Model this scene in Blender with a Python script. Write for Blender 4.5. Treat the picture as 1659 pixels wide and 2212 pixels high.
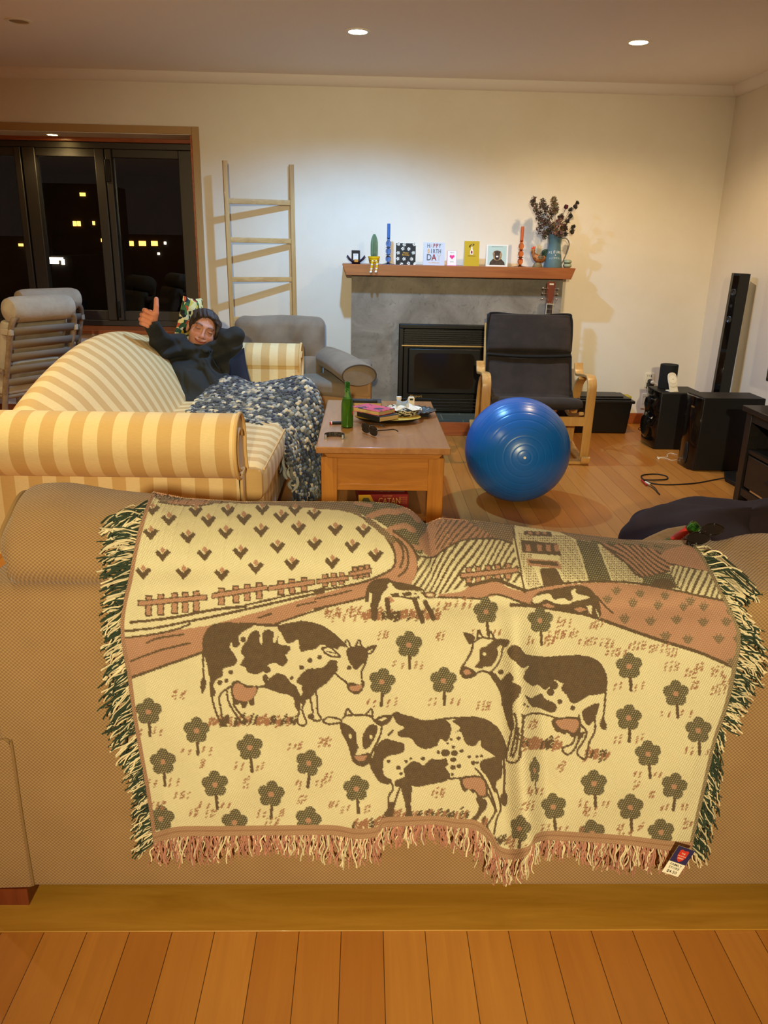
import bpy, bmesh, math, random
import numpy as np
from mathutils import Vector, Matrix, Euler
for o in list(bpy.data.objects): bpy.data.objects.remove(o)
SC = bpy.context.scene; COL = SC.collection
pi = math.pi; R_ = math.radians
rng = random.Random(7); nr = np.random.RandomState(5)
# ------------------------------------------------------------------ camera
F, TH, PS, RO, CH = 1723., .3245, .0286, .0204, 1.35
fw = np.array([math.cos(TH)*math.sin(PS), math.cos(TH)*math.cos(PS), -math.sin(TH)])
r0 = np.array([math.cos(PS), -math.sin(PS), 0.]); u0 = np.cross(r0, fw)
cr = r0*math.cos(RO)+u0*math.sin(RO); cu = u0*math.cos(RO)-r0*math.sin(RO)
cd = bpy.data.cameras.new('camera'); cam = bpy.data.objects.new('camera', cd); COL.objects.link(cam)
cam.matrix_world = Matrix(((cr[0], cu[0], -fw[0], 0), (cr[1], cu[1], -fw[1], 0), (cr[2], cu[2], -fw[2], CH), (0, 0, 0, 1)))
cd.sensor_fit = 'HORIZONTAL'; cd.sensor_width = 36; cd.lens = F/1659*36; cd.clip_start = .02; cd.clip_end = 300
SC.camera = cam
def ray(x, y): return fw+cr*(x-829.5)/F-cu*(y-1106)/F
def at(x, y, X=None, Y=None, Z=None):           # a point seen at a pixel, on a plane of the room
    d = ray(x, y); t = X/d[0] if X is not None else Y/d[1] if Y is not None else (Z-CH)/d[2]
    return d*t+np.array([0, 0, CH])
def proj(P):
    q = np.asarray(P, float)-np.array([0, 0, CH]); w = q@fw
    return 829.5+F*(q@cr)/w, 1106-F*(q@cu)/w
# ------------------------------------------------------------------ world, exposure, lights
w = bpy.data.worlds.new('night'); SC.world = w; w.use_nodes = True
w.node_tree.nodes['Background'].inputs[0].default_value = (.010, .009, .008, 1)
w.node_tree.nodes['Background'].inputs[1].default_value = .35
vs = SC.view_settings; vs.view_transform = 'Standard'; vs.look = 'None'; vs.gamma = 1; vs.use_curve_mapping = False
vs.exposure = 0.72
WARM, COOL, AMBER = (1, .74, .43), (.24, .55, 1), (1, .80, .44)
def spot(loc, power, col, ang=130, blend=.8, rad=.04, parent=None, aim=None):
    l = bpy.data.lights.new('spot', 'SPOT'); l.energy = power; l.color = col; l.spot_size = R_(ang); l.spot_blend = blend
    l.shadow_soft_size = rad; o = bpy.data.objects.new('light', l); COL.objects.link(o); o.location = loc
    if aim is not None: o.rotation_euler = (Vector(aim)-Vector(loc)).to_track_quat('-Z', 'Y').to_euler()
    if parent: o.parent = parent; o.location = Vector(loc)-parent.location
    return o
LIGHTS = dict(cool=(104, COOL), warm=(40, WARM))
# lamps out of frame: ceiling downlights, an aimed kitchen spot, an added dining fill
for (x, y, z, p, c, a, aim) in ((1.0, 1.22, 2.44, 7, (1, .82, .42), 140, None), (-1.6, 2.75, 2.44, 64, (1, .88, .46), 140, None), (-.1, -2.4, 2.1, 540, (1, .88, .55), 51, (.1, 1.4, 1.10)), (-3.3, 3.4, 2.44, 62, (1, .72, .40), 140, None), (1.9, -1.2, 2.44, 14, (1, .85, .5), 140, None)):  # kitchen cone narrowed to spare the floor, dining lamp added to brighten left wall
    spot((x, y, z), p, c, a, .9 if aim else .7, .06, None, aim)
# ------------------------------------------------------------------ helpers
def lin(h):
    if not isinstance(h, str): return tuple(h)
    h = h.lstrip('#'); v = [int(h[i:i+2], 16)/255 for i in (0, 2, 4)]
    return tuple(c/12.92 if c <= .04045 else ((c+.055)/1.055)**2.4 for c in v)
class MB:
    def __init__(s): s.v = []; s.f = []; s.c = []; s.m = []; s.mi = 0
    def add(s, V, Fc, col=None, M=None):
        n = len(s.v)
        if M is not None: V = [tuple(M@Vector(p)) for p in V]
        s.v += [tuple(p) for p in V]; s.f += [tuple(i+n for i in f) for f in Fc]; s.m += [s.mi]*len(Fc)
        if col is not None and len(col) == len(V) and not np.isscalar(col[0]): s.c += [tuple(c) for c in col]
        else: s.c += [tuple(col) if col is not None else (1, 1, 1)]*len(V)
        return s
    def box(s, x0, x1, y0, y1, z0, z1, M=None, col=None):
        V = [(x, y, z) for z in (z0, z1) for y in (y0, y1) for x in (x0, x1)]
        return s.add(V, [(0, 2, 3, 1), (4, 5, 7, 6), (0, 1, 5, 4), (2, 6, 7, 3), (0, 4, 6, 2), (1, 3, 7, 5)], col, M)
    def grid(s, P, cu_=False, cv=False, col=None, M=None):
        P = np.asarray(P, float); m, n = P.shape[:2]; V = P.reshape(-1, 3); Fc = []
        for i in range(m if cu_ else m-1):
            for j in range(n if cv else n-1):
                a, b = i, (i+1) % m; c, d = j, (j+1) % n
                Fc.append((a*n+c, a*n+d, b*n+d, b*n+c))
        return s.add([tuple(v) for v in V], Fc, col, M)
    def tube(s, pts, r, n=8, closed=False, col=None, M=None, cap=True, flat=1.0):
        P = [Vector(p) for p in pts]; k = len(P); rr = r if hasattr(r, '__len__') else [r]*k
        up = None; rings = []
        for i in range(k):
            a = P[(i-1) % k] if closed or i else P[i]; b = P[(i+1) % k] if closed or i < k-1 else P[i]
            t = (b-a).normalized() if (b-a).length > 1e-9 else Vector((0, 0, 1))
            if up is None: up = Vector((0, 0, 1)) if abs(t.z) < .9 else Vector((1, 0, 0))
            up = up-t*up.dot(t); up.normalize(); sd = t.cross(up)
            rings.append([P[i]+(up*math.cos(2*pi*j/n)*flat+sd*math.sin(2*pi*j/n))*rr[i] for j in range(n)])
        V = [p for q in rings for p in q]; Fc = []
        for i in range(k if closed else k-1):
            for j in range(n): a = i*n; b = ((i+1) % k)*n; Fc.append((a+j, a+(j+1) % n, b+(j+1) % n, b+j))
        if cap and not closed: Fc += [tuple(range(n))[::-1], tuple((k-1)*n+j for j in range(n))]
        return s.add(V, Fc, col, M)
    def sweep(s, pts, prof, side, closed=False, M=None, col=None):      # prof: (across, out) ; side: fixed across vector
        P = [Vector(p) for p in pts]; sd = Vector(side).normalized(); k = len(P); n = len(prof); V = []
        for i in range(k):
            a = P[(i-1) % k] if closed or i else P[i]; b = P[(i+1) % k] if closed or i < k-1 else P[i]
            t = (b-a).normalized(); nn = t.cross(sd).normalized()
            V += [P[i]+sd*u+nn*v for u, v in prof]
        Fc = []
        for i in range(k if closed else k-1):
            for j in range(n): a = i*n; b = ((i+1) % k)*n; Fc.append((a+j, a+(j+1) % n, b+(j+1) % n, b+j))
        if not closed: Fc += [tuple(range(n))[::-1], tuple((k-1)*n+j for j in range(n))]
        return s.add(V, Fc, col, M)
    def lathe(s, prof, n=24, M=None, col=None, sx=1., sy=1.):
        V = []; Fc = []; k = len(prof)
        for (r, z) in prof: V += [(r*math.cos(2*pi*j/n)*sx, r*math.sin(2*pi*j/n)*sy, z) for j in range(n)]
        for i in range(k-1):
            for j in range(n): Fc.append((i*n+j, i*n+(j+1) % n, (i+1)*n+(j+1) % n, (i+1)*n+j))
        if prof[0][0] > 1e-6: Fc.append(tuple(range(n))[::-1])
        if prof[-1][0] > 1e-6: Fc.append(tuple((k-1)*n+j for j in range(n)))
        return s.add(V, Fc, col, M)
    def ell(s, c, r, n=16, M=None, col=None):
        m = n//2; V = [(0, 0, -1)]+[(math.sin(pi*i/m)*math.cos(2*pi*j/n), math.sin(pi*i/m)*math.sin(2*pi*j/n), -math.cos(pi*i/m)) for i in range(1, m) for j in range(n)]+[(0, 0, 1)]
        rr = r if hasattr(r, '__len__') else (r, r, r); Fc = []
        for j in range(n): Fc.append((0, 1+(j+1) % n, 1+j))
        for i in range(m-2):
            for j in range(n): a = 1+i*n; b = a+n; Fc.append((a+j, a+(j+1) % n, b+(j+1) % n, b+j))
        a = 1+(m-2)*n; L = len(V)-1
        for j in range(n): Fc.append((a+j, a+(j+1) % n, L))
        T = Matrix.Translation(c)
        return s.add([(x*rr[0], y*rr[1], z*rr[2]) for x, y, z in V], Fc, col, (M@T) if M is not None else T)
    def prism(s, poly, h0, h1, ax='z', M=None, col=None):               # polygon extruded along an axis
        g = {'z': lambda a, b, h: (a, b, h), 'y': lambda a, b, h: (a, h, b), 'x': lambda a, b, h: (h, a, b)}[ax]; n = len(poly)
        V = [g(a, b, h0) for a, b in poly]+[g(a, b, h1) for a, b in poly]
        return s.add(V, [tuple(range(n))[::-1], tuple(range(n, 2*n))]+[(i, (i+1) % n, n+(i+1) % n, n+i) for i in range(n)], col, M)
    def rbox(s, c, size, r, n=12, bulge=(0, 0, 0), fn=None, M=None, col=None):   # soft rounded box
        hx, hy, hz = [q/2 for q in size]; h = np.array([hx, hy, hz]); inn = np.maximum(h-r, 1e-4)
        base = np.linspace(-1, 1, n+1); g = np.sign(base)*np.abs(base)**.8
        V = []; Fc = []; idx = {}
        def vid(i, j, k):
            key = (i, j, k)
            if key not in idx:
                p = np.array([g[i], g[j], g[k]])*h; q = np.clip(p, -inn, inn); d = p-q; L = np.linalg.norm(d)
                if L > 1e-9: p = q+d/L*r
                u = p/h; b = 1-np.clip(u*u, 0, 1)
                p = p+np.array([bulge[0]*u[0]*b[1]*b[2], bulge[1]*u[1]*b[0]*b[2], bulge[2]*u[2]*b[0]*b[1]])
                if fn: p = np.array(fn(p))
                idx[key] = len(V); V.append(tuple(p+np.array(c)))
            return idx[key]
        for a in range(n):
            for b in range(n):
                for e, fl in ((0, 0), (n, 1)):
                    for q in ([vid(e, a, b), vid(e, a+1, b), vid(e, a+1, b+1), vid(e, a, b+1)], [vid(b, e, a), vid(b, e, a+1), vid(b+1, e, a+1), vid(b+1, e, a)], [vid(a, b, e), vid(a+1, b, e), vid(a+1, b+1, e), vid(a, b+1, e)]):
                        Fc.append(tuple(q) if fl else tuple(q[::-1]))
        return s.add(V, Fc, col, M)
    def build(s, name, mat, parent=None, world=False, bevel=0, bseg=2, sub=0, flat=False, kind=None, angle=40, solid=0, label=None):
        me = bpy.data.meshes.new(name)
        off = Vector((0, 0, 0))
        if world and parent is not None:
            q = parent
            while q is not None: off += q.location; q = q.parent
        me.from_pydata([tuple(Vector(p)-off) for p in s.v], [], s.f)
        for m_ in (mat if isinstance(mat, (list, tuple)) else [mat]): me.materials.append(m_)
        if max(s.m, default=0): me.polygons.foreach_set('material_index', s.m)
        if any(c != (1, 1, 1) for c in s.c):
            a = me.color_attributes.new('Col', 'FLOAT_COLOR', 'POINT')
            a.data.foreach_set('color', np.c_[np.array(s.c)[:, :3], np.ones(len(s.c))].astype(np.float32).ravel())
        bm = bmesh.new(); bm.from_mesh(me); bmesh.ops.recalc_face_normals(bm, faces=bm.faces); bm.to_mesh(me); bm.free()
        if not flat:
            me.polygons.foreach_set('use_smooth', [True]*len(me.polygons)); me.set_sharp_from_angle(angle=R_(angle))
        o = bpy.data.objects.new(name, me); COL.objects.link(o)
        if parent is not None: o.parent = parent
        if bevel:
            b = o.modifiers.new('bevel', 'BEVEL'); b.width = bevel; b.segments = bseg; b.limit_method = 'ANGLE'; b.angle_limit = R_(40)
            b.harden_normals = False
        if solid: q = o.modifiers.new('solid', 'SOLIDIFY'); q.thickness = solid; q.offset = 0
        if sub: q = o.modifiers.new('sub', 'SUBSURF'); q.levels = sub; q.render_levels = sub
        if kind: o['kind'] = kind
        if label: o['label'] = label
        return o
def thing(name, label, cat, loc=(0, 0, 0), rz=0, group=None):
    o = bpy.data.objects.new(name, None); COL.objects.link(o); o.location = loc; o.rotation_euler = (0, 0, rz); o.empty_display_size = .05
    o['label'] = label; o['category'] = cat
    if group: o['group'] = group
    return o
def tag(o, label, cat, group=None, kind=None):
    o['label'] = label; o['category'] = cat
    if group: o['group'] = group
    if kind: o['kind'] = kind
    return o
def T(x, y, z, rz=0, rx=0, ry=0): return Matrix.Translation((x, y, z))@Euler((rx, ry, rz)).to_matrix().to_4x4()
def dup(root, loc, rz=0, label=None, group=None):
    def cp(o, par):
        c = o.copy(); COL.objects.link(c)
        if par is not None: c.parent = par
        for ch in list(o.children): cp(ch, c)
        return c
    r = cp(root, None); r.location = loc; r.rotation_euler = (0, 0, rz)
    if label: r['label'] = label
    if group: r['group'] = group
    return r
def smooth_path(pts, n=8, closed=False):         # Catmull-Rom
    P = [np.array(p, float) for p in pts]; k = len(P); out = []
    rg = range(k) if closed else range(k-1)
    for i in rg:
        a, b, c, d = (P[(i-1) % k], P[i], P[(i+1) % k], P[(i+2) % k]) if closed else (P[max(i-1, 0)], P[i], P[i+1], P[min(i+2, k-1)])
        for j in range(n):
            t = j/n; out.append(.5*(2*b+(c-a)*t+(2*a-5*b+4*c-d)*t*t+(3*b-a-3*c+d)*t**3))
    if not closed: out.append(P[-1])
    return out
def rr_prof(w_, t_, r, n=4):                    # rounded rectangle profile
    out = []
    for cx, cy, a0 in ((w_/2-r, t_/2-r, 0), (-w_/2+r, t_/2-r, 90), (-w_/2+r, -t_/2+r, 180), (w_/2-r, -t_/2+r, 270)):
        for i in range(n+1): a = R_(a0+90*i/n); out.append((cx+r*math.cos(a), cy+r*math.sin(a)))
    return out
# ------------------------------------------------------------------ materials
def nodes(name):
    m = bpy.data.materials.new(name); m.use_nodes = True; nt = m.node_tree; b = nt.nodes['Principled BSDF']
    def N(t, **kw):
        n = nt.nodes.new(t)
        for k, v in kw.items():
            if k in n.inputs.keys(): n.inputs[k].default_value = v
            else: setattr(n, k, v)
        return n
    L = lambda a, b_: nt.links.new(a, b_)
    return m, nt, b, N, L
def mixc(N, L, fac, a, b, mode='MIX'):
    x = N('ShaderNodeMix', data_type='RGBA', blend_type=mode)
    for sock, v in ((x.inputs[0], fac), (x.inputs[6], a), (x.inputs[7], b)):
        if hasattr(v, 'is_linked') or hasattr(v, 'node'): L(v, sock)
        elif isinstance(v, (int, float)): sock.default_value = v
        else: sock.default_value = (*lin(v), 1)
    return x.outputs[2]
def mth(N, L, op, a, b=None, c=None):
    x = N('ShaderNodeMath', operation=op)
    for i, v in enumerate((a, b, c)):
        if v is None: continue
        if hasattr(v, 'node'): L(v, x.inputs[i])
        else: x.inputs[i].default_value = v
    return x.outputs[0]
MATS = {}
def mat(name, col=None, rough=.6, metal=0, var=None, bump=None, trans=0, ior=1.45, emit=None, coat=0, sheen=0, vcol=False, alpha=None, spec=None, stretch=None):
    """var=(colour2, scale, lo, hi)  bump=(scale, strength)"""
    if name in MATS: return MATS[name]
    m, nt, b, N, L = nodes(name); MATS[name] = m
    tc = N('ShaderNodeTexCoord').outputs['Object']
    if stretch: mp = N('ShaderNodeMapping'); mp.inputs['Scale'].default_value = stretch; L(tc, mp.inputs[0]); tc = mp.outputs[0]
    if vcol: base = N('ShaderNodeVertexColor', layer_name='Col').outputs[0]
    else: base = None; b.inputs['Base Color'].default_value = (*lin(col), 1)
    if var:
        n = N('ShaderNodeTexNoise', Scale=var[1], Detail=5., Roughness=.6); L(tc, n.inputs[0])
        mr = N('ShaderNodeMapRange'); mr.inputs[1].default_value = var[2] if len(var) > 2 else .35; mr.inputs[2].default_value = var[3] if len(var) > 3 else .65
        L(n.outputs[0], mr.inputs[0]); base = mixc(N, L, mr.outputs[0], base if base is not None else col, var[0])
    if base is not None: L(base, b.inputs['Base Color'])
    b.inputs['Roughness'].default_value = rough; b.inputs['Metallic'].default_value = metal; b.inputs['IOR'].default_value = ior
    b.inputs['Transmission Weight'].default_value = trans; b.inputs['Coat Weight'].default_value = coat; b.inputs['Sheen Weight'].default_value = sheen
    if spec is not None: b.inputs['Specular IOR Level'].default_value = spec
    if bump:
        n = N('ShaderNodeTexNoise', Scale=bump[0], Detail=4.); L(tc, n.inputs[0])
        bp = N('ShaderNodeBump', Strength=bump[1], Distance=.01); L(n.outputs[0], bp.inputs['Height']); L(bp.outputs[0], b.inputs['Normal'])
    if emit: b.inputs['Emission Color'].default_value = (*lin(emit[0]), 1); b.inputs['Emission Strength'].default_value = emit[1]
    return m
def wood(name, c1, c2, rough=.4, axis='x', scale=1., coat=0.1):
    m, nt, b, N, L = nodes(name); tc = N('ShaderNodeTexCoord').outputs['Object']; mp = N('ShaderNodeMapping')
    mp.inputs['Scale'].default_value = {'x': (2, 22, 22), 'y': (22, 2, 22), 'z': (22, 22, 2)}[axis]; L(tc, mp.inputs[0])
    n = N('ShaderNodeTexNoise', Scale=scale, Detail=6., Roughness=.65, Distortion=1.2); L(mp.outputs[0], n.inputs[0])
    mr = N('ShaderNodeMapRange'); mr.inputs[1].default_value = .3; mr.inputs[2].default_value = .7; L(n.outputs[0], mr.inputs[0])
    L(mixc(N, L, mr.outputs[0], c1, c2), b.inputs['Base Color']); b.inputs['Roughness'].default_value = rough; b.inputs['Coat Weight'].default_value = coat
    bp = N('ShaderNodeBump', Strength=.06, Distance=.004); L(n.outputs[0], bp.inputs['Height']); L(bp.outputs[0], b.inputs['Normal'])
    return m
def weave(name, c1, c2, pitch, rough=.9, strength=.6, base_attr=False):   # basket weave in object space
    m, nt, b, N, L = nodes(name); tc = N('ShaderNodeTexCoord').outputs['Object']; sp = N('ShaderNodeSeparateXYZ'); L(tc, sp.inputs[0])
    k = 2*pi/pitch
    # use x(+y) across and z(+y) up so that both vertical and horizontal faces show the weave
    a = mth(N, L, 'SINE', mth(N, L, 'MULTIPLY', sp.outputs[0], k)); yz = mth(N, L, 'ADD', sp.outputs[2], mth(N, L, 'MULTIPLY', sp.outputs[1], .9))
    c = mth(N, L, 'SINE', mth(N, L, 'MULTIPLY', yz, k*1.0))
    ch = mth(N, L, 'MULTIPLY', a, c)
    h = mth(N, L, 'ADD', mth(N, L, 'MULTIPLY', ch, .5), .5)
    n = N('ShaderNodeTexNoise', Scale=9., Detail=5.); L(tc, n.inputs[0])
    h2 = mth(N, L, 'ADD', mth(N, L, 'MULTIPLY', h, .7), mth(N, L, 'MULTIPLY', n.outputs[0], .35))
    L(mixc(N, L, h2, c1, c2), b.inputs['Base Color']); b.inputs['Roughness'].default_value = rough; b.inputs['Sheen Weight'].default_value = .15
    bp = N('ShaderNodeBump', Strength=strength, Distance=.0025); L(h, bp.inputs['Height']); L(bp.outputs[0], b.inputs['Normal'])
    return m
def stripes(name, c1, c2, axis, width, off=0, rough=.75, lean=0):
    m, nt, b, N, L = nodes(name); tc = N('ShaderNodeTexCoord').outputs['Object']; sp = N('ShaderNodeSeparateXYZ'); L(tc, sp.inputs[0])
    v = sp.outputs['xyz'.index(axis)]
    n = N('ShaderNodeTexNoise', Scale=3., Detail=2.); L(tc, n.inputs[0])
    v = mth(N, L, 'ADD', v, mth(N, L, 'MULTIPLY', n.outputs[0], .008))
    s_ = mth(N, L, 'SINE', mth(N, L, 'MULTIPLY', mth(N, L, 'ADD', v, off), pi/width))
    mr = N('ShaderNodeMapRange'); mr.inputs[1].default_value = -.04; mr.inputs[2].default_value = .04; L(s_, mr.inputs[0])
    n2 = N('ShaderNodeTexNoise', Scale=60., Detail=3.); mp = N('ShaderNodeMapping'); mp.inputs['Scale'].default_value = (1, 1, 6); L(tc, mp.inputs[0]); L(mp.outputs[0], n2.inputs[0])
    c = mixc(N, L, mr.outputs[0], c1, c2); c = mixc(N, L, mth(N, L, 'MULTIPLY', n2.outputs[0], .18), c, '#6b4a20')
    L(c, b.inputs['Base Color']); b.inputs['Roughness'].default_value = rough; b.inputs['Sheen Weight'].default_value = .1
    bp = N('ShaderNodeBump', Strength=.15, Distance=.003); L(n2.outputs[0], bp.inputs['Height']); L(bp.outputs[0], b.inputs['Normal'])
    return m
# ================================================================== the setting
WX, WY, CZ = 2.665, 6.36, 2.465
M_wall = mat('wall_paint', '#efe6d6', .75, var=('#e8ddca', 1.3), bump=(90, .05))
M_ceil = mat('ceiling_paint', '#f4ebe2', .85)
M_trimp = mat('painted_trim', '#b08a56', .45)
M_rimu = wood('rimu_timber', '#8a3f16', '#b4602a', .4, 'x', 1.2)
def floor_mat():
    m, nt, b, N, L = nodes('matai_floorboards'); tc = N('ShaderNodeTexCoord').outputs['Object']; sp = N('ShaderNodeSeparateXYZ'); L(tc, sp.inputs[0])
    px = mth(N, L, 'DIVIDE', mth(N, L, 'ADD', sp.outputs[0], .034), .0868); pid = mth(N, L, 'FLOOR', px); fx = mth(N, L, 'FRACT', px)
    wn = N('ShaderNodeTexWhiteNoise', noise_dimensions='1D'); L(pid, wn.inputs['W'])
    py = mth(N, L, 'DIVIDE', mth(N, L, 'ADD', sp.outputs[1], mth(N, L, 'MULTIPLY', wn.outputs[0], 7.)), 3.1); fy = mth(N, L, 'FRACT', py)
    cb = N('ShaderNodeCombineXYZ'); L(pid, cb.inputs[0]); L(mth(N, L, 'FLOOR', py), cb.inputs[1])
    w2 = N('ShaderNodeTexWhiteNoise', noise_dimensions='2D'); L(cb.outputs[0], w2.inputs['Vector'])
    mp = N('ShaderNodeMapping'); mp.inputs['Scale'].default_value = (26, 1.6, 1); L(tc, mp.inputs[0])
    ad = N('ShaderNodeVectorMath', operation='ADD'); L(mp.outputs[0], ad.inputs[0]); L(w2.outputs['Color'], ad.inputs[1])
    g = N('ShaderNodeTexNoise', Scale=1.3, Detail=6., Roughness=.65, Distortion=.9); L(ad.outputs[0], g.inputs[0])
    c = mixc(N, L, w2.outputs[0], '#b46c1e', '#cc8836'); c = mixc(N, L, mth(N, L, 'MULTIPLY', mth(N, L, 'SUBTRACT', g.outputs[0], .3), .9), c, '#8f4a1a')
    blot = N('ShaderNodeTexNoise', Scale=2.2, Detail=2.); L(tc, blot.inputs[0]); c = mixc(N, L, mth(N, L, 'MULTIPLY', blot.outputs[0], .22), c, '#e0a860')
    e = mth(N, L, 'MAXIMUM', mth(N, L, 'ABSOLUTE', mth(N, L, 'SUBTRACT', fx, .5)), mth(N, L, 'SUBTRACT', .5, mth(N, L, 'MULTIPLY', mth(N, L, 'SUBTRACT', .5, mth(N, L, 'ABSOLUTE', mth(N, L, 'SUBTRACT', fy, .5))), 36.)))
    gap = N('ShaderNodeMapRange'); gap.inputs[1].default_value = .486; gap.inputs[2].default_value = .497; L(e, gap.inputs[0])
    c = mixc(N, L, gap.outputs[0], c, '#3a1a08'); L(c, b.inputs['Base Color'])
    r = mth(N, L, 'ADD', .30, mth(N, L, 'MULTIPLY', blot.outputs[0], .18)); L(r, b.inputs['Roughness'])
    bp = N('ShaderNodeBump', Strength=.25, Distance=.002, invert=True); L(gap.outputs[0], bp.inputs['Height']); L(bp.outputs[0], b.inputs['Normal'])
    return m
def struct(name, mb, m, parent=None, **k):
    o = mb.build(name, m, parent, **k)
    if parent is None: o['kind'] = 'structure'
    return o
struct('floor', MB().box(-6, WX+.1, -3, WY+.1, -.06, 0), floor_mat(), flat=True)
M_board = wood('pale_threshold_board', '#a8741f', '#c08c34', .4, 'x', .9)
struct('trim_1', MB().box(-6, WX, 1.287, 1.56, 0, .0035), M_board, bevel=.0015)
def knots():
    mb = MB()
    for i in range(26):
        mb.lathe([(0, 0), (.0022, 0), (.0022, .0002), (0, .0003)], 8, T(-.9+i*.075+rng.uniform(-.02, .02), 1.265+rng.choice((0, 0, .045)), .0036 if False else .0001))
    return mb
struct('ceiling', MB().box(-6, WX+.1, -3, WY+.45, CZ, CZ+.1), M_ceil, flat=True)
# back wall with the deep window opening
OX0, OX1, OZ0, OZ1, DEP = -3.5, -1.262, .668, 2.066, .37
wb = MB()
wb.box(-6, OX0, WY, WY+.45, 0, CZ); wb.box(OX1, WX+.1, WY, WY+.45, 0, CZ); wb.box(OX0, OX1, WY, WY+.45, 0, OZ0); wb.box(OX0, OX1, WY, WY+.45, OZ1, CZ)
struct('wall_back', wb, M_wall, flat=True)
struct('wall_right', MB().box(WX, WX+.1, -3, WY, 0, CZ), M_wall, flat=True)
struct('wall_left', MB().box(-6.1, -6, -3, WY, 0, CZ), M_wall, flat=True)
struct('wall_front', MB().box(-6, WX, -3.1, -3, 0, CZ), M_wall, flat=True)
struct('baseboard_back', MB().box(-6, -.11, WY-.018, WY, 0, .085).box(1.49, WX, WY-.018, WY, 0, .085), M_rimu, bevel=.004)
struct('baseboard_right', MB().box(WX-.018, WX, -3, WY-.018, 0, .085), wood('rimu_timber_long', '#8a3f16', '#b4602a', .4, 'y', 1.2), bevel=.004)
cv = MB(); pr_ = [(0, 0), (.012, .002), (.04, .015), (.055, .035), (.06, .06), (0, .06)]
cv.prism([(WY-a*1.05, CZ-.062+b) for a, b in [(0, 0), (.008, 0), (.03, .012), (.05, .032), (.06, .055), (.06, .062), (0, .062)]], -6, WX, 'x')
cv.prism([(WX-a*1.05, CZ-.062+b) for a, b in [(0, 0), (.008, 0), (.03, .012), (.05, .032), (.06, .055), (.06, .062), (0, .062)]], -3, WY, 'y')
struct('trim_2', cv, M_ceil)
struct('trim_3', MB().box(OX1, OX1+.052, WY-.012, WY, OZ0-.03, OZ1+.055).box(OX0, OX1, WY-.012, WY, OZ1+.004, OZ1+.055), M_trimp, bevel=.003)
struct('trim_4', MB().box(OX0, OX1+.012, WY-.03, WY+DEP-.06, OZ0-.022, OZ0+.006).box(OX1-.014, OX1, WY-.012, WY+DEP-.06, OZ0+.006, OZ1).box(OX0, OX1, WY+DEP-.09, WY+DEP-.05, OZ1-.028, OZ1), M_rimu, bevel=.003)
# window: dark aluminium bifold leaves
M_alu = mat('dark_aluminium', '#4c463e', .42, .6); M_pane = mat('window_glass', '#ffffff', 0, trans=1, ior=1.45); M_blk = mat('black_plastic', '#0c0a09', .35)
GY = WY+DEP-.02
win = thing('window_1', 'dark night window of black framed bifold glass leaves', 'window', (-2.4, GY, OZ0+.006)); win['kind'] = 'structure'
def xat(p): return float(at(p, 480, Y=GY)[0])
zt, zb = OZ1-.028, OZ0+.006
posts = [(xat(-120), xat(-95)), (xat(52), xat(66)), (xat(69), xat(96)), (xat(220), xat(240)), (xat(242), xat(256))]
fr = MB(); fr.box(OX0, OX1-.014, GY-.04, GY+.05, zt-.045, zt).box(OX0, OX1-.014, GY-.04, GY+.05, zb, zb+.045).box(xat(398)-.012, OX1-.014, GY-.03, GY+.04, zb+.045, zt-.045)
fr.build('window_frame', M_alu, win, world=True, bevel=.004)
for a, b in posts: MB().box(a, b, GY-.05, GY+.03, zb+.045, zt-.045).build('mullion', M_alu, win, world=True, bevel=.006)
edges = [OX0, posts[0][0], posts[0][1], posts[1][0], posts[2][1], posts[3][0], posts[4][1], xat(398)-.012]
for a, b in ((edges[0], edges[1]), (edges[2], edges[3]), (edges[4], edges[5]), (edges[6], edges[7])):
    lf = MB().box(a, b, GY-.03, GY+.02, zt-.105, zt-.045).box(a, b, GY-.03, GY+.02, zb+.045, zb+.12)
    lo = lf.build('leaf_rail', M_alu, win, world=True, bevel=.004)
    MB().box(a-.005, b+.005, GY-.006, GY, zb+.1, zt-.09).build('pane', M_pane, win, world=True, flat=True)
hd = MB(); hx = (posts[3][1]+posts[4][0])/2+.02; hd.box(hx-.012, hx+.012, GY-.075, GY-.05, zb+.07, zb+.2); hd.box(hx-.02, hx+.02, GY-.06, GY-.05, zt-.28, zt-.12)
hd.build('handle', M_blk, win, world=True, bevel=.004)
# the town outside: dark blocks with lit windows
M_bldg = mat('night_facade', '#15110d', .9); M_lit = mat('lit_window', '#ffd080', .5, emit=('#ffb050', 2.2)); M_lit2 = mat('lit_window_pale', '#ffffff', .5, emit=('#fff0d0', 3))
def block(pxs, Y, top, label, lits):
    x0 = at(pxs[0], 500, Y=Y)[0]; x1 = at(pxs[1], 500, Y=Y)[0]; z1 = at(pxs[0], top, Y=Y)[2]
    t = thing('apartment_block', label, 'building', ((x0+x1)/2, Y, -6), group='buildings outside the window')
    MB().box(x0, x1, Y, Y+3, -6, z1).build('facade', M_bldg, t, world=True, flat=True)
    for (px, py, w_, h_, m_) in lits:
        p = at(px, py, Y=Y); s_ = Y/F*1.05
        MB().box(p[0]-w_*s_/2, p[0]+w_*s_/2, Y-.06, Y+.02, p[2]-h_*s_/2, p[2]+h_*s_/2).build('lit_window', m_, t, world=True, flat=True)
block((100, 232), 34, 395, 'dark apartment block behind the middle window pane with lit windows', [(162, 483, 6, 9, M_lit), (171, 483, 6, 9, M_lit), (203, 482, 4, 7, M_lit), (179, 420, 10, 6, M_lit), (222, 519, 5, 6, M_lit)])
block((252, 390), 42, 505, 'low dark building behind the right window pane with orange windows', [(281, 526, 14, 9, M_lit), (308, 526, 13, 9, M_lit), (334, 526, 12, 9, M_lit), (357, 525, 4, 5, M_lit2), (343, 548, 4, 4, M_lit2)])
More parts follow.
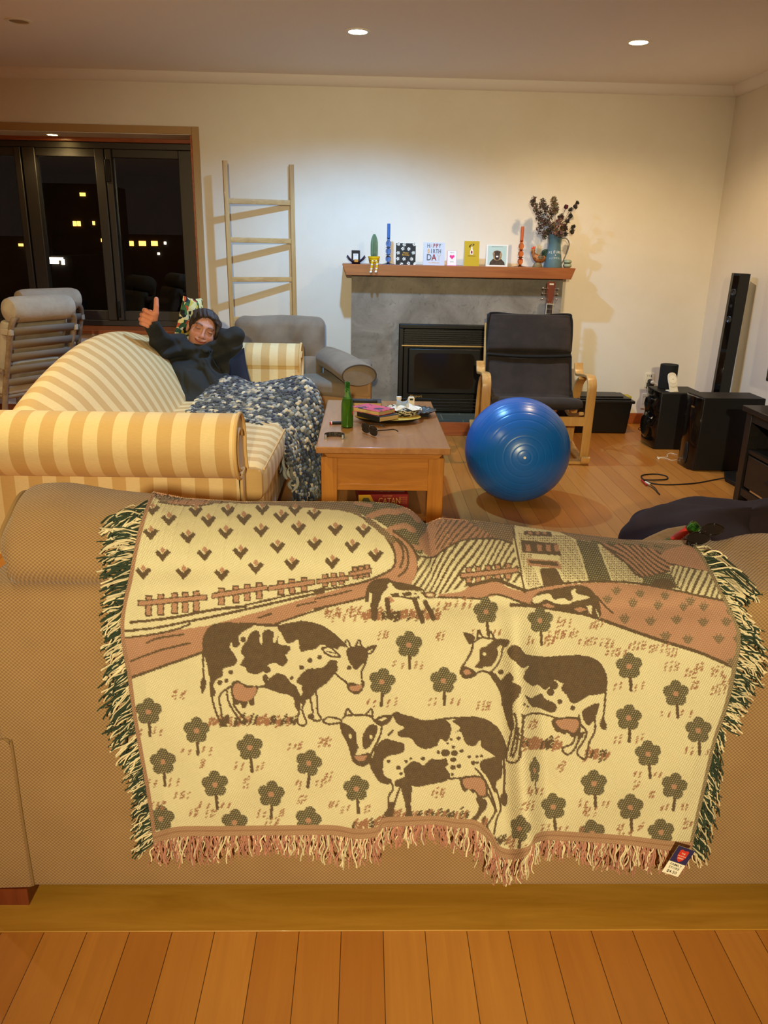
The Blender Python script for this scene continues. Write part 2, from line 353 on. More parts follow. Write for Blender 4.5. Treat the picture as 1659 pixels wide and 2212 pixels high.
block((-60, 110), 28, 508, 'dark house at the left window pane with bright lamps', [(70, 527, 5, 8, M_lit2), (66, 541, 8, 8, M_lit2), (46, 529, 8, 5, M_lit), (72, 557, 4, 12, M_lit2), (75, 582, 3, 5, M_lit2)])
block((104, 150), 24, 552, 'dark shed low behind the middle pane with a white strip light', [(122, 559, 26, 5, M_lit2), (118, 566, 16, 6, M_lit2), (137, 566, 5, 10, M_lit2)])
# downlights
M_rim = mat('downlight_rim', '#f2ead8', .5); 
def downlight(x, y, z, label, col, power, em, r=.05, rr_=.012, ang=152, blend=.55):
    t = thing('downlight', label, 'ceiling light', (x, y, z), group='recessed ceiling downlights')
    MB().lathe([(r, .004), (r+.003, -.006), (r+.02, -.005), (r+.022, .002), (r+.022, .006)], 40).build('rim', M_rim, t)
    MB().lathe([(0, -.002), (r*.8, -.004), (r+.001, -.001), (r+.001, .004), (0, .004)], 40).build('lamp', mat('lamp_'+label[:8], '#ffffff', .4, emit=(em, 40)) if power else mat('lamp_unlit', '#a88e66', .4), t)
    if power: spot((x, y, z-.02), power, col, ang, blend, .035, t)
    return t
downlight(-.055, 5.048, CZ, 'cool white lit downlight above the mantel', LIGHTS['cool'][1], LIGHTS['cool'][0], (.75, .92, 1))
downlight(1.539, 5.113, CZ, 'warm yellow lit downlight nearest the right wall', LIGHTS['warm'][1], LIGHTS['warm'][0], (1, .72, .36))
downlight(-1.908, 5.03, CZ, 'unlit flat downlight at the far left of the ceiling', None, 0, None)
downlight(-2.311, 6.50, OZ1, 'small warm downlight in the window soffit', AMBER, 5, (1, .75, .3), r=.035)
# ================================================================== fireplace
def concrete():
    m, nt, b, N, L = nodes('polished_plaster'); tc = N('ShaderNodeTexCoord').outputs['Object']
    n = N('ShaderNodeTexNoise', Scale=3.2, Detail=8., Roughness=.62, Distortion=.8); L(tc, n.inputs[0])
    n2 = N('ShaderNodeTexNoise', Scale=14., Detail=6., Distortion=2.5); L(tc, n2.inputs[0])
    mr = N('ShaderNodeMapRange'); mr.inputs[1].default_value = .35; mr.inputs[2].default_value = .68; L(n.outputs[0], mr.inputs[0])
    c = mixc(N, L, mr.outputs[0], '#6f665a', '#9a9184'); mr2 = N('ShaderNodeMapRange'); mr2.inputs[1].default_value = .58; mr2.inputs[2].default_value = .72; L(n2.outputs[0], mr2.inputs[0])
    c = mixc(N, L, mth(N, L, 'MULTIPLY', mr2.outputs[0], .55), c, '#5d5045'); L(c, b.inputs['Base Color']); b.inputs['Roughness'].default_value = .55
    bp = N('ShaderNodeBump', Strength=.25, Distance=.004); L(n2.outputs[0], bp.inputs['Height']); L(bp.outputs[0], b.inputs['Normal']); return m
SY = 6.2
fp = thing('fireplace', 'grey concrete fireplace with a black gas heater insert', 'fireplace', (.69, SY, 0)); fp['kind'] = 'structure'
MB().prism([(-.1, 0), (.275, 0), (.275, .77), (.955, .77), (.955, 0), (1.487, 0), (1.487, 1.126), (-.1, 1.126)], SY, WY, 'y').build('surround', concrete(), fp, world=True, flat=True)
M_fire = mat('black_enamel', '#14120f', .4, .3); M_brass = mat('brass_strip', '#c8a468', .35, .8)
ins = MB().box(.262, .968, SY-.05, SY+.02, .745, .778).box(.262, .30, SY-.05, SY+.02, .105, .745).box(.93, .968, SY-.05, SY+.02, .105, .745).box(.30, .93, SY-.02, SY+.02, .105, .745)
insert = ins.build('heater_insert', M_fire, fp, world=True, bevel=.006)
lv = MB()
for i in range(7): lv.box(.30, .93, SY-.046, SY-.018, .632+i*.0155, .640+i*.0155)
lv.build('louvre', mat('louvre_metal', '#2a251f', .4, .4), insert, world=True)
MB().box(.285, .945, SY-.056, SY-.018, .615, .624).build('brass_trim', M_brass, insert, world=True)
dr = MB().box(.335, .895, SY-.05, SY-.018, .25, .60); door = dr.build('fire_door', M_fire, insert, world=True, bevel=.012)
MB().prism([(x, z) for x, z in rr_prof(.46, .27, .04)], SY-.056, SY-.049, 'y', T(.615, 0, .43)).build('glass', mat('fire_glass', '#241c12', .12), door, world=True)
lv = MB()
for z in (.20, .175, .15, .125): lv.box(.30, .93, SY-.04, SY-.018, z, z+.012)
lv.build('lower_grille', M_fire, insert, world=True, bevel=.003)
M_slate = None
def slate():
    m, nt, b, N, L = nodes('slate_tiles'); tc = N('ShaderNodeTexCoord').outputs['Object']; mp = N('ShaderNodeMapping'); mp.inputs['Location'].default_value = (.09, .08, 0); L(tc, mp.inputs[0])
    br = N('ShaderNodeTexBrick', Scale=1., offset=.5); br.inputs['Brick Width'].default_value = .3; br.inputs['Row Height'].default_value = .195; br.inputs['Mortar Size'].default_value = .004
    for i, c in ((1, '#4d5348'), (2, '#5b5a4c'), (3, '#8a8675')): br.inputs[i].default_value = (*lin(c), 1)
    L(mp.outputs[0], br.inputs[0]); n = N('ShaderNodeTexNoise', Scale=9., Detail=5.); L(tc, n.inputs[0])
    L(mixc(N, L, mth(N, L, 'MULTIPLY', n.outputs[0], .5), br.outputs[0], '#3b4038'), b.inputs['Base Color']); b.inputs['Roughness'].default_value = .45; return m
MB().box(-.02, 1.40, 5.84, SY, .07, .098).build('hearth_tiles', slate(), fp, world=True, bevel=.003)
MB().box(-.04, 1.42, 5.822, 5.84, 0, .1).box(-.04, -.02, 5.84, SY, 0, .1).box(1.40, 1.42, 5.84, SY, 0, .1).box(-.02, 1.4, 5.84, SY, 0, .07).build('hearth_kerb', M_rimu, fp, world=True, bevel=.003)
def text(s, size, loc, rot, m, parent, name='lettering', depth=.0006, bold=0, align='CENTER', xs=1.0):
    cu_ = bpy.data.curves.new('t', 'FONT'); cu_.body = s; cu_.size = size; cu_.extrude = depth; cu_.offset = bold; cu_.align_x = align; cu_.align_y = 'CENTER'; cu_.resolution_u = 3
    o = bpy.data.objects.new('t', cu_); COL.objects.link(o); bpy.context.view_layer.update()
    me = bpy.data.meshes.new_from_object(o.evaluated_get(bpy.context.evaluated_depsgraph_get())); bpy.data.objects.remove(o); bpy.data.curves.remove(cu_)
    me.materials.clear(); me.materials.append(m); q = bpy.data.objects.new(name, me); COL.objects.link(q)
    q.location = loc; q.rotation_euler = rot; q.scale = (xs, 1, 1); q.parent = parent
    return q
text('Masport', .028, (.405-.69, -.0485, .232), (pi/2, 0, 0), M_brass, fp)
MT = 1.205; MY0 = 6.095
mant = MB().prism([(-.168, MT), (-.140, 1.126), (1.521, 1.126), (1.549, MT)], MY0, WY, 'y')
mo = mant.build('mantel_shelf', wood('mantel_timber', '#8e4a1e', '#a8602c', .4, 'x', 1.), None, bevel=.003)
tag(mo, 'long brown timber mantel shelf over the grey fireplace', 'shelf')
# ================================================================== ladder
M_bam = wood('bamboo', '#b08850', '#cfa86c', .5, 'z', 1.3); M_bamx = wood('bamboo_across', '#b48c52', '#d2ac70', .5, 'x', 1.3)
lad = thing('ladder', 'slim bamboo towel ladder leaning on the wall beside the window', 'ladder', (-.8, 6.2, 0))
def lpt(px, py, z=None):
    return at(px, py, Y=6.30) 
LT0, LT1 = at(485, 347, Y=6.17), at(629, 356, Y=6.33); LM0, LM1 = at(500, 672, Y=6.17), at(636, 672, Y=6.31)
def ext(a, b): t = a[2]/(a[2]-b[2]); return a+(b-a)*t
LB0, LB1 = ext(LT0, LM0), ext(LT1, LM1)
for (tp, bt) in ((LT0, LB0), (LT1, LB1)): MB().sweep([tuple(bt), tuple(tp)], rr_prof(.033, .034, .006), (1, .3, 0)).build('rail', M_bam, lad, world=True)
def rail_at(T_, B_, py): return min((B_+(T_-B_)*q for q in np.linspace(0, 1, 400)), key=lambda p: abs(proj(p)[1]-py))
for pl_, pr_ in ((433, 438), (518, 521), (603, 604), (690, 689), (776, 774)):
    a, b = rail_at(LT0, LB0, pl_), rail_at(LT1, LB1, pr_); MB().sweep([tuple(a), tuple(b)], rr_prof(.018, .036, .003), (0, 1, 0)).build('rung', M_bamx, lad, world=True)
# ================================================================== striped roll arm sofa
SA = lambda ax, off=0: stripes('ticking_stripe_'+ax+str(off), '#d8b070', '#f0d49c', ax, .056, off)
M_sx, M_sy = SA('x', .01), SA('y'); M_pip = mat('cream_piping', '#e0b878', .7)
so = thing('striped_sofa', 'camelback roll arm sofa in cream and tan stripes with a man reclining on it', 'sofa', (-.95, 4.45, 0))
SX0, SX1, SYN, SYF = -1.46, -.50, 3.17, 5.62      # back, front, near arm, far arm (centre lines)
def arm(yc, sgn, xb, xf, zt_, m):                   # sgn -1: outside faces the camera
    pr = []
    for i in range(33):                              # roll outline in (y, z), outward
        a = R_(-120+i*300/32); pr.append((yc+sgn*(.030+.138*math.cos(a)), zt_-.13+.13*math.sin(a)))
    q = [(yc+sgn*.03, .09), (yc+sgn*.035, .30), (yc+sgn*.03, zt_-.26)]
    out = q+[(p[0], p[1]) for p in pr]
    inn = [(yc-sgn*.10, zt_-.14), (yc-sgn*.14, .40), (yc-sgn*.14, .09)]
    out = out+inn
    ys = np.array(out); mb = MB(); n_ = 28; P = np.zeros((n_+1, len(out), 3))
    for i in range(n_+1):
        x = xb+(xf-xb)*i/n_; P[i, :, 0] = x; P[i, :, 1] = ys[:, 0]; P[i, :, 2] = ys[:, 1]
    mb.grid(P, cv=True)
    k = len(out); mb.f.append(tuple(range(k))[::-1]); mb.m.append(0); mb.f.append(tuple(n_*k+j for j in range(k))); mb.m.append(0)
    o = mb.build('armrest', m, so, world=True, bevel=.012, bseg=3)
    cx = MB(); cpts = [(xf+.004, y, z) for y, z in pr[3:]]+[(xf+.004, inn[0][0], inn[0][1]-.03), (xf+.004, inn[1][0], .42), (xf+.004, inn[2][0], .10)]
    cx.tube(cpts, .008, 8); cx.tube([(xf+.004, yc+sgn*.03, .10), (xf+.004, yc+sgn*.03, zt_-.25), (xf+.004, pr[0][0], pr[0][1])], .008, 8)
    sp_ = [(xf+.005, yc+sgn*(.035+(.105-.05*i/20)*math.cos(R_(-100+i*12))), zt_-.125+(.105-.05*i/20)*math.sin(R_(-100+i*12))) for i in range(21)]
    cx.tube(sp_, .007, 8); cx.build('piping', M_pip, o, world=True)
    return o
arm(SYN, -1, -1.52, -.50, .697, M_sx); arm(5.44, 1, -1.46, -.43, .70, M_sx)
# camel back
def crest(y):
    t = min(max((y-3.2)/(5.6-3.2), 0), 1); return .66+.205*(math.sin(pi*min(t*1.06, 1))**.8 if t > 0 else 0)
mb = MB(); P = []
for i in range(61):
    y = 3.22+2.22*i/60; h = crest(y); row = []
    base = [(-.98, .30), (-1.03, .44), (-1.14, h-.22), (-1.25, h-.085), (-1.33, h-.025), (-1.385, h), (-1.44, h-.02), (-1.475, h-.08), (-1.48, h-.18), (-1.44, h-.3), (-1.43, .09), (-1.3, .09), (-1.12, .2)]
    P.append([(x, y, z) for x, z in smooth_path([(a, b) for a, b in base], 4, True)])
mb.grid(P, cv=True); k = len(P[0]); mb.f += [tuple(range(k))[::-1], tuple(60*k+j for j in range(k))]; mb.m += [0, 0]
mb.build('backrest', M_sy, so, world=True)
MB().box(-1.42, -.435, 3.2, 5.42, .08, .285).build('base', M_sy, so, world=True, bevel=.015)
sc = MB().rbox((-.80, 4.31, .355), (.76, 2.04, .17), .05, 16, (.02, 0, .03)); sco = sc.build('seat_cushion', M_sy, so, world=True)
pp = MB()
for z, x in ((.285, -.432), (.415, -.424)): pp.tube(smooth_path([(x-.004, 3.34, z), (x+(.012 if z > .4 else 0), 4.3, z), (x-.004, 5.26, z)], 6), .0045, 8)
pp.tube([(-.44, 3.31, .415), (-1.1, 3.30, .418)], .0045, 8)
pp.build('piping', M_pip, sco, world=True)
for x, y in ((-1.4, 3.2), (-.52, 3.2), (-1.4, 5.4), (-.52, 5.4)): MB().lathe([(.022, 0), (.03, .08), (0, .08)], 12, T(x, y, 0)).build('foot', mat('dark_wood', '#2b1408', .4), so, world=True)
# ================================================================== grey armchair
M_gry = mat('taupe_corduroy', '#8f7f6c', .9, var=('#7d6d5b', 5, .35, .65), bump=(260, .10), sheen=.15); M_gry2 = mat('tan_base_fabric', '#b08a60', .9, bump=(120, .2))
ac = thing('armchair', 'deep taupe slipcovered armchair between the striped sofa and fireplace', 'armchair', (-.42, 5.8, 0))
def wob(p): return (p[0], p[1]+.010*math.sin(p[0]*22+p[2]*13)+.008*math.sin(p[0]*41-p[2]*26+2*math.sin(p[0]*9)), p[2]+.006*math.sin(p[0]*11+1))
bk = MB().rbox((-.62, 6.03, .65), (.66, .22, .36), .065, 34, (0, .02, 0), wob)
bk.build('backrest', M_gry, ac, world=True)
lw = MB().rbox((-.60, 5.99, .46), (.58, .18, .24), .06, 12, (0, .03, 0)); lw.build('lumbar_cushion', M_gry, ac, world=True)
for sx_, x_ in ((1, -.06), (-1, -1.02)):
    P = []
    for i in range(25):
        t = i/24; y = 6.02-.67*t if sx_ > 0 else 6.10-.2*t; z = .55+.012*math.sin(t*pi)-.03*t; wd = .105+.02*t; e = 1-.12*max(0, (t-.93)/.07)**2
        xo = (-.22*(1-t)+.03*t) if sx_ > 0 else 0; P.append([(x_+xo+wd*e*math.cos(a), y+(.25*wd*math.cos(a) if sx_ > 0 else 0), z+.078*e*math.sin(a)-.01) for a in np.linspace(0, 2*pi, 24, endpoint=False)])
    m2 = MB().grid(P, cv=True); m2.f.append(tuple(range(24))); m2.m.append(0); m2.f.append(tuple(24*24+j for j in range(24))[::-1]); m2.m.append(0)
    ao = m2.build('armrest', M_gry, ac, world=True)
    if sx_ < 0: continue
    pt = [(x_+(.03 if sx_ > 0 else 0)+.113*math.cos(a), 5.348+(.028*math.cos(a) if sx_ > 0 else 0), .510+.0705*math.sin(a)) for a in np.linspace(-.6, pi+.5, 20)]
    MB().tube(pt, .005, 6).build('piping', mat('taupe_seam', '#54473a', .9), ao, world=True)
MB().prism([(-1.06, 5.88), (.045, 5.42), (.06, 6.02), (-1.06, 6.12)], .13, .36, 'z').prism([(-.12, 5.49), (.045, 5.42), (.06, 6.02), (-.12, 6.02)], .34, .47, 'z').build('base', M_gry2, ac, world=True, bevel=.02)
MB().prism([(-.30, 5.96), (-.10, 5.62), (.03, 5.62), (.06, 6.04), (-.30, 6.12)], .36, .53, 'z').build('side_panel', M_gry, ac, world=True, bevel=.03, bseg=4)
MB().prism([(-1.0, 5.85), (-.11, 5.455), (-.11, 5.96), (-1.0, 5.98)], .33, .435, 'z').build('seat_cushion', M_gry, ac, world=True, bevel=.035, bseg=4)
for x, y in ((-1.0, 5.92), (0, 5.5), (-1.0, 6.05), (0, 5.95)): MB().box(x-.03, x+.03, y-.03, y+.03, 0, .13).build('foot', mat('dark_wood', '#2b1408', .4), ac, world=True)
# ================================================================== coffee table
M_oak = wood('honey_oak', '#a8661e', '#c4802e', .38, 'z', 1.); M_oakx = wood('honey_oak_across', '#a8661e', '#c4802e', .38, 'x', 1.); M_oaky = wood('honey_oak_top', '#a06a3c', '#b8824e', .3, 'y', 1., .2)
ct = thing('coffee_table', 'chunky honey oak coffee table in front of the striped sofa', 'coffee table', (.095, 4.2, 0))
TX0, TX1, TY0, TY1, TZ = -.219, .409, 3.609, 4.785, .45
MB().box(TX0, TX1, TY0, TY1, TZ-.032, TZ).build('table_top', M_oaky, ct, world=True, bevel=.005)
MB().prism([(-.26, .0), (.26, .0), (.285, .028), (-.285, .028)], TY0+.03, TY1-.03, 'y', T(.095, 0, TZ-.06)).build('moulding', M_oakx, ct, world=True, bevel=.003)
for x in (TX0+.022, TX1-.022-.076):
    for y in (TY0+.05, TY1-.05-.076): MB().box(x, x+.076, y, y+.076, 0, TZ-.06).build('leg', M_oak, ct, world=True, bevel=.004)
for y, nm in ((TY0+.062, 'apron'), (TY1-.085, 'apron')):
    MB().box(TX0+.09, TX1-.09, y, y+.02, .255, TZ-.06).build(nm, M_oakx, ct, world=True)
    MB().box(TX0+.09, TX1-.09, y-.006, y+.03, .225, .257).build('rail', M_oakx, ct, world=True, bevel=.003)
for x in (TX0+.03, TX1-.05): MB().box(x, x+.02, TY0+.12, TY1-.12, .255, TZ-.06).build('apron', M_oaky, ct, world=True)
MB().box(TX0+.03, TX1-.03, TY0+.06, TY1-.06, .07, .09).build('shelf', M_oaky, ct, world=True, bevel=.003)
# ================================================================== rocking chair
M_birch = wood('bent_birch', '#c08a44', '#dcae68', .35, 'z', .9, .2); M_blkf = mat('charcoal_cotton', '#3a302a', .92, var=('#2e2621', 6, .4, .6), bump=(160, .15), sheen=.05); M_seam = mat('black_piping', '#0d0b0a', .8)
ch = thing('rocking_chair', 'bentwood rocking armchair with black cushion in front of the fireplace', 'rocking chair', (1.125, 5.28, 0), R_(-2))
rp = rr_prof(.058, .02, .006)
for s_ in (-1, 1):
    x = s_*.335; mm = MB()
    run = smooth_path([(x, -.26, .055), (x, -.235, .012), (x, -.10, .012), (x, .12, .015), (x, .30, .05), (x, .46, .13)], 8); mm.sweep(run, rp, (1, 0, 0))
    ro = mm.build('rocker', M_birch, ch)
    up_ = smooth_path([(x, -.205, .03), (x, -.225, .25), (x, -.24, .47), (x, -.225, .535), (x, -.165, .565), (x, .0, .55), (x, .12, .535), (x, .165, .55), (x, .195, .60)], 8)
    MB().sweep(up_, rp, (1, 0, 0)).build('armrest', M_birch, ch)
    br_ = smooth_path([(x*.97, -.02, .535), (x*.97, .08, .48), (x*.97, .15, .36), (x*.97, .20, .20), (x*.97, .235, .05)], 8)
    MB().sweep(br_, rp, (1, 0, 0)).build('leg', M_birch, ch)
    sd_ = smooth_path([(x*.86, -.22, .335), (x*.86, .0, .28), (x*.86, .16, .27), (x*.86, .24, .34), (x*.86, .37, .84)], 8)
    MB().sweep(sd_, rr_prof(.03, .022, .005), (1, 0, 0)).build('seat_frame', M_birch, ch)
MB().box(-.33, .33, -.235, -.215, .255, .315).build('stretcher', M_birch, ch, bevel=.003)
MB().box(-.33, .33, .225, .245, .10, .16).build('stretcher', M_birch, ch, bevel=.003)
MB().box(-.36, .36, -.24, -.16, 0, .022).build('stretcher', M_birch, ch, bevel=.006)
cpath = smooth_path([(0, -.23, .375), (0, -.21, .395), (0, -.1, .375), (0, .08, .34), (0, .145, .36), (0, .19, .43), (0, .25, .56), (0, .285, .665)], 6)
def strap(path, wd, th, nm, m, par, wr=0.004):
    n_ = len(path); P = []
    for i, p in enumerate(path):
        a, b = path[max(i-1, 0)], path[min(i+1, n_-1)]; t = Vector(b)-Vector(a); t.normalize(); nn = t.cross(Vector((1, 0, 0))).normalized()
        e = 1-abs(2*i/(n_-1)-1)**14; row = []
        for j in range(36):
            a2 = 2*pi*j/36; cx_, sx2 = math.cos(a2), math.sin(a2); u = math.copysign(abs(cx_)**.25, cx_)*wd/2; v = math.copysign(abs(sx2)**.6, sx2)*th/2*max(e, .25)
            v += wr*math.sin(u*14+i*1.3)*math.sin(i*.7)
            q = Vector(p)+nn*v; row.append((q.x+u, q.y, q.z))
        P.append(row)
    mb_ = MB().grid(P, cv=True); mb_.f.append(tuple(range(36))); mb_.m.append(0); mb_.f.append(tuple((n_-1)*36+j for j in range(36))[::-1]); mb_.m.append(0)
    return mb_.build(nm, m, par)
cush = strap(cpath, .585, .075, 'cushion', M_blkf, ch)
hp = smooth_path([(0, .268, .655), (0, .29, .72), (0, .32, .80), (0, .342, .875), (0, .35, .905)], 5)
hr = strap(hp, .585, .095, 'headrest', M_blkf, ch, .003)
se = MB(); w2 = .288
se.tube(smooth_path([(-w2, .235, .645), (-w2*.5, .222, .638), (0, .22, .635), (w2*.5, .222, .638), (w2, .235, .645)], 5), .011, 8)
se.tube(smooth_path([(-w2, .26, .67), (-w2-.003, .29, .80), (-w2+.006, .305, .89), (-w2+.04, .318, .915), (0, .318, .900), (w2-.04, .318, .915), (w2-.006, .305, .89), (w2+.003, .29, .80), (w2, .26, .67)], 6), .007, 8)
for s_ in (-1, 1): se.tube([(s_*w2, -.19, .40), (s_*w2, -.1, .41), (s_*w2, .06, .375), (s_*w2, .14, .43), (s_*w2, .21, .57), (s_*w2, .235, .64)], .006, 8)
se.build('piping', M_seam, ch)
# ================================================================== gym ball
def ballmat():
    m, nt, b, N, L = nodes('blue_rubber'); tc = N('ShaderNodeTexCoord').outputs['Object']; sp = N('ShaderNodeSeparateXYZ'); L(tc, sp.inputs[0])
    b.inputs['Base Color'].default_value = (*lin('#1668c0'), 1); b.inputs['Roughness'].default_value = .3; b.inputs['Specular IOR Level'].default_value = .6
    v = N('ShaderNodeTexNoise', Scale=2.); L(tc, v.inputs[0]); L(mixc(N, L, mth(N, L, 'MULTIPLY', v.outputs[0], .3), '#1262bc', '#2076cc'), b.inputs['Base Color']); return m
b0 = at(1115, 1086, Z=0); BR = .287
bc = np.array([.850, 4.262, BR]); ball = thing('exercise_ball', 'big glossy blue exercise ball in front of the rocking chair', 'exercise ball', (bc[0], bc[1], 0))
mb = MB(); axis = Vector((-.05, -1, .10)).normalized(); prof = []
for i in range(241):
    a = pi*i/240; r = BR
    for g in (7, 14, 22, 31, 41, 51, 60, 68, 76, 84, 92): r -= .0016*math.exp(-((math.degrees(a)-g)/.55)**2)
    prof.append((r*math.sin(a), r*math.cos(a)))
MQ = Matrix.Translation((0, 0, BR))@axis.to_track_quat('Z', 'Y').to_matrix().to_4x4()
mb.lathe([(max(p[0], 0), p[1]) for p in prof], 96, MQ); mb.build('ball', ballmat(), ball, angle=80)
MB().lathe([(0, BR+.004), (.006, BR+.004), (.0075, BR+.001), (.0085, BR-.004)], 20, MQ).build('plug', mat('white_plug', '#f0e8d8', .4), ball)
# ================================================================== tan sofa in front
M_tan = weave('tan_basketweave', '#6d4b2c', '#b08a58', .0078); M_tanp = mat('tan_piping', '#8a6a3e', .9); M_redwood = wood('red_brown_wood', '#5e2410', '#7e3a1c', .4, 'z', 1.)
YB = 1.362; FX0, FX1 = -.715, 1.95
sf = thing('tan_sofa', 'tan basketweave sofa seen from behind with a cow blanket over its back', 'sofa', (.3, 1.8, 0))
fp_ = [(YB+.13, .045), (YB, .045), (YB, .69), (YB+.004, .715), (YB+.014, .729), (YB+.03, .734), (YB+.13, .734)]
fb = MB(); NX = 40; P = []
for i in range(NX+1):
    x = FX0+(FX1-FX0)*i/NX; e = 1
    P.append([(x, y, z) for y, z in fp_])
fb.grid(P, cv=True); k = len(fp_); fb.f += [tuple(range(k)), tuple(NX*k+j for j in range(k))[::-1]]; fb.m += [0, 0]
fb.build('back_frame', M_tan, sf, world=True, bevel=.012, bseg=3)
sd = [tuple(at(x, y, Y=YB-.002)) for x, y in ((-30, 1594), (8, 1596), (20, 1602), (26, 1616), (50, 1780), (72, 1912))]
pn = [(p[0], p[2]) for p in sd]+[(FX0-.09, .047), (FX0-.09, sd[0][2])]
MB().prism(pn, YB-.008, YB+.004, 'y').build('arm_panel', M_tan, sf, world=True, bevel=.003)
MB().tube(smooth_path(sd[1:], 5), .0028, 6).build('seam', M_tanp, sf, world=True)
MB().box(FX0-.09, FX0+.10, YB+.004, 2.36, .05, .412).box(FX0, FX0+.17, YB+.13, 2.36, .10, .60).build('armrest', M_tan, sf, world=True, bevel=.05, bseg=4)
MB().box(FX1-.2, FX1, YB+.13, 2.36, .10, .60).build('armrest', M_tan, sf, world=True, bevel=.05, bseg=4)
MB().box(FX0+.17, FX1-.2, YB+.13, 2.30, .12, .32).build('seat_base', M_tan, sf, world=True, bevel=.02)
sq = [(.145, YB+.2), (.145, 2.28), (.80, 2.30), (.90, 2.42)]+[tuple(at(x, y, Z=.46)[:2]) for x, y in ((1398, 1150), (1430, 1136), (1488, 1126), (1528, 1148), (1562, 1175))]+[(1.25, 2.0), (1.22, YB+.2)]
MB().prism(sq, .32, .46, 'z').build('seat_cushion', mat('tan_corduroy', '#c09a60', .9, var=('#ab8550', 30), bump=(200, .3)), sf, world=True, bevel=.035, bseg=4)
MB().box(FX0+.18, .13, YB+.2, 2.28, .32, .45).build('seat_cushion', M_tan, sf, world=True, bevel=.04, bseg=4)
for x, y in ((FX0-.065, YB-.006), (FX1-.1, YB-.006), (FX0+.02, 2.2), (FX1-.1, 2.2)): MB().box(x, x+.082 if y < 2 else x+.07, y, y+.07, 0, .046 if y < 2 else .12).build('leg', M_redwood, sf, world=True)
# back cushions: the same crest line carries the blanket
TC = np.array([(-60, 1075), (5, 1052), (30, 1041), (150, 1042), (250, 1058), (330, 1066), (400, 1080), (520, 1087), (660, 1087), (780, 1087), (850, 1091), (885, 1104), (905, 1122), (917, 1136), (930, 1131), (950, 1122), (1060, 1131), (1200, 1152), (1330, 1167), (1450, 1180), (1505, 1183), (1545, 1170), (1600, 1154), (1640, 1150), (1700, 1156), (1800, 1180)], float)
def crest_py(px): return np.interp(px, TC[:, 0], TC[:, 1])
Z0 = .735
PRO = smooth_path([(.034, -.06), (.018, .06), (.008, .22), (.012, .45), (.036, .70), (.078, .90), (.135, 1.0), (.19, .985), (.245, .86), (.275, .55), (.285, .1), (.28, -.6), (.27, -1.3)], 8)
PRO = np.array(PRO)
def kfac(x):                                     # height of the cushion crest over x, from its outline
    px = 829.+x*1000; 
    for _ in range(6):
        Yc = YB+.12; 
        lo, hi = .01, .3
        py = crest_py(px); d = ray(px, py); m = d[2]/d[1]
        # crest: the largest slope along the profile
        for _ in range(24):
            kk = (lo+hi)/2; y = YB+PRO[:, 0]; z = Z0+PRO[:, 1]*kk
            if ((z-CH)/y).max() > m: hi = kk
            else: lo = kk
        i = ((Z0+PRO[:, 1]*kk-CH)/(YB+PRO[:, 0])).argmax(); q = proj((x, YB+PRO[i, 0], Z0+PRO[i, 1]*kk)); px = q[0]
    return kk
KX = np.linspace(-.75, 1.1, 150); KF = np.array([kfac(x) for x in KX])
def prof_at(x):
    k = np.interp(x, KX, KF); return np.c_[YB+PRO[:, 0], Z0+PRO[:, 1]*k]
def cushion(x0, x1, nm):
    n_ = 60; P = []
    for i in range(n_+1):
        t = i/n_; x = x0+(x1-x0)*(.5-.5*math.cos(pi*t)); q = prof_at(x); q = np.r_[q, [[YB+.16, .47], [YB+.07, .52], [YB+.05, .65]]]
        u = abs((x-x0)/(x1-x0)*2-1); e = max(1-u**40, 0)**.5*.45+.55; c = np.array([YB+.14, .70]); q = c+(q-c)*(np.array([e, .8+.2*e]))
        wv = .004*math.sin(x*21)*math.sin(x*8+1)
        P.append([(x+(.006*math.sin(z*60) if u > .97 else 0), y+wv, z) for y, z in q])
    mb_ = MB().grid(P, cv=True); k = len(P[0]); mb_.f += [tuple(range(k)), tuple(n_*k+j for j in range(k))[::-1]]; mb_.m += [0, 0]
    o = mb_.build(nm, M_tan, sf, world=True, angle=60)
    return o, P
xL = float(at(8, 1150, Y=YB+.05)[0])
c1, P1 = cushion(xL, .122, 'back_cushion'); cushion(.124, .98, 'back_cushion')
MB().tube([(p[0]-.004, p[1]-.002, p[2]) for p in P1[1][2:70:2]], .006, 6).build('piping', M_tanp, c1, world=True)
# ================================================================== the cow blanket
BX0, BX1, BY0, BY1 = 190, 1660, 1040, 1900
PW, PH = BX1-BX0, BY1-BY0
PAL = dict(c=(.82, .735, .45), b=(.046, .021, .014), p=(.46, .205, .135), g=(.026, .036, .022), k=(.13, .075, .05), G=(.20, .125, .09), t=(.33, .125, .07))
FL = dict(c=.0, b=.06, p=.34, g=.48, k=.42, G=.3, t=.15)          # how much cream thread shows through
img = np.zeros((PH, PW, 4), np.float32); img[:] = (*PAL['c'], 0)
REG = dict(A=(200, 1030, 3.318), B=(680, 1050, 3.318), C=(1150, 1080, 3.259), D=(220, 1450, 3.318), E=(680, 1480, 3.318), Q=(1100, 1480, 2.968), P=(0, 0, 1))
def tp(reg, pts): ox, oy, s_ = REG[reg]; return np.array([(ox+x/s_-BX0, oy+y/s_-BY0) for x, y in pts])
def mask(poly):
    x0, y0 = np.floor(poly.min(0)).astype(int); x1, y1 = np.ceil(poly.max(0)).astype(int); x0 = max(x0, 0); y0 = max(y0, 0); x1 = min(x1+1, PW); y1 = min(y1+1, PH)
    if x1 <= x0 or y1 <= y0: return None
    yy, xx = np.mgrid[y0:y1, x0:x1]+.0; ins = np.zeros(yy.shape, bool); n = len(poly)
    for i in range(n):
        (xa, ya), (xb, yb) = poly[i], poly[(i+1) % n]
        if ya == yb: continue
        c = ((ya > yy) != (yb > yy)) & (xx < (xb-xa)*(yy-ya)/(yb-ya)+xa); ins ^= c
    return (slice(y0, y1), slice(x0, x1)), ins
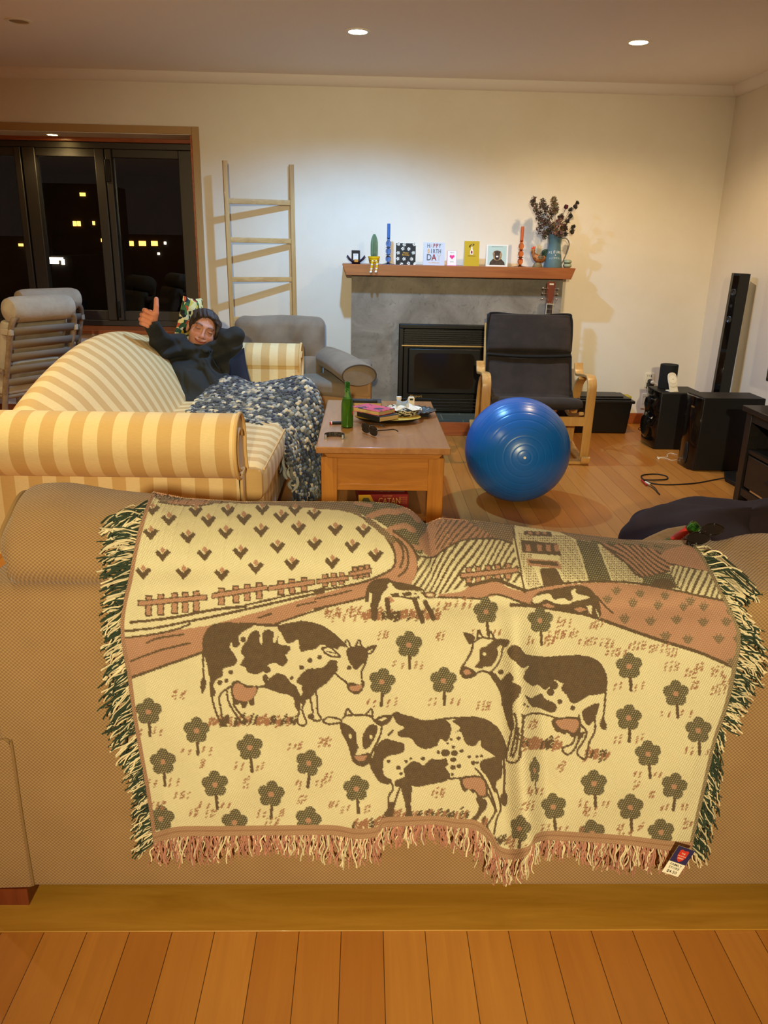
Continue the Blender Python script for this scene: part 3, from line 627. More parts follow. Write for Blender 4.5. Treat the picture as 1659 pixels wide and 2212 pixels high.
def put(sl, ins, c):
    img[sl][ins] = (*PAL[c], FL[c])
def poly(reg, c, pts, smooth=True):
    q = [tp(reg, pts)][0]
    if smooth and len(q) > 4: q = np.array(smooth_path(list(q), 4, True))
    r = mask(q)
    if r: put(r[0], r[1], c)
def stroke(reg, c, pts, w_):
    q = tp(reg, pts); w_ = w_/REG[reg][2]/2
    if len(q) > 2: q = np.array(smooth_path(list(q), 5))
    for i in range(len(q)-1):
        a, b = q[i], q[i+1]; x0, y0 = np.floor(np.minimum(a, b)-w_-1).astype(int); x1, y1 = np.ceil(np.maximum(a, b)+w_+2).astype(int)
        x0 = max(x0, 0); y0 = max(y0, 0); x1 = min(x1, PW); y1 = min(y1, PH)
        if x1 <= x0 or y1 <= y0: continue
        yy, xx = np.mgrid[y0:y1, x0:x1]+.0; d = b-a; L2 = max(d@d, 1e-9); t = np.clip(((xx-a[0])*d[0]+(yy-a[1])*d[1])/L2, 0, 1)
        put((slice(y0, y1), slice(x0, x1)), (xx-a[0]-t*d[0])**2+(yy-a[1]-t*d[1])**2 < w_*w_, c)
def dot(reg, c, x, y, rx, ry=None):
    ry = ry or rx; poly(reg, c, [(x+rx*math.cos(a), y+ry*math.sin(a)) for a in np.linspace(0, 2*pi, 12, endpoint=False)])
def lines_in(reg, pts, bg, c, ang, pitch, w_):           # striped field
    q = np.array(smooth_path(list(tp(reg, pts)), 3, True)); r = mask(q)
    if not r: return
    sl, ins = r; put(sl, ins, bg); yy, xx = np.mgrid[sl[0], sl[1]]; a = R_(ang)
    ph = (xx*math.sin(a)+yy*math.cos(a)+4*np.sin(xx*.05))/pitch; put(sl, ins & ((ph % 1) < w_), c)
for x in range(PW):
    X_ = x+BX0; cy = int(crest_py(X_)-BY0+5); c = 'p' if X_ < 470+20*math.sin(x) else 'G' if X_ < 780 else 'g' if X_ < 905 else 'p' if X_ < 1075 else 'G' if X_ < 1480 else 'p'
    img[:max(cy, 0), x] = (*PAL[c], FL[c])
# -- sky strip and the hills at the fold
poly('P', 'p', [(300, 1050), (360, 1055), (460, 1078), (800, 1080), (800, 1040), (300, 1030)], False)
poly('A', 'G', [(430, 140), (520, 200), (640, 190), (760, 205), (900, 200), (1100, 200), (1659, 235), (1659, 160), (1100, 160), (880, 170), (700, 160), (560, 150)])
poly('A', 'p', [(530, 190), (640, 175), (830, 185), (780, 212), (600, 205)]); stroke('A', 'b', [(470, 190), (600, 210), (740, 218), (860, 205)], 9)
poly('B', 'k', [(0, 120), (280, 115), (340, 230), (420, 300), (540, 420), (570, 500), (500, 380), (340, 240), (180, 185), (0, 172)])
poly('B', 'g', [(280, 110), (450, 100), (600, 118), (700, 180), (790, 265), (850, 300), (760, 370), (770, 480), (735, 490), (680, 420), (560, 330), (430, 250), (340, 215)])
stroke('B', 'p', [(380, 235), (450, 205), (520, 190), (580, 195), (640, 178), (700, 210), (735, 250)], 42)
stroke('B', 'p', [(540, 318), (600, 300), (650, 295), (700, 325)], 38); stroke('B', 'p', [(700, 440), (745, 450)], 34); stroke('B', 'p', [(290, 130), (400, 150)], 26)
# path that winds round the left hill
pth = [tuple(np.array(tp('A', [q])[0])+(BX0, BY0)) for q in ((215, 1150), (520, 1105), (830, 1062), (1200, 960), (1659, 830))]+[tuple(tp('B', [q])[0]+(BX0, BY0)) for q in ((300, 695), (540, 600), (572, 540), (555, 450), (520, 380), (430, 290), (560, 330), (640, 390), (705, 470), (738, 540), (735, 620), (690, 712), (600, 690), (380, 790), (0, 875))]+[tuple(tp('A', [q])[0]+(BX0, BY0)) for q in ((780, 1255), (470, 1365), (265, 1440), (215, 1460))]
poly('P', 'p', pth, False)
for q in (((345, 235), (440, 300), (520, 380), (560, 450), (575, 520), (560, 580), (480, 630), (300, 695), (0, 752)), ((560, 330), (650, 395), (710, 470), (738, 560), (728, 640), (690, 712)), ((560, 370), (620, 440), (630, 520), (610, 580)), ((590, 385), (655, 460), (665, 560), (640, 610), (600, 640))): stroke('B', 'b', q, 17)
stroke('B', 'k', [(380, 255), (470, 320), (560, 400)], 40)
stroke('B', 'b', [(0, 875), (200, 835), (380, 790), (450, 750)], 16)
stroke('B', 'b', [(0, 805), (150, 775), (260, 745)], 13)
for q, w_ in ((((280, 1040), (450, 1022), (620, 1000), (760, 970), (900, 945), (1100, 925)), 20), (((1100, 915), (1350, 860), (1659, 795)), 14), (((220, 1105), (480, 1075), (700, 1030), (900, 990), (1300, 900), (1659, 822)), 18), (((225, 1152), (420, 1128), (600, 1090), (700, 1050)), 15), (((265, 1440), (470, 1365), (780, 1255)), 20), (((390, 1185), (480, 1150), (650, 1125)), 15), (((280, 1315), (480, 1240), (700, 1185)), 15), (((1190, 1005), (1280, 975)), 14), (((1460, 920), (1600, 890)), 13), (((1310, 1052), (1420, 1010), (1659, 935)), 16)): stroke('A', 'b', q, w_)
# buds on the left hill
for r, L_ in (('A', ((430, 250), (740, 262), (970, 258), (1218, 248), (1452, 252), (548, 322), (832, 330), (1085, 315), (1352, 304), (1590, 285), (420, 420), (685, 445), (955, 415), (1208, 400), (1478, 384), (505, 566), (803, 566), (1063, 553), (1328, 515), (1592, 495), (368, 690), (655, 690), (928, 702), (1172, 655), (1432, 632))), ('B', ((150, 325), (350, 335), (270, 445), (435, 508), (125, 555)))):
    for x, y in L_:
        s_ = .93 if y > 300 else .85
        poly(r, 'b', [(x+dx*s_, y+dy*s_) for dx, dy in ((-62, -22), (-40, -44), (-4, -8), (34, -46), (62, -26), (0, 46))], False)
        poly(r, 'p', [(x+dx*s_, y+dy*s_) for dx, dy in ((0, -12), (-20, -42), (0, -66), (22, -42))], False)
# picket fences
def fence(r, a, b, xs, w_=36, up=46, dn=92, th=30):
    for x in xs:
        t = (x-a[0])/(b[0]-a[0]); y = a[1]+(b[1]-a[1])*t
        for c, g in (('b', 7), ('p', -2)): poly(r, c, [(x-w_/2-g, y-up-g), (x+w_/2+g, y-up-g), (x+w_/2+g, y+dn+g), (x-w_/2-g, y+dn+g)], False)
    for c, g in (('b', 7), ('p', -2)): poly(r, c, [(a[0]-g, a[1]-th/2-g), (b[0]+g, b[1]-th/2-g), (b[0]+g, b[1]+th/2+g), (a[0]-g, a[1]+th/2+g)], False)
fence('A', (335, 903), (820, 862), (405, 490, 590, 668, 748)); fence('A', (860, 855), (1250, 792), (925, 1030, 1110, 1198), up=42, dn=70)
fence('A', (1265, 800), (1590, 748), (1350, 1430, 1518), up=40, dn=58); fence('B', (20, 680), (235, 652), (75, 135, 192), 30, 40, 42, 26); fence('B', (248, 628), (402, 602), (288, 330, 375), 28, 38, 36, 24)
# middle hill of stripes, pink hill, house
poly('B', 'p', [(735, 400), (790, 330), (830, 260), (880, 232), (1000, 235), (1160, 250), (1250, 340), (1310, 385), (1060, 395), (930, 460), (850, 512), (780, 490)])
lines_in('B', [(890, 270), (1000, 250), (1120, 262), (1230, 330), (1280, 375), (1060, 385), (940, 445), (870, 460)], 'p', 'b', 52, 9.5, .38)
poly('B', 'k', [(1080, 248), (1200, 255), (1420, 295), (1425, 430), (1310, 385), (1240, 345)])
lines_in('B', [(735, 505), (850, 520), (930, 465), (1050, 402), (1200, 388), (1310, 392), (1420, 430), (1445, 560), (1475, 690), (1280, 672), (1110, 712), (1000, 745), (880, 785), (790, 765), (690, 712), (735, 620)], 'c', 'b', 57, 12.2, .42)
stroke('B', 'b', [(735, 505), (850, 518), (930, 463), (1050, 400), (1200, 386), (1320, 390), (1420, 425)], 14)
fence('B', (1045, 645), (1450, 608), (1100, 1170, 1240, 1310, 1385), 34, 48, 52, 28)
poly('B', 'p', [(870, 785), (1050, 758), (1110, 712), (1290, 672), (1400, 735), (1540, 762), (1659, 770), (1659, 860), (1500, 840), (1340, 783), (1200, 806), (1050, 802)])
stroke('B', 'b', [(1110, 712), (1280, 672), (1380, 700), (1450, 730), (1540, 755), (1659, 745)], 26); stroke('B', 'b', [(690, 712), (790, 788), (1050, 802), (1200, 806), (1260, 780), (1340, 785), (1500, 840), (1659, 862)], 14)
poly('C', 'c', [(-120, 190), (120, 220), (270, 255), (310, 300), (390, 577), (200, 580), (0, 620), (-60, 610), (-140, 320)], False)
def gridin(r, pts):
    q = tp(r, pts); m_ = mask(q)
    if m_: sl, ins = m_; put(sl, ins, 'c'); yy, xx = np.mgrid[sl[0], sl[1]]; put(sl, ins & ((xx % 5) < 2.6) & ((yy % 5) < 2.2), 'k')
gridin('C', [(-100, 240), (250, 262), (300, 310), (380, 570), (205, 575), (185, 430), (190, 330), (-90, 300)]); gridin('C', [(-100, 300), (0, 310), (0, 470), (60, 600), (-50, 610)])
poly('C', 'b', [(-60, 225), (130, 235), (135, 268), (-60, 255)], False)
for x in (-30, 20, 70): poly('C', 'p', [(x, 232), (x+26, 234), (x+28, 254), (x+2, 252)], False)
poly('C', 'b', [(-85, 290), (175, 318), (200, 402), (20, 388), (-70, 375)], False)
for x in (-50, 30, 92, 150): poly('C', 'p', [(x, 322), (x+32, 325), (x+36, 370), (x+4, 368)], False)
poly('C', 'p', [(-45, 420), (180, 438), (205, 495), (-30, 470)], False); poly('C', 'b', [(-30, 432), (170, 445), (185, 475), (-20, 455)], False)
poly('C', 'b', [(50, 490), (165, 490), (215, 580), (75, 615)], False)
stroke('C', 'c', [(-120, 190), (-110, 330), (-40, 620)], 12); stroke('C', 'b', [(-140, 200), (-60, 640)], 14)
poly('C', 'g', [(300, 285), (455, 315), (565, 585), (392, 580), (345, 400)], False)
gridin('C', [(470, 335), (520, 350), (770, 560), (775, 600), (560, 585)]); stroke('C', 'c', [(465, 325), (565, 590)], 14)
lines_in('C', [(475, 312), (700, 318), (880, 360), (1000, 490), (770, 548), (640, 450)], 'p', 'b', -36, 8.5, .45)
stroke('C', 'b', [(475, 312), (640, 440), (770, 552), (1000, 500)], 14)
poly('C', 'g', [(775, 552), (1000, 520), (1050, 635), (850, 612), (775, 605)], False); poly('C', 'b', [(845, 615), (858, 572), (915, 560), (975, 578), (1000, 628)])
poly('C', 'G', [(200, 240), (450, 280), (650, 288), (1060, 312), (1045, 362), (930, 395), (880, 365), (700, 318), (450, 312), (300, 285)], False)
for i in range(5): stroke('C', 'g', [(420+i*110, 300+i*8), (470+i*110, 312+i*8)], 18)
poly('C', 'p', [(900, 400), (940, 360), (1060, 330), (1080, 300), (1190, 310), (1265, 410), (1300, 535), (960, 462)], False)
stroke('C', 'b', [(950, 455), (1100, 490), (1290, 530)], 12); stroke('C', 'b', [(1120, 330), (1160, 355)], 16)
lines_in('C', [(965, 475), (1130, 498), (1290, 535), (1390, 710), (1200, 680), (1050, 645)], 'c', 'b', 68, 11.5, .40)
poly('C', 'p', [(-60, 650), (120, 605), (300, 592), (400, 588), (600, 590), (760, 608), (1050, 652), (1400, 725), (1470, 800), (1500, 900), (1490, 1050), (1430, 1185), (1200, 1085), (950, 1003), (600, 885), (480, 830), (300, 790), (0, 745)], False)
stroke('C', 'b', [(-60, 650), (0, 625), (180, 592), (400, 580), (600, 584), (760, 600), (1040, 650), (1200, 685), (1400, 722)], 14)
stroke('C', 'b', [(-150, 735), (0, 742), (200, 770), (380, 802), (600, 880), (950, 1000), (1200, 1080), (1430, 1182)], 24)
for x, y in ((590, 640), (755, 660), (930, 675), (525, 698), (705, 720), (880, 735), (1060, 742), (1110, 708), (1200, 742), (1390, 778), (645, 825), (830, 840), (1010, 830), (1200, 848), (1360, 848), (935, 948), (1090, 972), (1308, 966), (1445, 970), (1400, 1130)):
    s_ = 1.0 if y > 800 else .85
    poly('C', 'k', [(x+a*s_, y+b*s_) for a, b in ((-44, -10), (-22, -8), (-14, -34), (0, -10), (14, -38), (22, -6), (46, -14), (22, 26), (0, 42), (-22, 26))], False)
# -- grass and flowers
def tuft(r, x, y, n=4, c='t', h=40, sp_=26, sl=14, w_=11):
    rr = random.Random(int(x*7+y*13+n))
    for i in range(n):
        xx = x+(i-(n-1)/2)*sp_+rr.uniform(-4, 4); hh = h*rr.uniform(.7, 1.15)
        for k in range(4): yy = y-hh/2+hh*k/4+rr.uniform(-3, 3); stroke(r, 't' if c == 'p' else c, [(xx-sl*(k/4-.5)-w_*.5, yy+w_*.42), (xx-sl*(k/4-.5)+w_*.5, yy-w_*.3)], w_*.72)
FLW = [(322, 1535, 1), (425, 1576, 1), (540, 1612, 1), (353, 1643, 1), (667, 1646, 1), (465, 1692, 1), (586, 1713, 1), (770, 1701, 1), (349, 1766, 1), (507, 1774, 1), (666, 1769, 1), (883, 1390, 1), (825, 1470, 1), (958, 1468, 1), (1049, 1318, .95), (1166, 1338, 1), (1358, 1437, 1), (1459, 1496, 1), (1357, 1548, 1), (1507, 1575, 1), (1399, 1626, 1), (1282, 1690, 1), (1455, 1696, 1), (1195, 1740, 1), (1361, 1741, 1), (1427, 1795, 1), (1278, 1797, 1), (1124, 1788, .72), (1152, 1662, .42), (443, 1822, 1), (591, 1816, 1), (753, 1822, 1), (908, 1800, 1)]
for x, y, s_ in FLW:
    tl = rng.uniform(-.12, .22)
    stroke('P', 'b', [(x+2, y+20), (x+3-6*tl*4, y+52)], 7 if s_ > .6 else 3)
    for i in (-2, -1, 1, 2): tuft('P', x+i*13*s_+(3 if i > 0 else -3), y+46+rng.uniform(-3, 4), 1, 'p', 15, 7, 4, 3.6)
    for k, (ox, oy) in enumerate(((1.2, 1.2), (0, 0))):
        for i in range(5):
            a = -pi/2+i*2*pi/5+tl; rr = 16.5; dot('P', 'b' if k == 0 and False else 'g', x+rr*math.cos(a)*s_, y+rr*math.sin(a), 12.6*s_, 12.6)
    dot('P', 'g', x, y, 15*s_, 15); dot('P', 'p', x, y+1, 6*s_, 6)
for x, y, n in ((385, 1500, 4), (640, 1612, 4), (700, 1605, 3), (440, 1650, 2), (535, 1690, 2), (420, 1755, 3), (455, 1755, 3), (395, 1718, 4), (590, 1778, 4), (830, 1372, 3), (950, 1375, 3), (700, 1600, 3), (708, 1680, 3), (718, 1738, 3), (948, 1712, 4), (990, 1425, 0), (1045, 1525, 4), (1150, 1565, 3), (1213, 1655, 3), (1375, 1695, 2), (1270, 1752, 4), (1350, 1805, 4), (1490, 1780, 4), (1210, 1805, 2), (1140, 1740, 3), (720, 1325, 4), (765, 1320, 4), (1000, 1305, 4), (960, 1310, 4), (700, 1290, 0), (1230, 1370, 5), (1270, 1385, 5), (1215, 1345, 4), (1310, 1390, 4), (1330, 1410, 5), (1375, 1395, 5), (1420, 1400, 5), (1450, 1440, 4), (1490, 1455, 4), (1545, 1450, 4), (1570, 1470, 4), (1500, 1480, 3), (1550, 1490, 4), (1450, 1410, 3), (1510, 1440, 3), (1285, 1350, 4), (1200, 1372, 4), (1185, 1385, 3), (345, 1740, 4), (650, 1725, 3), (1405, 1715, 2), (1255, 1795, 2)):
    if n: tuft('P', x, y, n, 'p', 20, 8, 5, 3.6)
def sward(r, x0, x1, y0, y1, n, seed):
    rr = random.Random(seed)
    for i in range(n):
        t = (i+rr.random()*.5)/n; x = x0+(x1-x0)*t; y = y0+(y1-y0)*t+rr.uniform(-12, 12); tuft(r, x, y, 1, 'b' if rr.random() < .45 else 'p', rr.uniform(50, 90), 10, rr.uniform(-6, 24), 17)
sward('D', 780, 1400, 355, 355, 30, 1); sward('E', 480, 1110, 930, 930, 30, 2); sward('E', 280, 500, 1010, 970, 12, 3); sward('Q', 80, 330, 375, 380, 18, 4); sward('Q', 480, 640, 450, 455, 10, 5); sward('B', 350, 900, 925, 925, 34, 6); sward('E', 1195, 1230, 980, 990, 4, 7); sward('E', 1280, 1440, 1110, 1120, 8, 8)
for x in range(0, 12): tuft('B', 80+x*26, 900+(x % 3)*25, 1, 'p', 60, 10, 8, 11)
# -- small cow on the hill, lying cow
poly('B', 'b', [(370, 745), (392, 690), (440, 660), (520, 655), (560, 675), (700, 705), (790, 750), (700, 752), (600, 745), (540, 700), (515, 740), (485, 770), (478, 800), (455, 860), (445, 955), (405, 950), (402, 870), (392, 828), (362, 832), (360, 800)])
poly('B', 'c', [(505, 770), (530, 740), (522, 700), (550, 690), (560, 735), (620, 752), (740, 760), (880, 775), (870, 800), (740, 820), (620, 800), (560, 775)])
poly('B', 'c', [(392, 760), (412, 770), (405, 830), (385, 835)]); poly('B', 'b', [(540, 775), (600, 770), (610, 795), (560, 800)]); poly('B', 'b', [(620, 770), (680, 760), (700, 785), (640, 795)])
for x, y in ((720, 775), (690, 805), (740, 800), (770, 770)): dot('B', 'b', x, y, 12, 8)
dot('B', 'b', 825, 783, 48, 24); dot('B', 'p', 825, 783, 34, 14); dot('B', 'c', 825, 783, 22, 9); poly('B', 'p', [(500, 800), (540, 788), (572, 822), (540, 835)], False)
for q in (((520, 815), (530, 890), (545, 940)), ((715, 815), (740, 880), (770, 965)), ((790, 830), (820, 880), (850, 945)), ((560, 790), (640, 800), (700, 812))): stroke('B', 'b', q, 34 if q[0][0] != 560 else 12)
poly('C', 'b', [(-10, 700), (40, 650), (120, 630), (200, 615), (270, 605), (340, 603), (400, 628), (452, 690), (478, 760), (472, 822), (420, 802), (390, 790), (300, 792), (180, 764), (80, 752), (-10, 742)])
for q in ([(0, 690), (60, 668), (120, 662), (150, 702), (215, 692), (262, 712), (285, 690), (268, 650), (300, 628), (312, 662), (400, 688), (352, 705), (300, 712), (235, 732), (150, 722), (90, 700), (40, 722), (0, 720)], [(380, 745), (420, 740), (410, 800), (395, 780)], [(440, 750), (460, 790), (470, 830), (455, 800)]): poly('C', 'c', q)
poly('C', 'p', [(60, 735), (110, 728), (165, 750), (110, 752)]); poly('C', 'p', [(290, 760), (340, 750), (385, 765), (330, 785)]); stroke('C', 'b', [(450, 685), (505, 742), (562, 788)], 13)
# -- cow with its head low, left
poly('A', 'c', [(990, 1068), (1180, 1060), (1340, 1068), (1500, 1240), (1640, 1210), (1660, 1290), (1500, 1500), (1300, 1480), (1000, 1480), (900, 1500), (860, 1400)], False)
poly('A', 'b', [(788, 1240), (795, 1140), (838, 1070), (885, 1045), (980, 1038), (1080, 1045), (1165, 1052), (1095, 1095), (1052, 1130), (1045, 1165), (1000, 1180), (985, 1212), (1010, 1255), (1040, 1310), (1012, 1350), (940, 1370), (935, 1420), (890, 1450), (868, 1490), (885, 1545), (858, 1570), (848, 1480), (832, 1400), (812, 1310)])
stroke('A', 'b', [(1060, 1045), (1180, 1052), (1340, 1062)], 20)
poly('A', 'b', [(1325, 1065), (1420, 1038), (1510, 1028), (1600, 1045), (1672, 1075), (1760, 1140), (1830, 1215), (1790, 1235), (1720, 1222), (1640, 1198), (1600, 1230), (1540, 1240), (1492, 1246), (1475, 1165), (1430, 1187), (1390, 1182), (1358, 1120)])
poly('B', 'b', [(-60, 1310), (20, 1300), (70, 1285), (112, 1240), (160, 1252), (168, 1300), (148, 1335), (80, 1410), (20, 1455), (-40, 1520), (-120, 1530), (-90, 1480), (-40, 1440), (-130, 1400)])
poly('A', 'b', [(1100, 1180), (1130, 1118), (1160, 1098), (1195, 1108), (1200, 1180), (1215, 1190), (1222, 1110), (1262, 1090), (1300, 1112), (1295, 1172), (1312, 1180), (1338, 1130), (1332, 1190), (1420, 1212), (1400, 1262), (1380, 1272), (1402, 1312), (1370, 1350), (1338, 1345), (1310, 1330), (1260, 1345), (1220, 1392), (1170, 1410), (1110, 1390), (1098, 1360), (1060, 1340), (1090, 1290), (1068, 1260), (1075, 1210)])
dot('A', 'b', 1028, 1190, 28); dot('A', 'b', 1080, 1160, 20)
for x, y, r in ((993, 1395, 18), (962, 1455, 16), (913, 1470, 18), (1427, 1438, 15), (1500, 1362, 18), (1520, 1412, 16), (1545, 1440, 15), (1560, 1310, 18), (1250, 1378, 26), (1630, 1285, 14)): dot('A', 'b', x, y, r)
dot('A', 'b', 1240, 1440, 20, 30)
poly('A', 'b', [(1232, 1490), (1290, 1422), (1340, 1402), (1392, 1430), (1422, 1472), (1462, 1500), (1490, 1580), (1482, 1680), (1450, 1640), (1430, 1570), (1310, 1535)])
stroke('A', 'b', [(1000, 1480), (1040, 1462), (1110, 1495), (1190, 1498), (1262, 1490)], 14)
poly('A', 'b', [(1000, 1490), (1050, 1458), (1110, 1494), (1192, 1494), (1160, 1580), (1162, 1628), (1130, 1630), (1118, 1600), (1102, 1648), (1072, 1648), (1060, 1612), (1040, 1632), (1012, 1610), (992, 1540)]); poly('A', 'p', [(1014, 1495), (1052, 1472), (1110, 1506), (1178, 1506), (1146, 1585), (1100, 1600), (1030, 1590), (1008, 1540)])
stroke('A', 'b', [(792, 1245), (794, 1340), (798, 1440)], 15); poly('A', 'b', [(795, 1425), (818, 1470), (802, 1532), (785, 1545), (774, 1480)])
for q in (((785, 60), (782, 130), (800, 220), (822, 290), (850, 360)), ((935, 100), (870, 140), (845, 182), (850, 240), (872, 350)), ((895, 130), (912, 220), (960, 300), (1000, 360)), ((945, 190), (948, 240), (1000, 310), (1042, 355)), ((1400, 170), (1412, 280), (1402, 350), (1430, 385), (1466, 368), (1446, 305), (1436, 260), (1458, 205), (1470, 140)), ((1480, 140), (1500, 220), (1512, 300), (1500, 335), (1545, 352)), ((1530, 120), (1545, 200), (1545, 280), (1572, 335), (1545, 352)), ((1150, 105), (1290, 130), (1380, 160))): stroke('D', 'b', q, 15)
poly('D', 'b', [(842, 340), (882, 330), (902, 390), (848, 396)], False); poly('D', 'b', [(975, 365), (1020, 340), (1045, 365), (1030, 380)], False); dot('D', 'b', 1440, 205, 20, 26); dot('D', 'b', 1500, 320, 22); dot('D', 'b', 1800-340, 120, 26, 34)
# head
poly('B', 'c', [(170, 1160), (250, 1150), (380, 1150), (370, 1250), (345, 1340), (345, 1430), (250, 1440), (170, 1330)])
stroke('B', 'b', [(140, 1332), (190, 1375), (238, 1415)], 15); stroke('B', 'b', [(378, 1190), (360, 1270), (335, 1330), (345, 1410)], 15)
poly('B', 'b', [(232, 1160), (300, 1140), (352, 1145), (382, 1190), (368, 1240), (335, 1275), (300, 1312), (272, 1290), (238, 1235)])
poly('B', 'b', [(228, 1425), (262, 1400), (320, 1418), (352, 1388), (352, 1440), (312, 1485), (270, 1480), (238, 1455)]); poly('B', 'p', [(250, 1432), (290, 1424), (340, 1418), (330, 1452), (300, 1464), (262, 1460)])
dot('B', 'b', 245, 1298, 16); dot('B', 'b', 35, 1225, 16)
poly('B', 'b', [(350, 1180), (380, 1145), (442, 1136), (412, 1192), (365, 1205)]); poly('B', 'c', [(372, 1185), (420, 1152), (400, 1185)], False)
poly('B', 'b', [(45, 1155), (110, 1145), (155, 1178), (190, 1222), (120, 1222), (75, 1200)]); poly('B', 'c', [(66, 1166), (108, 1158), (145, 1186), (165, 1210), (122, 1208), (88, 1192)]); stroke('B', 'b', [(90, 1180), (150, 1195)], 8)
for q in (((212, 1145), (232, 1095), (258, 1145)), ((292, 1142), (318, 1098), (335, 1142))): stroke('B', 'b', q, 13)
# -- cow looking left, right
poly('B', 'b', [(1065, 1042), (1130, 1060), (1148, 1092), (1112, 1132), (1085, 1095)]); stroke('B', 'b', [(1135, 1115), (1122, 1180), (1090, 1240), (1052, 1295), (1045, 1340)], 16)
poly('B', 'b', [(1038, 1315), (1080, 1288), (1150, 1325), (1155, 1352), (1110, 1375), (1058, 1370)]); poly('B', 'p', [(1058, 1322), (1098, 1308), (1122, 1335), (1080, 1352)])
stroke('B', 'b', [(1150, 1340), (1200, 1320), (1252, 1328), (1300, 1290), (1335, 1235), (1352, 1190)], 14)
poly('B', 'b', [(1182, 1168), (1230, 1140), (1290, 1098), (1352, 1092), (1402, 1108), (1382, 1152), (1342, 1140), (1308, 1160), (1320, 1202), (1270, 1282), (1220, 1290), (1190, 1302), (1142, 1290), (1178, 1250)]); dot('B', 'c', 1215, 1200, 11, 14)
for q in (((1162, 1090), (1170, 1030), (1205, 1085)), ((1245, 1082), (1258, 1040), (1290, 1095)), ((1140, 1115), (1190, 1082), (1240, 1088), (1295, 1095)), ((1400, 1110), (1360, 1150), (1345, 1190))): stroke('B', 'b', q, 14)
stroke('B', 'b', [(1240, 1330), (1300, 1390), (1345, 1480), (1350, 1560)], 14)
poly('B', 'b', [(1250, 1335), (1300, 1340), (1340, 1382), (1400, 1330), (1432, 1370), (1425, 1402), (1470, 1432), (1462, 1500), (1430, 1560), (1428, 1640), (1440, 1720), (1415, 1760), (1385, 1690), (1350, 1560), (1330, 1470)]); dot('B', 'b', 1338, 1328, 24, 18)
poly('B', 'b', [(1385, 1180), (1420, 1140), (1460, 1150), (1500, 1200), (1560, 1212), (1660, 1215), (1830, 1222), (1840, 1245), (1830, 1300), (1855, 1350), (1790, 1412), (1720, 1380), (1690, 1420), (1650, 1455), (1590, 1422), (1550, 1432), (1490, 1382), (1500, 1322), (1530, 1285), (1475, 1300), (1440, 1255), (1410, 1230)])
poly('C', 'b', [(195, 1108), (330, 1088), (450, 1118), (512, 1200), (525, 1290), (502, 1352), (440, 1368), (392, 1372), (350, 1400), (310, 1422), (270, 1420), (240, 1370), (200, 1320), (240, 1260), (236, 1205), (198, 1172)])
stroke('C', 'b', [(60, 1108), (200, 1098), (330, 1090)], 14)
poly('C', 'b', [(345, 1490), (390, 1450), (452, 1425), (470, 1440), (440, 1525), (400, 1580), (370, 1562)])
poly('Q', 'b', [(92, 60), (130, 80), (200, 48), (222, 78), (290, 110), (302, 150), (270, 172), (190, 145), (130, 130)])
for x, y, r in ((265, 40, 24), (322, 100, 16), (405, 140, 16), (90, 120, 8), (112, 135, 8), (285, -5, 28), (180, -30, 10)): dot('Q', 'b', x, y, r)
stroke('Q', 'b', [(82, 260), (85, 212), (110, 186), (180, 178), (260, 192), (330, 212), (435, 206)], 13)
poly('Q', 'b', [(280, 212), (440, 202), (455, 260), (450, 305), (402, 332), (372, 300), (350, 312), (330, 300), (292, 285)]); poly('Q', 'p', [(298, 222), (428, 214), (440, 262), (410, 300), (370, 282), (330, 272)])
stroke('Q', 'b', [(612, 0), (612, 80), (600, 210)], 13); poly('Q', 'b', [(596, 200), (622, 250), (615, 282), (590, 275), (578, 240)]); stroke('C', 'b', [(515, 1230), (515, 1330), (508, 1420)], 14)
for q in (((445, 190), (452, 240), (492, 290), (482, 340), (432, 425), (478, 470), (498, 440)), ((545, 190), (546, 290), (512, 360), (494, 440)), ((425, 310), (400, 370), (338, 400), (368, 440), (412, 410), (442, 350), (475, 300))): stroke('Q', 'b', q, 14)
poly('Q', 'b', [(470, 185), (540, 140), (522, 240), (490, 222)]); poly('Q', 'b', [(440, 300), (480, 290), (470, 330), (430, 345)])
for q in (((1420, 320), (1402, 400), (1385, 470), (1382, 535), (1440, 552), (1470, 512), (1476, 400), (1488, 260), (1482, 205)), ((1440, 200), (1452, 280), (1430, 420), (1410, 500)), ((1462, 300), (1450, 450), (1425, 510))): stroke('E', 'b', q, 16)
# -- cow facing us, bottom
poly('E', 'b', [(558, 205), (590, 183), (622, 200), (690, 216), (760, 242), (850, 242), (930, 240), (972, 280), (972, 342), (940, 402), (900, 380), (870, 432), (800, 452), (740, 432), (700, 382), (668, 370), (612, 366), (592, 332), (642, 298), (592, 268)])
stroke('E', 'b', [(850, 248), (960, 232), (1060, 228), (1140, 226)], 15); stroke('E', 'b', [(490, 260), (560, 205), (600, 190)], 13)
poly('E', 'b', [(1008, 332), (1042, 300), (990, 258), (1000, 245), (1100, 222), (1200, 230), (1292, 280), (1352, 360), (1382, 450), (1372, 522), (1330, 522), (1262, 482), (1190, 432), (1184, 390), (1140, 432), (1080, 410), (1048, 332)])
poly('E', 'b', [(480, 390), (520, 380), (600, 400), (640, 412), (640, 460), (612, 486), (530, 502), (490, 545), (500, 640), (552, 672), (545, 702), (470, 692), (418, 622), (393, 560), (410, 522), (440, 432)])
poly('E', 'b', [(640, 592), (700, 540), (750, 550), (780, 570), (830, 522), (880, 530), (942, 520), (952, 572), (932, 582), (972, 642), (940, 680), (830, 706), (740, 722), (690, 717), (640, 718), (580, 722), (578, 680), (640, 652)])
poly('E', 'b', [(618, 715), (692, 712), (686, 850), (702, 935), (700, 962), (640, 972), (650, 930), (648, 850)]); poly('E', 'b', [(535, 825), (575, 835), (545, 980), (492, 992)], False)
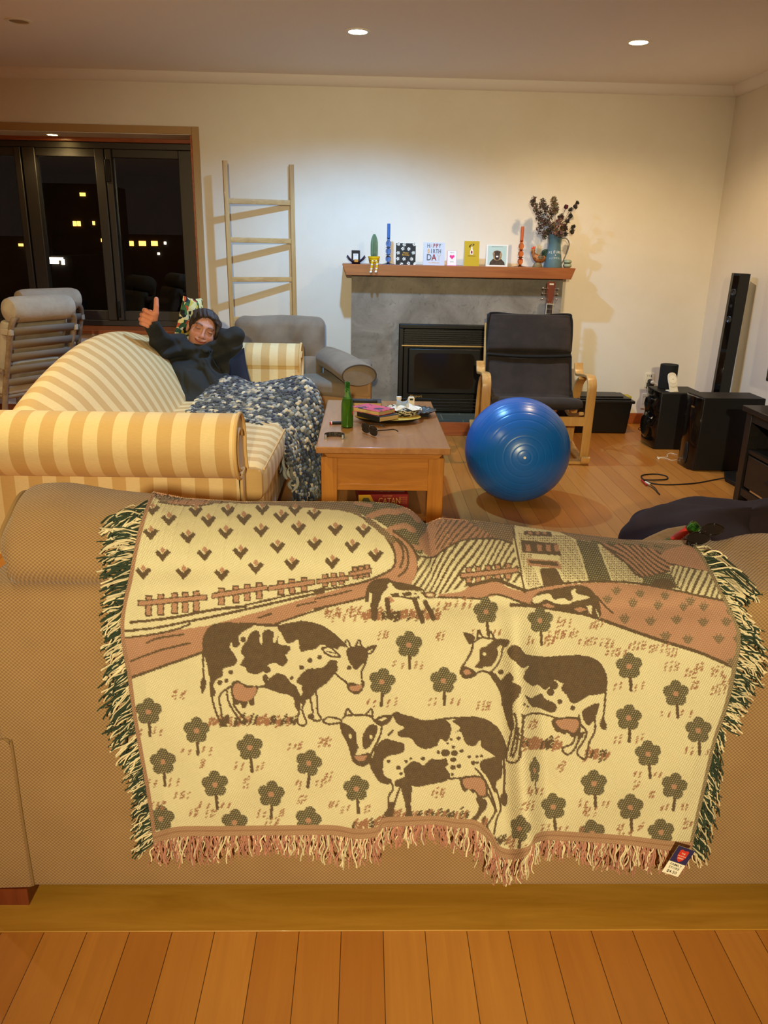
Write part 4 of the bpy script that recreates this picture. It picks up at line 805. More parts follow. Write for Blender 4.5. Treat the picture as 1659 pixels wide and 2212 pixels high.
for q in (((548, 690), (562, 735), (532, 800), (535, 870)), ((612, 730), (575, 830), (552, 960)), ((1240, 780), (1272, 840), (1290, 900), (1252, 970), (1230, 1010), (1262, 1062)), ((1300, 740), (1332, 870), (1302, 950), (1280, 1060)), ((940, 665), (1050, 660), (1200, 655)), ((1340, 520), (1330, 600), (1300, 680)), ((1150, 590), (1200, 650), (1240, 720), (1280, 830), (1300, 900))): stroke('E', 'b', q, 15)
poly('E', 'b', [(1188, 540), (1250, 515), (1335, 510), (1342, 640), (1300, 690), (1288, 765), (1232, 650), (1190, 600)]); poly('E', 'b', [(1150, 800), (1222, 815), (1228, 870), (1190, 920), (1162, 962), (1108, 962), (1150, 920), (1172, 865)])
poly('E', 'b', [(1045, 655), (1205, 650), (1240, 775), (1215, 800), (1165, 800), (1148, 762), (1130, 770), (1100, 742), (1075, 762), (1050, 730)]); poly('E', 'p', [(1062, 668), (1195, 664), (1224, 770), (1180, 784), (1140, 742), (1080, 730)])
stroke('E', 'b', [(1355, 500), (1362, 640), (1356, 780)], 20); poly('E', 'b', [(1338, 770), (1382, 770), (1387, 822), (1372, 862), (1328, 832)])
poly('E', 'c', [(185, 250), (230, 215), (400, 215), (470, 270), (470, 370), (410, 470), (380, 550), (290, 550), (240, 410)])
for q in (((185, 262), (200, 330), (240, 410), (262, 480), (282, 540), (340, 570), (392, 540), (412, 470), (462, 370), (482, 290)), ((200, 232), (230, 211), (300, 208), (390, 215), (425, 250)), ((215, 212), (235, 165), (268, 205)), ((368, 202), (405, 165), (414, 216))): stroke('E', 'b', q, 16)
poly('E', 'b', [(190, 275), (240, 278), (292, 330), (302, 400), (312, 442), (285, 492), (262, 470), (225, 385)]); poly('E', 'b', [(368, 300), (410, 275), (448, 290), (442, 342), (402, 420), (372, 452), (345, 440), (340, 370)])
dot('E', 'c', 255, 360, 12, 16); dot('E', 'c', 402, 365, 10, 16); poly('E', 'b', [(265, 478), (312, 496), (370, 480), (402, 488), (382, 550), (340, 572), (288, 552)]); poly('E', 'p', [(278, 502), (380, 500), (350, 535), (308, 537)])
poly('E', 'b', [(50, 250), (100, 216), (190, 236), (195, 268), (120, 280), (78, 274)]); poly('E', 'c', [(72, 250), (105, 230), (178, 246), (178, 256), (120, 266), (88, 264)]); poly('E', 'b', [(430, 240), (480, 212), (555, 212), (532, 262), (482, 288), (436, 272)]); poly('E', 'c', [(450, 245), (485, 228), (530, 226), (480, 250)])
stroke('E', 'b', [(530, 350), (560, 320)], 16)
for x, y, r in ((935, 480, 32), (998, 482, 25), (1050, 465, 16), (990, 437, 14), (1030, 375, 16), (975, 382, 12), (950, 410, 10), (885, 475, 14), (870, 420, 16), (990, 530, 20), (1030, 575, 18), (988, 585, 20), (775, 520, 16), (690, 520, 12), (655, 540, 14), (600, 588, 18), (620, 630, 14), (530, 540, 14), (1105, 508, 14), (1135, 550, 18), (1160, 505, 12), (1195, 500, 12), (1165, 548, 12), (985, 635, 12)): dot('E', 'b', x, y, r, r*.85)
# ---- cloth geometry: outline curves in fabric space, laid over the sofa back
def crv(pts, n):
    P_ = np.array(smooth_path(pts, 12)); d = np.r_[0, np.cumsum(np.hypot(*np.diff(P_, axis=0).T))]; t = np.linspace(0, d[-1], n); return np.c_[np.interp(t, d, P_[:, 0]), np.interp(t, d, P_[:, 1])]
NU, NV = 640, 400
Lc = crv([(330, 1063), (310, 1110), (292, 1180), (278, 1255), (263, 1320), (262, 1375), (276, 1455), (286, 1530), (301, 1620), (319, 1720), (333, 1822)], NV)
Rc = crv([(1502, 1182), (1522, 1208), (1548, 1258), (1575, 1310), (1595, 1352), (1598, 1390), (1591, 1432), (1572, 1520), (1546, 1600), (1521, 1710), (1492, 1838)], NV)
Bc = crv([(333, 1822), (360, 1813), (395, 1806), (480, 1805), (600, 1804), (717, 1803), (770, 1811), (815, 1806), (830, 1787), (870, 1784), (936, 1781), (985, 1788), (1026, 1792), (1058, 1818), (1076, 1848), (1112, 1856), (1140, 1846), (1152, 1822), (1180, 1814), (1218, 1815), (1336, 1823), (1437, 1835), (1492, 1838)], NU)
tx = np.interp(np.linspace(0, 1, NU), [0, 1], [330, 1502]); Tc = np.c_[tx, crest_py(tx)+.8]
u = np.linspace(0, 1, NU)[None, :, None]; v = np.linspace(0, 1, NV)[:, None, None]
G = (1-v)*Tc[None]+v*Bc[None]+(1-u)*Lc[:, None]+u*Rc[:, None]-((1-u)*(1-v)*Tc[0]+u*(1-v)*Tc[-1]+(1-u)*v*Bc[0]+u*v*Bc[-1])
uv = G.copy()
# surface: intersect each sight line with the sofa-back profile (profile varies with x)
FR = np.array([(YB, .045), (YB, .60), (YB+.002, .70), (YB+.005, .718), (YB+.012, .735)])
def surf(px, py):
    px = np.asarray(px, float); py = np.asarray(py, float); D = fw+cr*((px-829.5)/F)[..., None]-cu*((py-1106)/F)[..., None]
    m = D[..., 2]/D[..., 1]; y = np.full(px.shape, YB)
    for _ in range(3):
        x = D[..., 0]/D[..., 1]*y; k = np.interp(x, KX, KF); sel = np.round((k-KF.min())/(np.ptp(KF)+1e-9)*80).astype(int); yn = np.empty_like(y)
        for s_ in np.unique(sel):
            kk = KF.min()+s_/80*np.ptp(KF); q = np.r_[FR, np.c_[YB+PRO[6:, 0], Z0+PRO[6:, 1]*kk]]; sl = (q[:, 1]-CH)/q[:, 0]; i = sl.argmax()
            sl = np.maximum.accumulate(sl[:i+1]); w_ = sel == s_; yn[w_] = np.interp(m[w_], sl, q[:i+1, 0])
        y = yn
    t = y/D[..., 1]; return D*t[..., None]+np.array([0, 0, CH]), D
S, D = surf(G[..., 0], G[..., 1])
dep = np.linalg.norm(S-np.array([0, 0, CH]), axis=-1)       # the cloth bridges the crease smoothly
for _ in range(3):
    q = np.pad(dep, ((9, 9), (0, 0)), 'edge'); c_ = np.cumsum(np.pad(q, ((1, 0), (0, 0))), 0); sm_ = (c_[19:]-c_[:-19])/19; wgt = np.clip((G[..., 1]-crest_py(G[..., 0])-12)/40, 0, 1); dep = dep*(1-wgt)+sm_*wgt
S = np.array([0, 0, CH])+D/np.linalg.norm(D, axis=-1, keepdims=True)*dep[..., None]
# lift off the sofa and folds (cloth thickness, slack, the big crease at the right of the middle)
gx, gy = G[..., 0], G[..., 1]; vv = np.repeat(np.linspace(0, 1, NV)[:, None], NU, 1)
hang = np.clip((gy-1290)/520, 0, 1)
lift = .010+.006*hang
rx = 1098+(gy-1290)*.052
rid = np.exp(-((gx-rx-12)/26)**2)*.034*np.clip((gy-1270)/150, 0, 1)*(1+.6*hang)
dip = -np.exp(-((gx-rx-62)/20)**2)*.010*np.clip((gy-1280)/150, 0, 1)
lift = lift+rid+np.maximum(dip, -.009)
lift += np.exp(-((gx-925)/95)**2)*.020*hang**2+np.exp(-((gx-825)/24)**2)*-.008*hang**3
lift += .004*hang*(1+np.sin(gx/31.+gy/140.))*np.clip((gy-1600)/200, 0, 1)
lift += .0075*(1+np.sin(gx/67+gy/52+1.5*np.sin(gy/70)))*.5+.005*(1+np.sin(gx/130-gy/60))*.5*hang+.0018*np.sin(gx/21-gy/33)
lift += .010*np.exp(-((gy-1297-.02*(gx-900))/22)**2)*np.clip((gx-700)/200, .25, 1)
lift *= np.clip((gy-(crest_py(gx)))/40, .12, 1)
edge = np.minimum(np.linspace(0, 1, NU), 1-np.linspace(0, 1, NU))[None]; lift *= .55+.45*np.clip(edge/.03, 0, 1)
nv_ = np.cos(0); S = S-D/np.linalg.norm(D, axis=-1, keepdims=True)*lift[..., None]
# over the crest and down the far side
back = []
for r_ in range(1, 15):
    t = r_/14; dy = .004+.12*t; dz = -.46*dy-.07*t**2; back.append(S[0]+np.array([0, dy, dz])+np.array([0, 0, 0]))
V = np.concatenate([np.array(back[::-1]), S], 0); NB = len(back)
GV = np.concatenate([np.array([G[0]-np.array([0, 2.2*(r_)]) for r_ in range(14, 0, -1)]), G], 0)
ix = np.clip(np.round(GV[..., 0]-BX0).astype(int), 0, PW-1); iy = np.clip(np.round(GV[..., 1]-BY0).astype(int), 0, PH-1)
Cc = img[iy, ix].copy(); a_ = np.linspace(0, 1, NU)
Cc[:, a_ < .0075] = (*lin('#9c6a55'), .35); Cc[:, a_ > .9925] = (*lin('#7c6a50'), .45); Cc[NB+NV-13:, :] = (.40, .20, .115, .25); Cc[NB+NV-8:NB+NV-6, :] = (.30, .13, .07, .1)
def clothmat():
    m, nt, b, N, L = nodes('tapestry_weave'); at_ = N('ShaderNodeVertexColor', layer_name='Col'); uvn = N('ShaderNodeUVMap', uv_map='thread'); sp = N('ShaderNodeSeparateXYZ'); L(uvn.outputs[0], sp.inputs[0])
    X, Y = sp.outputs[0], sp.outputs[1]; k = 2*pi/5.2
    tw = mth(N, L, 'SINE', mth(N, L, 'MULTIPLY', mth(N, L, 'ADD', X, mth(N, L, 'MULTIPLY', Y, .55)), k)); t2 = mth(N, L, 'SINE', mth(N, L, 'MULTIPLY', mth(N, L, 'SUBTRACT', Y, mth(N, L, 'MULTIPLY', X, .15)), 2*pi/4.4))
    pr = mth(N, L, 'ADD', mth(N, L, 'MULTIPLY', tw, .6), mth(N, L, 'MULTIPLY', t2, .5)); nz = N('ShaderNodeTexNoise', Scale=.45, Detail=2.); L(uvn.outputs[0], nz.inputs[0])
    pr = mth(N, L, 'ADD', pr, mth(N, L, 'SUBTRACT', mth(N, L, 'MULTIPLY', nz.outputs[0], 1.6), .8)); mr = N('ShaderNodeMapRange'); mr.inputs[1].default_value = .25; mr.inputs[2].default_value = .55; L(pr, mr.inputs[0])
    fl = mth(N, L, 'MULTIPLY', mr.outputs[0], at_.outputs['Alpha']); c = mixc(N, L, fl, at_.outputs[0], (.72, .58, .32))
    k2 = 2*pi/3.4; wv = mth(N, L, 'MULTIPLY', mth(N, L, 'SINE', mth(N, L, 'MULTIPLY', X, k2)), mth(N, L, 'SINE', mth(N, L, 'MULTIPLY', Y, k2))); nl = N('ShaderNodeTexNoise', Scale=.09, Detail=4.); L(uvn.outputs[0], nl.inputs[0])
    c = mixc(N, L, mth(N, L, 'ADD', mth(N, L, 'MULTIPLY', mth(N, L, 'ABSOLUTE', wv), .22), mth(N, L, 'MULTIPLY', nl.outputs[0], .20)), c, (.42, .28, .12)); L(c, b.inputs['Base Color']); b.inputs['Roughness'].default_value = .92; b.inputs['Sheen Weight'].default_value = .03
    h = mth(N, L, 'ADD', mth(N, L, 'MULTIPLY', wv, .5), mth(N, L, 'MULTIPLY', tw, .35)); bp = N('ShaderNodeBump', Strength=.7, Distance=.002); L(h, bp.inputs['Height']); L(bp.outputs[0], b.inputs['Normal']); return m
M_cloth = clothmat(); VV = V.reshape(-1, 3); nr_, nc_ = V.shape[:2]
me = bpy.data.meshes.new('cow_blanket'); ii, jj = np.mgrid[0:nr_-1, 0:nc_-1]; a = (ii*nc_+jj).ravel(); FQ = np.c_[a, a+nc_, a+nc_+1, a+1]
me.vertices.add(len(VV)); me.vertices.foreach_set('co', VV.astype(np.float32).ravel()); me.loops.add(FQ.size); me.loops.foreach_set('vertex_index', FQ.astype(np.int32).ravel()); me.polygons.add(len(FQ)); me.polygons.foreach_set('loop_start', np.arange(0, FQ.size, 4, dtype=np.int32)); me.update(calc_edges=True)
me.polygons.foreach_set('use_smooth', [True]*len(FQ)); ca = me.color_attributes.new('Col', 'FLOAT_COLOR', 'POINT'); ca.data.foreach_set('color', Cc.reshape(-1, 4).astype(np.float32).ravel())
ul = me.uv_layers.new(name='thread'); ul.data.foreach_set('uv', GV.reshape(-1, 2)[FQ.ravel()].astype(np.float32).ravel()); me.materials.append(M_cloth); me.validate()
bl = thing('cow_blanket', 'woven throw blanket with cows, flowers and a farmhouse over the tan sofa back', 'blanket', (0.1, YB+.02, .16))
bo = bpy.data.objects.new('woven_cloth', me); COL.objects.link(bo); bo.parent = bl; bo.location = -Vector(bl.location)
sm = bo.modifiers.new('solid', 'SOLIDIFY'); sm.thickness = .003; sm.offset = 1
# fringes of twisted yarn
M_yarn = mat('fringe_yarn', vcol=True, rough=.95)
def fringe(curve_px, S_pts, outdir, length, n, cols, seed, droop, name):
    rr = random.Random(seed); mb_ = MB(); m_ = len(S_pts)
    for i in range(n):
        t = (i+rr.uniform(-.4, .4))/n*(m_-1); a0 = int(min(max(t, 0), m_-1)); p = Vector(S_pts[a0]); L_ = length(a0/(m_-1))*rr.uniform(.7, 1.2); o_ = Vector(outdir(a0/(m_-1))).normalized()
        c = cols[0] if rr.random() < cols[2] else cols[1]; f0_ = rr.uniform(.75, 1.15); c = tuple(q*f0_ for q in c); pts = [p+Vector((0, .004, 0))]; q = p.copy(); dr = o_+Vector((rr.uniform(-.35, .35), rr.uniform(-.25, .05), rr.uniform(-.3, .3)))
        ph = rr.uniform(0, 6.3); wv = rr.uniform(.15, .6)
        for s_ in range(1, 8):
            f_ = s_/7; d = dr.normalized()*(1-droop*f_)+Vector((0, 0, -droop*1.4*f_))+Vector((math.sin(ph+f_*7)*wv, math.cos(ph+f_*5)*.12, math.sin(ph*2+f_*6)*wv*.5)); d.normalize(); q = q+d*L_/7
            yl = limit(q); q.y = min(q.y, yl-rr.uniform(.001, .012)); pts.append(q.copy())
        mb_.tube(smooth_path([tuple(z) for z in pts], 2), [rr.uniform(.0011, .0017)]*15, 5, col=c)
    return mb_.build(name, M_yarn, bl, world=True, kind='stuff')
def limit(q):                                    # how far back a strand may lie: on the sofa back
    if q.z < Z0-.02: return YB-.002
    pr_ = prof_at(q.x); i = pr_[:, 1].argmax(); 
    return float(np.interp(q.z, pr_[6:i+1, 1], pr_[6:i+1, 0]))-.002 if q.z < pr_[i, 1] else 9
GRN, CRM, PNK = (.026, .042, .022), (.68, .56, .34), (.46, .20, .13)
fringe(None, S[:, 1], lambda t: (-1, -.1, -.15+.3*math.sin(t*9)) if t < .55 else (-1, -.15, -.45), lambda t: .050+.012*math.sin(t*13), 460, (CRM, GRN, .42), 3, .28, 'fringe')
fringe(None, S[:int(NV*.60), -2], lambda t: (1, -.1, .15 if t < .15 else -.05), lambda t: (.048+.012*math.sin(t*11+1))*min(1, .62+t*3), 260, (CRM, GRN, .46), 4, .35, 'fringe')
fringe(None, S[int(NV*.60):, -2], lambda t: (.8, -.1, -.5), lambda t: .020+.030*min(t*2.2, 1), 190, (CRM, GRN, .36), 5, .5, 'fringe')
fringe(None, S[-1], lambda t: (.05*math.sin(t*40), -.08, -1), lambda t: .052+.010*math.sin(t*23), 640, (CRM, PNK, .36), 6, .25, 'fringe')
# shop price tag at the lower right corner
tg = thing('price_tag', 'purple and white paper price tag pinned to the blanket corner', 'price tag')
c4 = [at(x, y, Y=YB-.052) for x, y in ((1452, 1822), (1487, 1834), (1464, 1895), (1430, 1882))]
tl, tr, brc, blc = [Vector(p) for p in c4]; ux = (tr-tl).normalized(); uy = ((tl-blc)-ux*(tl-blc).dot(ux)).normalized(); uz = ux.cross(uy); TWd = (tr-tl).length; THt = (tl-blc).length
tg.matrix_world = Matrix(((ux.x, uy.x, uz.x, (blc+brc).x/2), (ux.y, uy.y, uz.y, (blc+brc).y/2), (ux.z, uy.z, uz.z, (blc+brc).z/2), (0, 0, 0, 1)))
M_ink = mat('black_ink', '#15100c', .7); M_paper = mat('tag_paper', '#f2e8cf', .7); M_purp = mat('tag_purple', '#2b2350', .7); M_red = mat('tag_red', '#c8321e', .7)
hw = TWd/2; MB().box(-hw, hw, 0, THt, -.0003, .0003).build('card', M_paper, tg)
MB().box(-hw, hw, THt*.44, THt, .0003, .0006).build('purple_panel', M_purp, tg)
MB().prism([(hw*x, THt*(.70+.22*y)) for x, y in ((-.52, .8), (-.35, 1.0), (0, .86), (.35, 1.0), (.52, .8), (.5, -.1), (.32, -.65), (0, -1.0), (-.32, -.65), (-.5, -.1))], .0006, .0009).build('red_shield', M_red, tg)
for s_, sz, y in (('THE', .20, .79), ('SALVATION', .135, .70), ('ARMY', .20, .615)): text(s_, hw*sz*1.35, (0, THt*y, .0010), (0, 0, 0), M_paper, tg, depth=.00005)
for s_, sz, y in (('FAMILY', .42, .355), ('STORE', .42, .24), ('$4.50', .52, .10)): text(s_, hw*sz, (0, THt*y, .0004), (0, 0, 0), M_ink, tg, depth=.00005, bold=.00006, xs=1.05)
# ================================================================== things on the mantel
M_white = mat('white_card', '#f2ece2', .7); M_pinkc = mat('hot_pink', '#f0308a', .6); M_black = mat('matt_black', '#16130f', .6); M_yel = mat('mustard_card', '#c4a416', .6)
M_gold = mat('gold_foil', '#c89838', .4, .6); M_dred = mat('dark_red_print', '#8e1f1c', .6); M_gyp = mat('grey_print', '#5e6468', .6); M_pblue = mat('pale_blue_print', '#b8d0c8', .6); M_brn = mat('brown_print', '#54402e', .7, var=('#2e2219', 60)); M_tanp2 = mat('tan_print', '#b89a70', .7, var=('#8a6c48', 80))
GC = 'greeting cards on the mantel'
def card(px, pw, ph, Y, label, m, lean=8, rz=0):
    x = float(at(px, 572, Y=Y)[0]); t = thing('greeting_card', label, 'card', (x, Y, MT), R_(rz), GC); L_ = Matrix.Rotation(R_(-lean), 4, 'X'); B_ = T(0, .0, 0)
    MB().box(-pw/2, pw/2, 0, .0012, 0, ph, L_).build('front_leaf', m, t)
    hy = math.sin(R_(lean))*ph; MB().box(-pw/2, pw/2, -.0012, 0, 0, ph*math.cos(R_(lean))/math.cos(R_(lean)), T(0, 2*hy, 0)@Matrix.Rotation(R_(lean), 4, 'X')).build('back_leaf', M_white, t)
    return t, L_
t, L_ = card(876, .146, .157, 6.17, 'black greeting card printed with white footballs', M_black)
mb = MB(); mk = mb; k = 0
for r_, row in enumerate(((-.055, -.012, .062), (-.022, .022), (-.056, .056), (-.058, -.012, .044), (.022, -.03, .07))):
    z = (.140, .115, .078, .036, .006)[r_]
    for x in row:
        zz = min(z+rng.uniform(-.006, .008), .149); rr = .0125
        cl_ = [(max(-.073, min(.073, x+rr*math.cos(a))), max(.0, min(.157, zz+rr*math.sin(a)))) for a in np.linspace(0, 2*pi, 20, endpoint=False)]
        mb.mi = 0; mb.prism(cl_, -.0012, -.0004, 'y', L_)
        for q in range(6):
            a = q*2*pi/5; d_ = 0 if q == 5 else .0095; xx, z2 = x+d_*math.cos(a), zz+d_*math.sin(a)
            mb.mi = 1
            if abs(xx) < .07 and .003 < z2 < .154: mk.prism([(xx+.0034*math.cos(b), z2+.0034*math.sin(b)) for b in np.linspace(0, 2*pi, 5, endpoint=False)], -.0018, -.0012, 'y', L_)
mb.build('football_print', [M_white, M_black], t, flat=True)
def ctext(s, size, x, z, m, t, L_, bold=0, al='CENTER', xs=1.):
    o = text(s, size, (0, 0, 0), (0, 0, 0), m, t, depth=.0003, bold=bold, align=al, xs=xs); o.matrix_basis = L_@T(x, -.0009, z)@Matrix.Rotation(pi/2, 4, 'X')@Matrix.Diagonal((xs, 1, 1, 1)); return o
ctext('Happy', .016, 0, .085, M_gold, t, L_); ctext('Birthday', .016, 0, .070, M_gold, t, L_)
t, L_ = card(937, .157, .166, 6.19, 'pale silver card reading HAPPY BIRTH DAY in mixed coloured capitals', mat('silver_card', '#ccd0dc', .5))
def word(s, cols, x0, x1, z, h):
    n = len(s)
    for i, c in enumerate(s):
        x = x0+(x1-x0)*(i+.5)/n; ctext(c, h*1.38, x, z, cols[i], t, L_, .0009, xs=.85*(x1-x0)/n/(h*.82) if c != 'I' else .8)
word('HAPPY', (M_gyp, mat('silver_foil', '#b4b8c0', .3, .5), M_dred, M_dred, M_gyp), -.052, .052, .137, .029); word('BIRTH', (M_gold, M_gyp, M_gyp, M_gyp, M_gyp), -.052, .052, .099, .030); word('DAY', (M_gyp, M_dred, mat('silver_foil', '#b4b8c0', .3, .5)), -.055, .055, .054, .046)
ctext('TO A SPECIAL GUY', .0095, 0, .018, M_gold, t, L_, .0002)
t, L_ = card(976, .072, .109, 6.17, 'tiny white card with a bright pink heart', M_white, 9)
hp_ = [(.0165*(math.sin(a)**3)*1.1, .063+.0011*(13*math.cos(a)-5*math.cos(2*a)-2*math.cos(3*a)-math.cos(4*a))) for a in np.linspace(0, 2*pi, 40, endpoint=False)]
MB().prism(hp_, -.0016, -.0002, 'y', L_).build('heart_print', M_pinkc, t, flat=True)
pkb = mat('pink_edge', '#e06aa8', .6); MB().box(-.036, -.0335, -.0006, 0, 0, .109, L_).box(.0335, .036, -.0006, 0, 0, .109, L_).box(-.036, .036, -.0006, 0, .1065, .109, L_).box(-.036, .036, -.0006, 0, 0, .0025, L_).build('border_print', pkb, t, flat=True)
ctext('with love', .008, 0, .093, M_gyp, t, L_); ctext('for you', .008, 0, .028, M_gyp, t, L_)
t, L_ = card(1018, .112, .182, 6.19, 'mustard yellow card with a small white bottle drawing', M_yel)
MB().prism([(-.011, .082), (.011, .082), (.011, .108), (.005, .120), (.005, .136), (-.005, .136), (-.005, .120), (-.011, .108)], -.0014, -.0002, 'y', L_).build('bottle_print', M_white, t, flat=True)
pq = MB().prism([(-.006, .088), (.006, .088), (.006, .105), (0, .112), (-.006, .105)], -.0018, -.0014, 'y', L_); pq.build('label_print', M_dred, t, flat=True)
MB().prism([(-.018, .14), (-.002, .148), (.004, .158), (-.006, .152), (-.016, .150)], -.0014, -.0002, 'y', L_).prism([(.004, .142), (.018, .150), (.016, .160), (.008, .154)], -.0014, -.0002, 'y', L_).prism([(-.02, .132), (-.01, .132), (-.01, .142), (-.02, .142)], -.0014, -.0002, 'y', L_).build('leaf_print', M_brn, t, flat=True); ctext('cheers to you', .010, 0, .072, M_brn, t, L_)
t, L_ = card(1073, .160, .158, 6.19, 'square white bordered card with a laughing baboon portrait', M_white)
MB().box(-.070, .070, -.0008, 0, .010, .148, L_).build('backdrop_print', M_pblue, t, flat=True)
MB().prism([(-.056, .010), (.060, .010), (.056, .030), (.036, .050), (.020, .062), (-.018, .062), (-.036, .048), (-.052, .030)], -.0012, -.0008, 'y', L_).build('body_print', M_brn, t, flat=True)
MB().prism([(-.030, .070), (-.026, .052), (0, .040), (.026, .050), (.034, .066), (.036, .090), (.026, .108), (0, .116), (-.022, .110), (-.034, .094)], -.0016, -.0012, 'y', L_).build('mane_print', M_tanp2, t, flat=True)
MB().prism([(-.018, .062), (-.010, .048), (0, .044), (.012, .048), (.018, .064), (.020, .094), (.026, .104), (.012, .112), (-.012, .112), (-.024, .104), (-.018, .094)], -.0020, -.0016, 'y', L_).build('face_print', M_brn, t, flat=True)
MB().prism([(-.011, .060), (0, .052), (.011, .060), (.013, .074), (0, .079), (-.013, .074)], -.0024, -.0020, 'y', L_).build('mouth_print', M_black, t, flat=True); MB().box(-.008, .009, -.0028, -.0024, .065, .076, L_).build('teeth_print', M_white, t, flat=True)
ctext('HAPPY BIRTHDAY TO YOU', .007, 0, .140, M_gyp, t, L_)
# dish with boxed candle
dx = -.068; M_nav = mat('navy_glaze', '#1c1c48', .3)
t = thing('trinket_dish', 'small navy boat shaped dish at the left end of the mantel', 'dish', (dx, 6.18, MT))
pr_ = []
for i in range(13):
    u_ = i/12*2-1; row = []
    for j in range(13):
        v_ = j/12*2-1; row.append((u_*.072*(1-.12*abs(v_)), v_*.05, .006+.042*abs(u_)**2.2+.012*abs(v_)**2.5))
    pr_.append(row)
MB().grid(pr_).build('bowl', M_nav, t, solid=.005); MB().lathe([(.03, 0), (.034, .008)], 20).build('foot', M_nav, t)
MB().box(-.013, .016, -.056, -.05, .012, .032).build('badge', mat('amber_badge', '#c8861e', .4), t, bevel=.004)
t = thing('candle_box', 'small black candle box with white label inside the navy dish', 'candle', (dx-.002, 6.18, MT+.0095)); MB().box(-.031, .031, -.02, .02, 0, .085).build('box', M_black, t, bevel=.002); MB().box(-.018, .018, -.0207, -.0202, .018, .062).build('label', M_white, t); text('NUIT', .009, (0, -.0209, .052), (pi/2, 0, 0), M_ink, t)
# cactus pot with dangling legs
t = thing('cactus_pot', 'tall cactus in a yellow pot with striped legs dangling over the mantel', 'potted plant', (.064, 6.128, MT)); M_py = mat('yellow_glaze', '#e8bc14', .3); M_cac = mat('cactus_green', '#4d6a48', .7, var=('#6a8058', 40))
MB().lathe([(0, 0), (.026, 0), (.034, .01), (.038, .03), (.040, .042), (.043, .043), (.044, .056), (.038, .056), (.036, .048), (0, .048)], 28).build('pot', M_py, t); MB().lathe([(.0405, .0275), (.0412, .029), (.0405, .0305)], 28).lathe([(.0375, .0145), (.0382, .016), (.0375, .0175)], 28).build('band', mat('brown_glaze', '#6e4a10', .4), t)
cp = []
for i in range(22):
    z = .045+.165*i/21; f_ = i/21; r_ = .024*min(1, .7+f_*2)*(1-max(0, f_-.55)**2*3.6)
    cp.append([((r_+.0035*math.cos(9*a)*min(1, r_/.02))*math.cos(a), (r_+.0035*math.cos(9*a)*min(1, r_/.02))*math.sin(a), z) for a in np.linspace(0, 2*pi, 54, endpoint=False)])
cm_ = MB().grid(cp, cv=True); cm_.f.append(tuple(21*54+j for j in range(54))); cm_.m.append(0); cc = cm_.build('cactus', M_cac, t)
sp_ = MB()
for k in range(9):
    a = k*2*pi/9
    for i in range(1, 19): z = .05+.0085*i; f_ = (z-.045)/.165; r_ = .024*min(1, .7+f_*2)*(1-max(0, f_-.55)**2*3.6)+.0035; sp_.ell((r_*math.cos(a), r_*math.sin(a), z), .0014, 6)
sp_.build('spines', M_white, cc, kind='stuff')
MB().ell((0, 0, .047), (.035, .035, .006), 14).build('soil', M_black, t)
for s_, q in ((-1, ((-.010, -.036, .024), (-.014, -.05, .012), (-.016, -.053, -.015), (-.020, -.052, -.042))), (1, ((.014, -.036, .024), (.020, -.05, .014), (.022, -.053, -.012), (.017, -.052, -.040)))):
    pp_ = smooth_path(q, 6); lg = MB()
    for i in range(len(pp_)-1): lg.mi = 1 if (i//2) % 3 == 1 else 0; lg.tube([tuple(pp_[i]), tuple(pp_[i+1])], .0085, 12, cap=True)
    lo = lg.build('leg', [M_py, M_white], t); e = pp_[-1]
    MB().ell((e[0]-.004, e[1]-.008, e[2]-.012), (.009, .016, .008), 12).tube([tuple(e), (e[0], e[1], e[2]-.012)], .0075, 10).build('boot', M_white, lo)
# bubble glass candlesticks
def candlestick(x, mglass, mwax, label, h):
    t = thing('candlestick', label, 'candlestick', (x, 6.20, MT), group='bubble glass candlesticks'); pr_ = [(0, 0), (.046, 0), (.048, .003), (.03, .007), (.010, .012), (.009, .02)]
    z = .02
    for k in range(3):
        for a in np.linspace(-60, 60, 9): pr_.append((.0205*math.cos(R_(a)), z+.020+.0215*math.sin(R_(a))/.87*.95))
        z += .041
        if k < 2: pr_ += [(.009, z+.001), (.020, z+.004), (.022, z+.006), (.020, z+.008), (.009, z+.011)]; z += .012
    pr_ += [(.010, z+.002), (.013, z+.010), (.013, z+.018), (0, z+.018)]; zz = z+.010
    MB().lathe(pr_, 32).build('glass_stem', mglass, t, angle=60); MB().lathe([(0, zz), (.0118, zz+.009), (.0118, h-.001), (.003, h), (0, h)], 20).build('candle', mwax, t)
candlestick(.17, mat('blue_glass', '#6f96e0', .04, trans=1, ior=1.4), mat('blue_wax', '#3a6cb0', .45), 'blue bubble glass candlestick beside the cactus', .285); candlestick(1.154, mat('amber_glass', '#f08848', .04, trans=1, ior=1.4), mat('orange_wax', '#c86030', .45), 'amber bubble glass candlestick beside the rooster', .284)
# rooster
t = thing('rooster_figurine', 'ceramic rooster with red comb and dark green tail', 'figurine', (1.283, 6.19, MT)); RM = lambda n, c: mat('rooster_'+n, c, .4, var=(('#6e3a18', 60) if n == 'body' else ('#203828', 60)))
MB().lathe([(0, 0), (.036, 0), (.038, .006), (.030, .022), (.02, .034), (0, .036)], 20, sy=.7).build('base', mat('rooster_base', '#7a6a44', .5), t)
MB().tube(smooth_path([(-.042, 0, .118), (-.038, 0, .100), (-.026, 0, .080), (.0, 0, .062), (.032, 0, .062), (.050, 0, .078)], 6), [.006]+list(np.interp(np.linspace(0, 1, 30), [0, .25, .55, .8, 1], [.013, .016, .030, .028, .012])), 16).ell((-.040, 0, .118), (.015, .012, .015), 14).tube([(-.004, -.008, .05), (-.004, -.008, .028)], .006, 8).tube([(.012, .008, .05), (.012, .008, .028)], .006, 8).build('body', RM('body', '#c07838'), t)
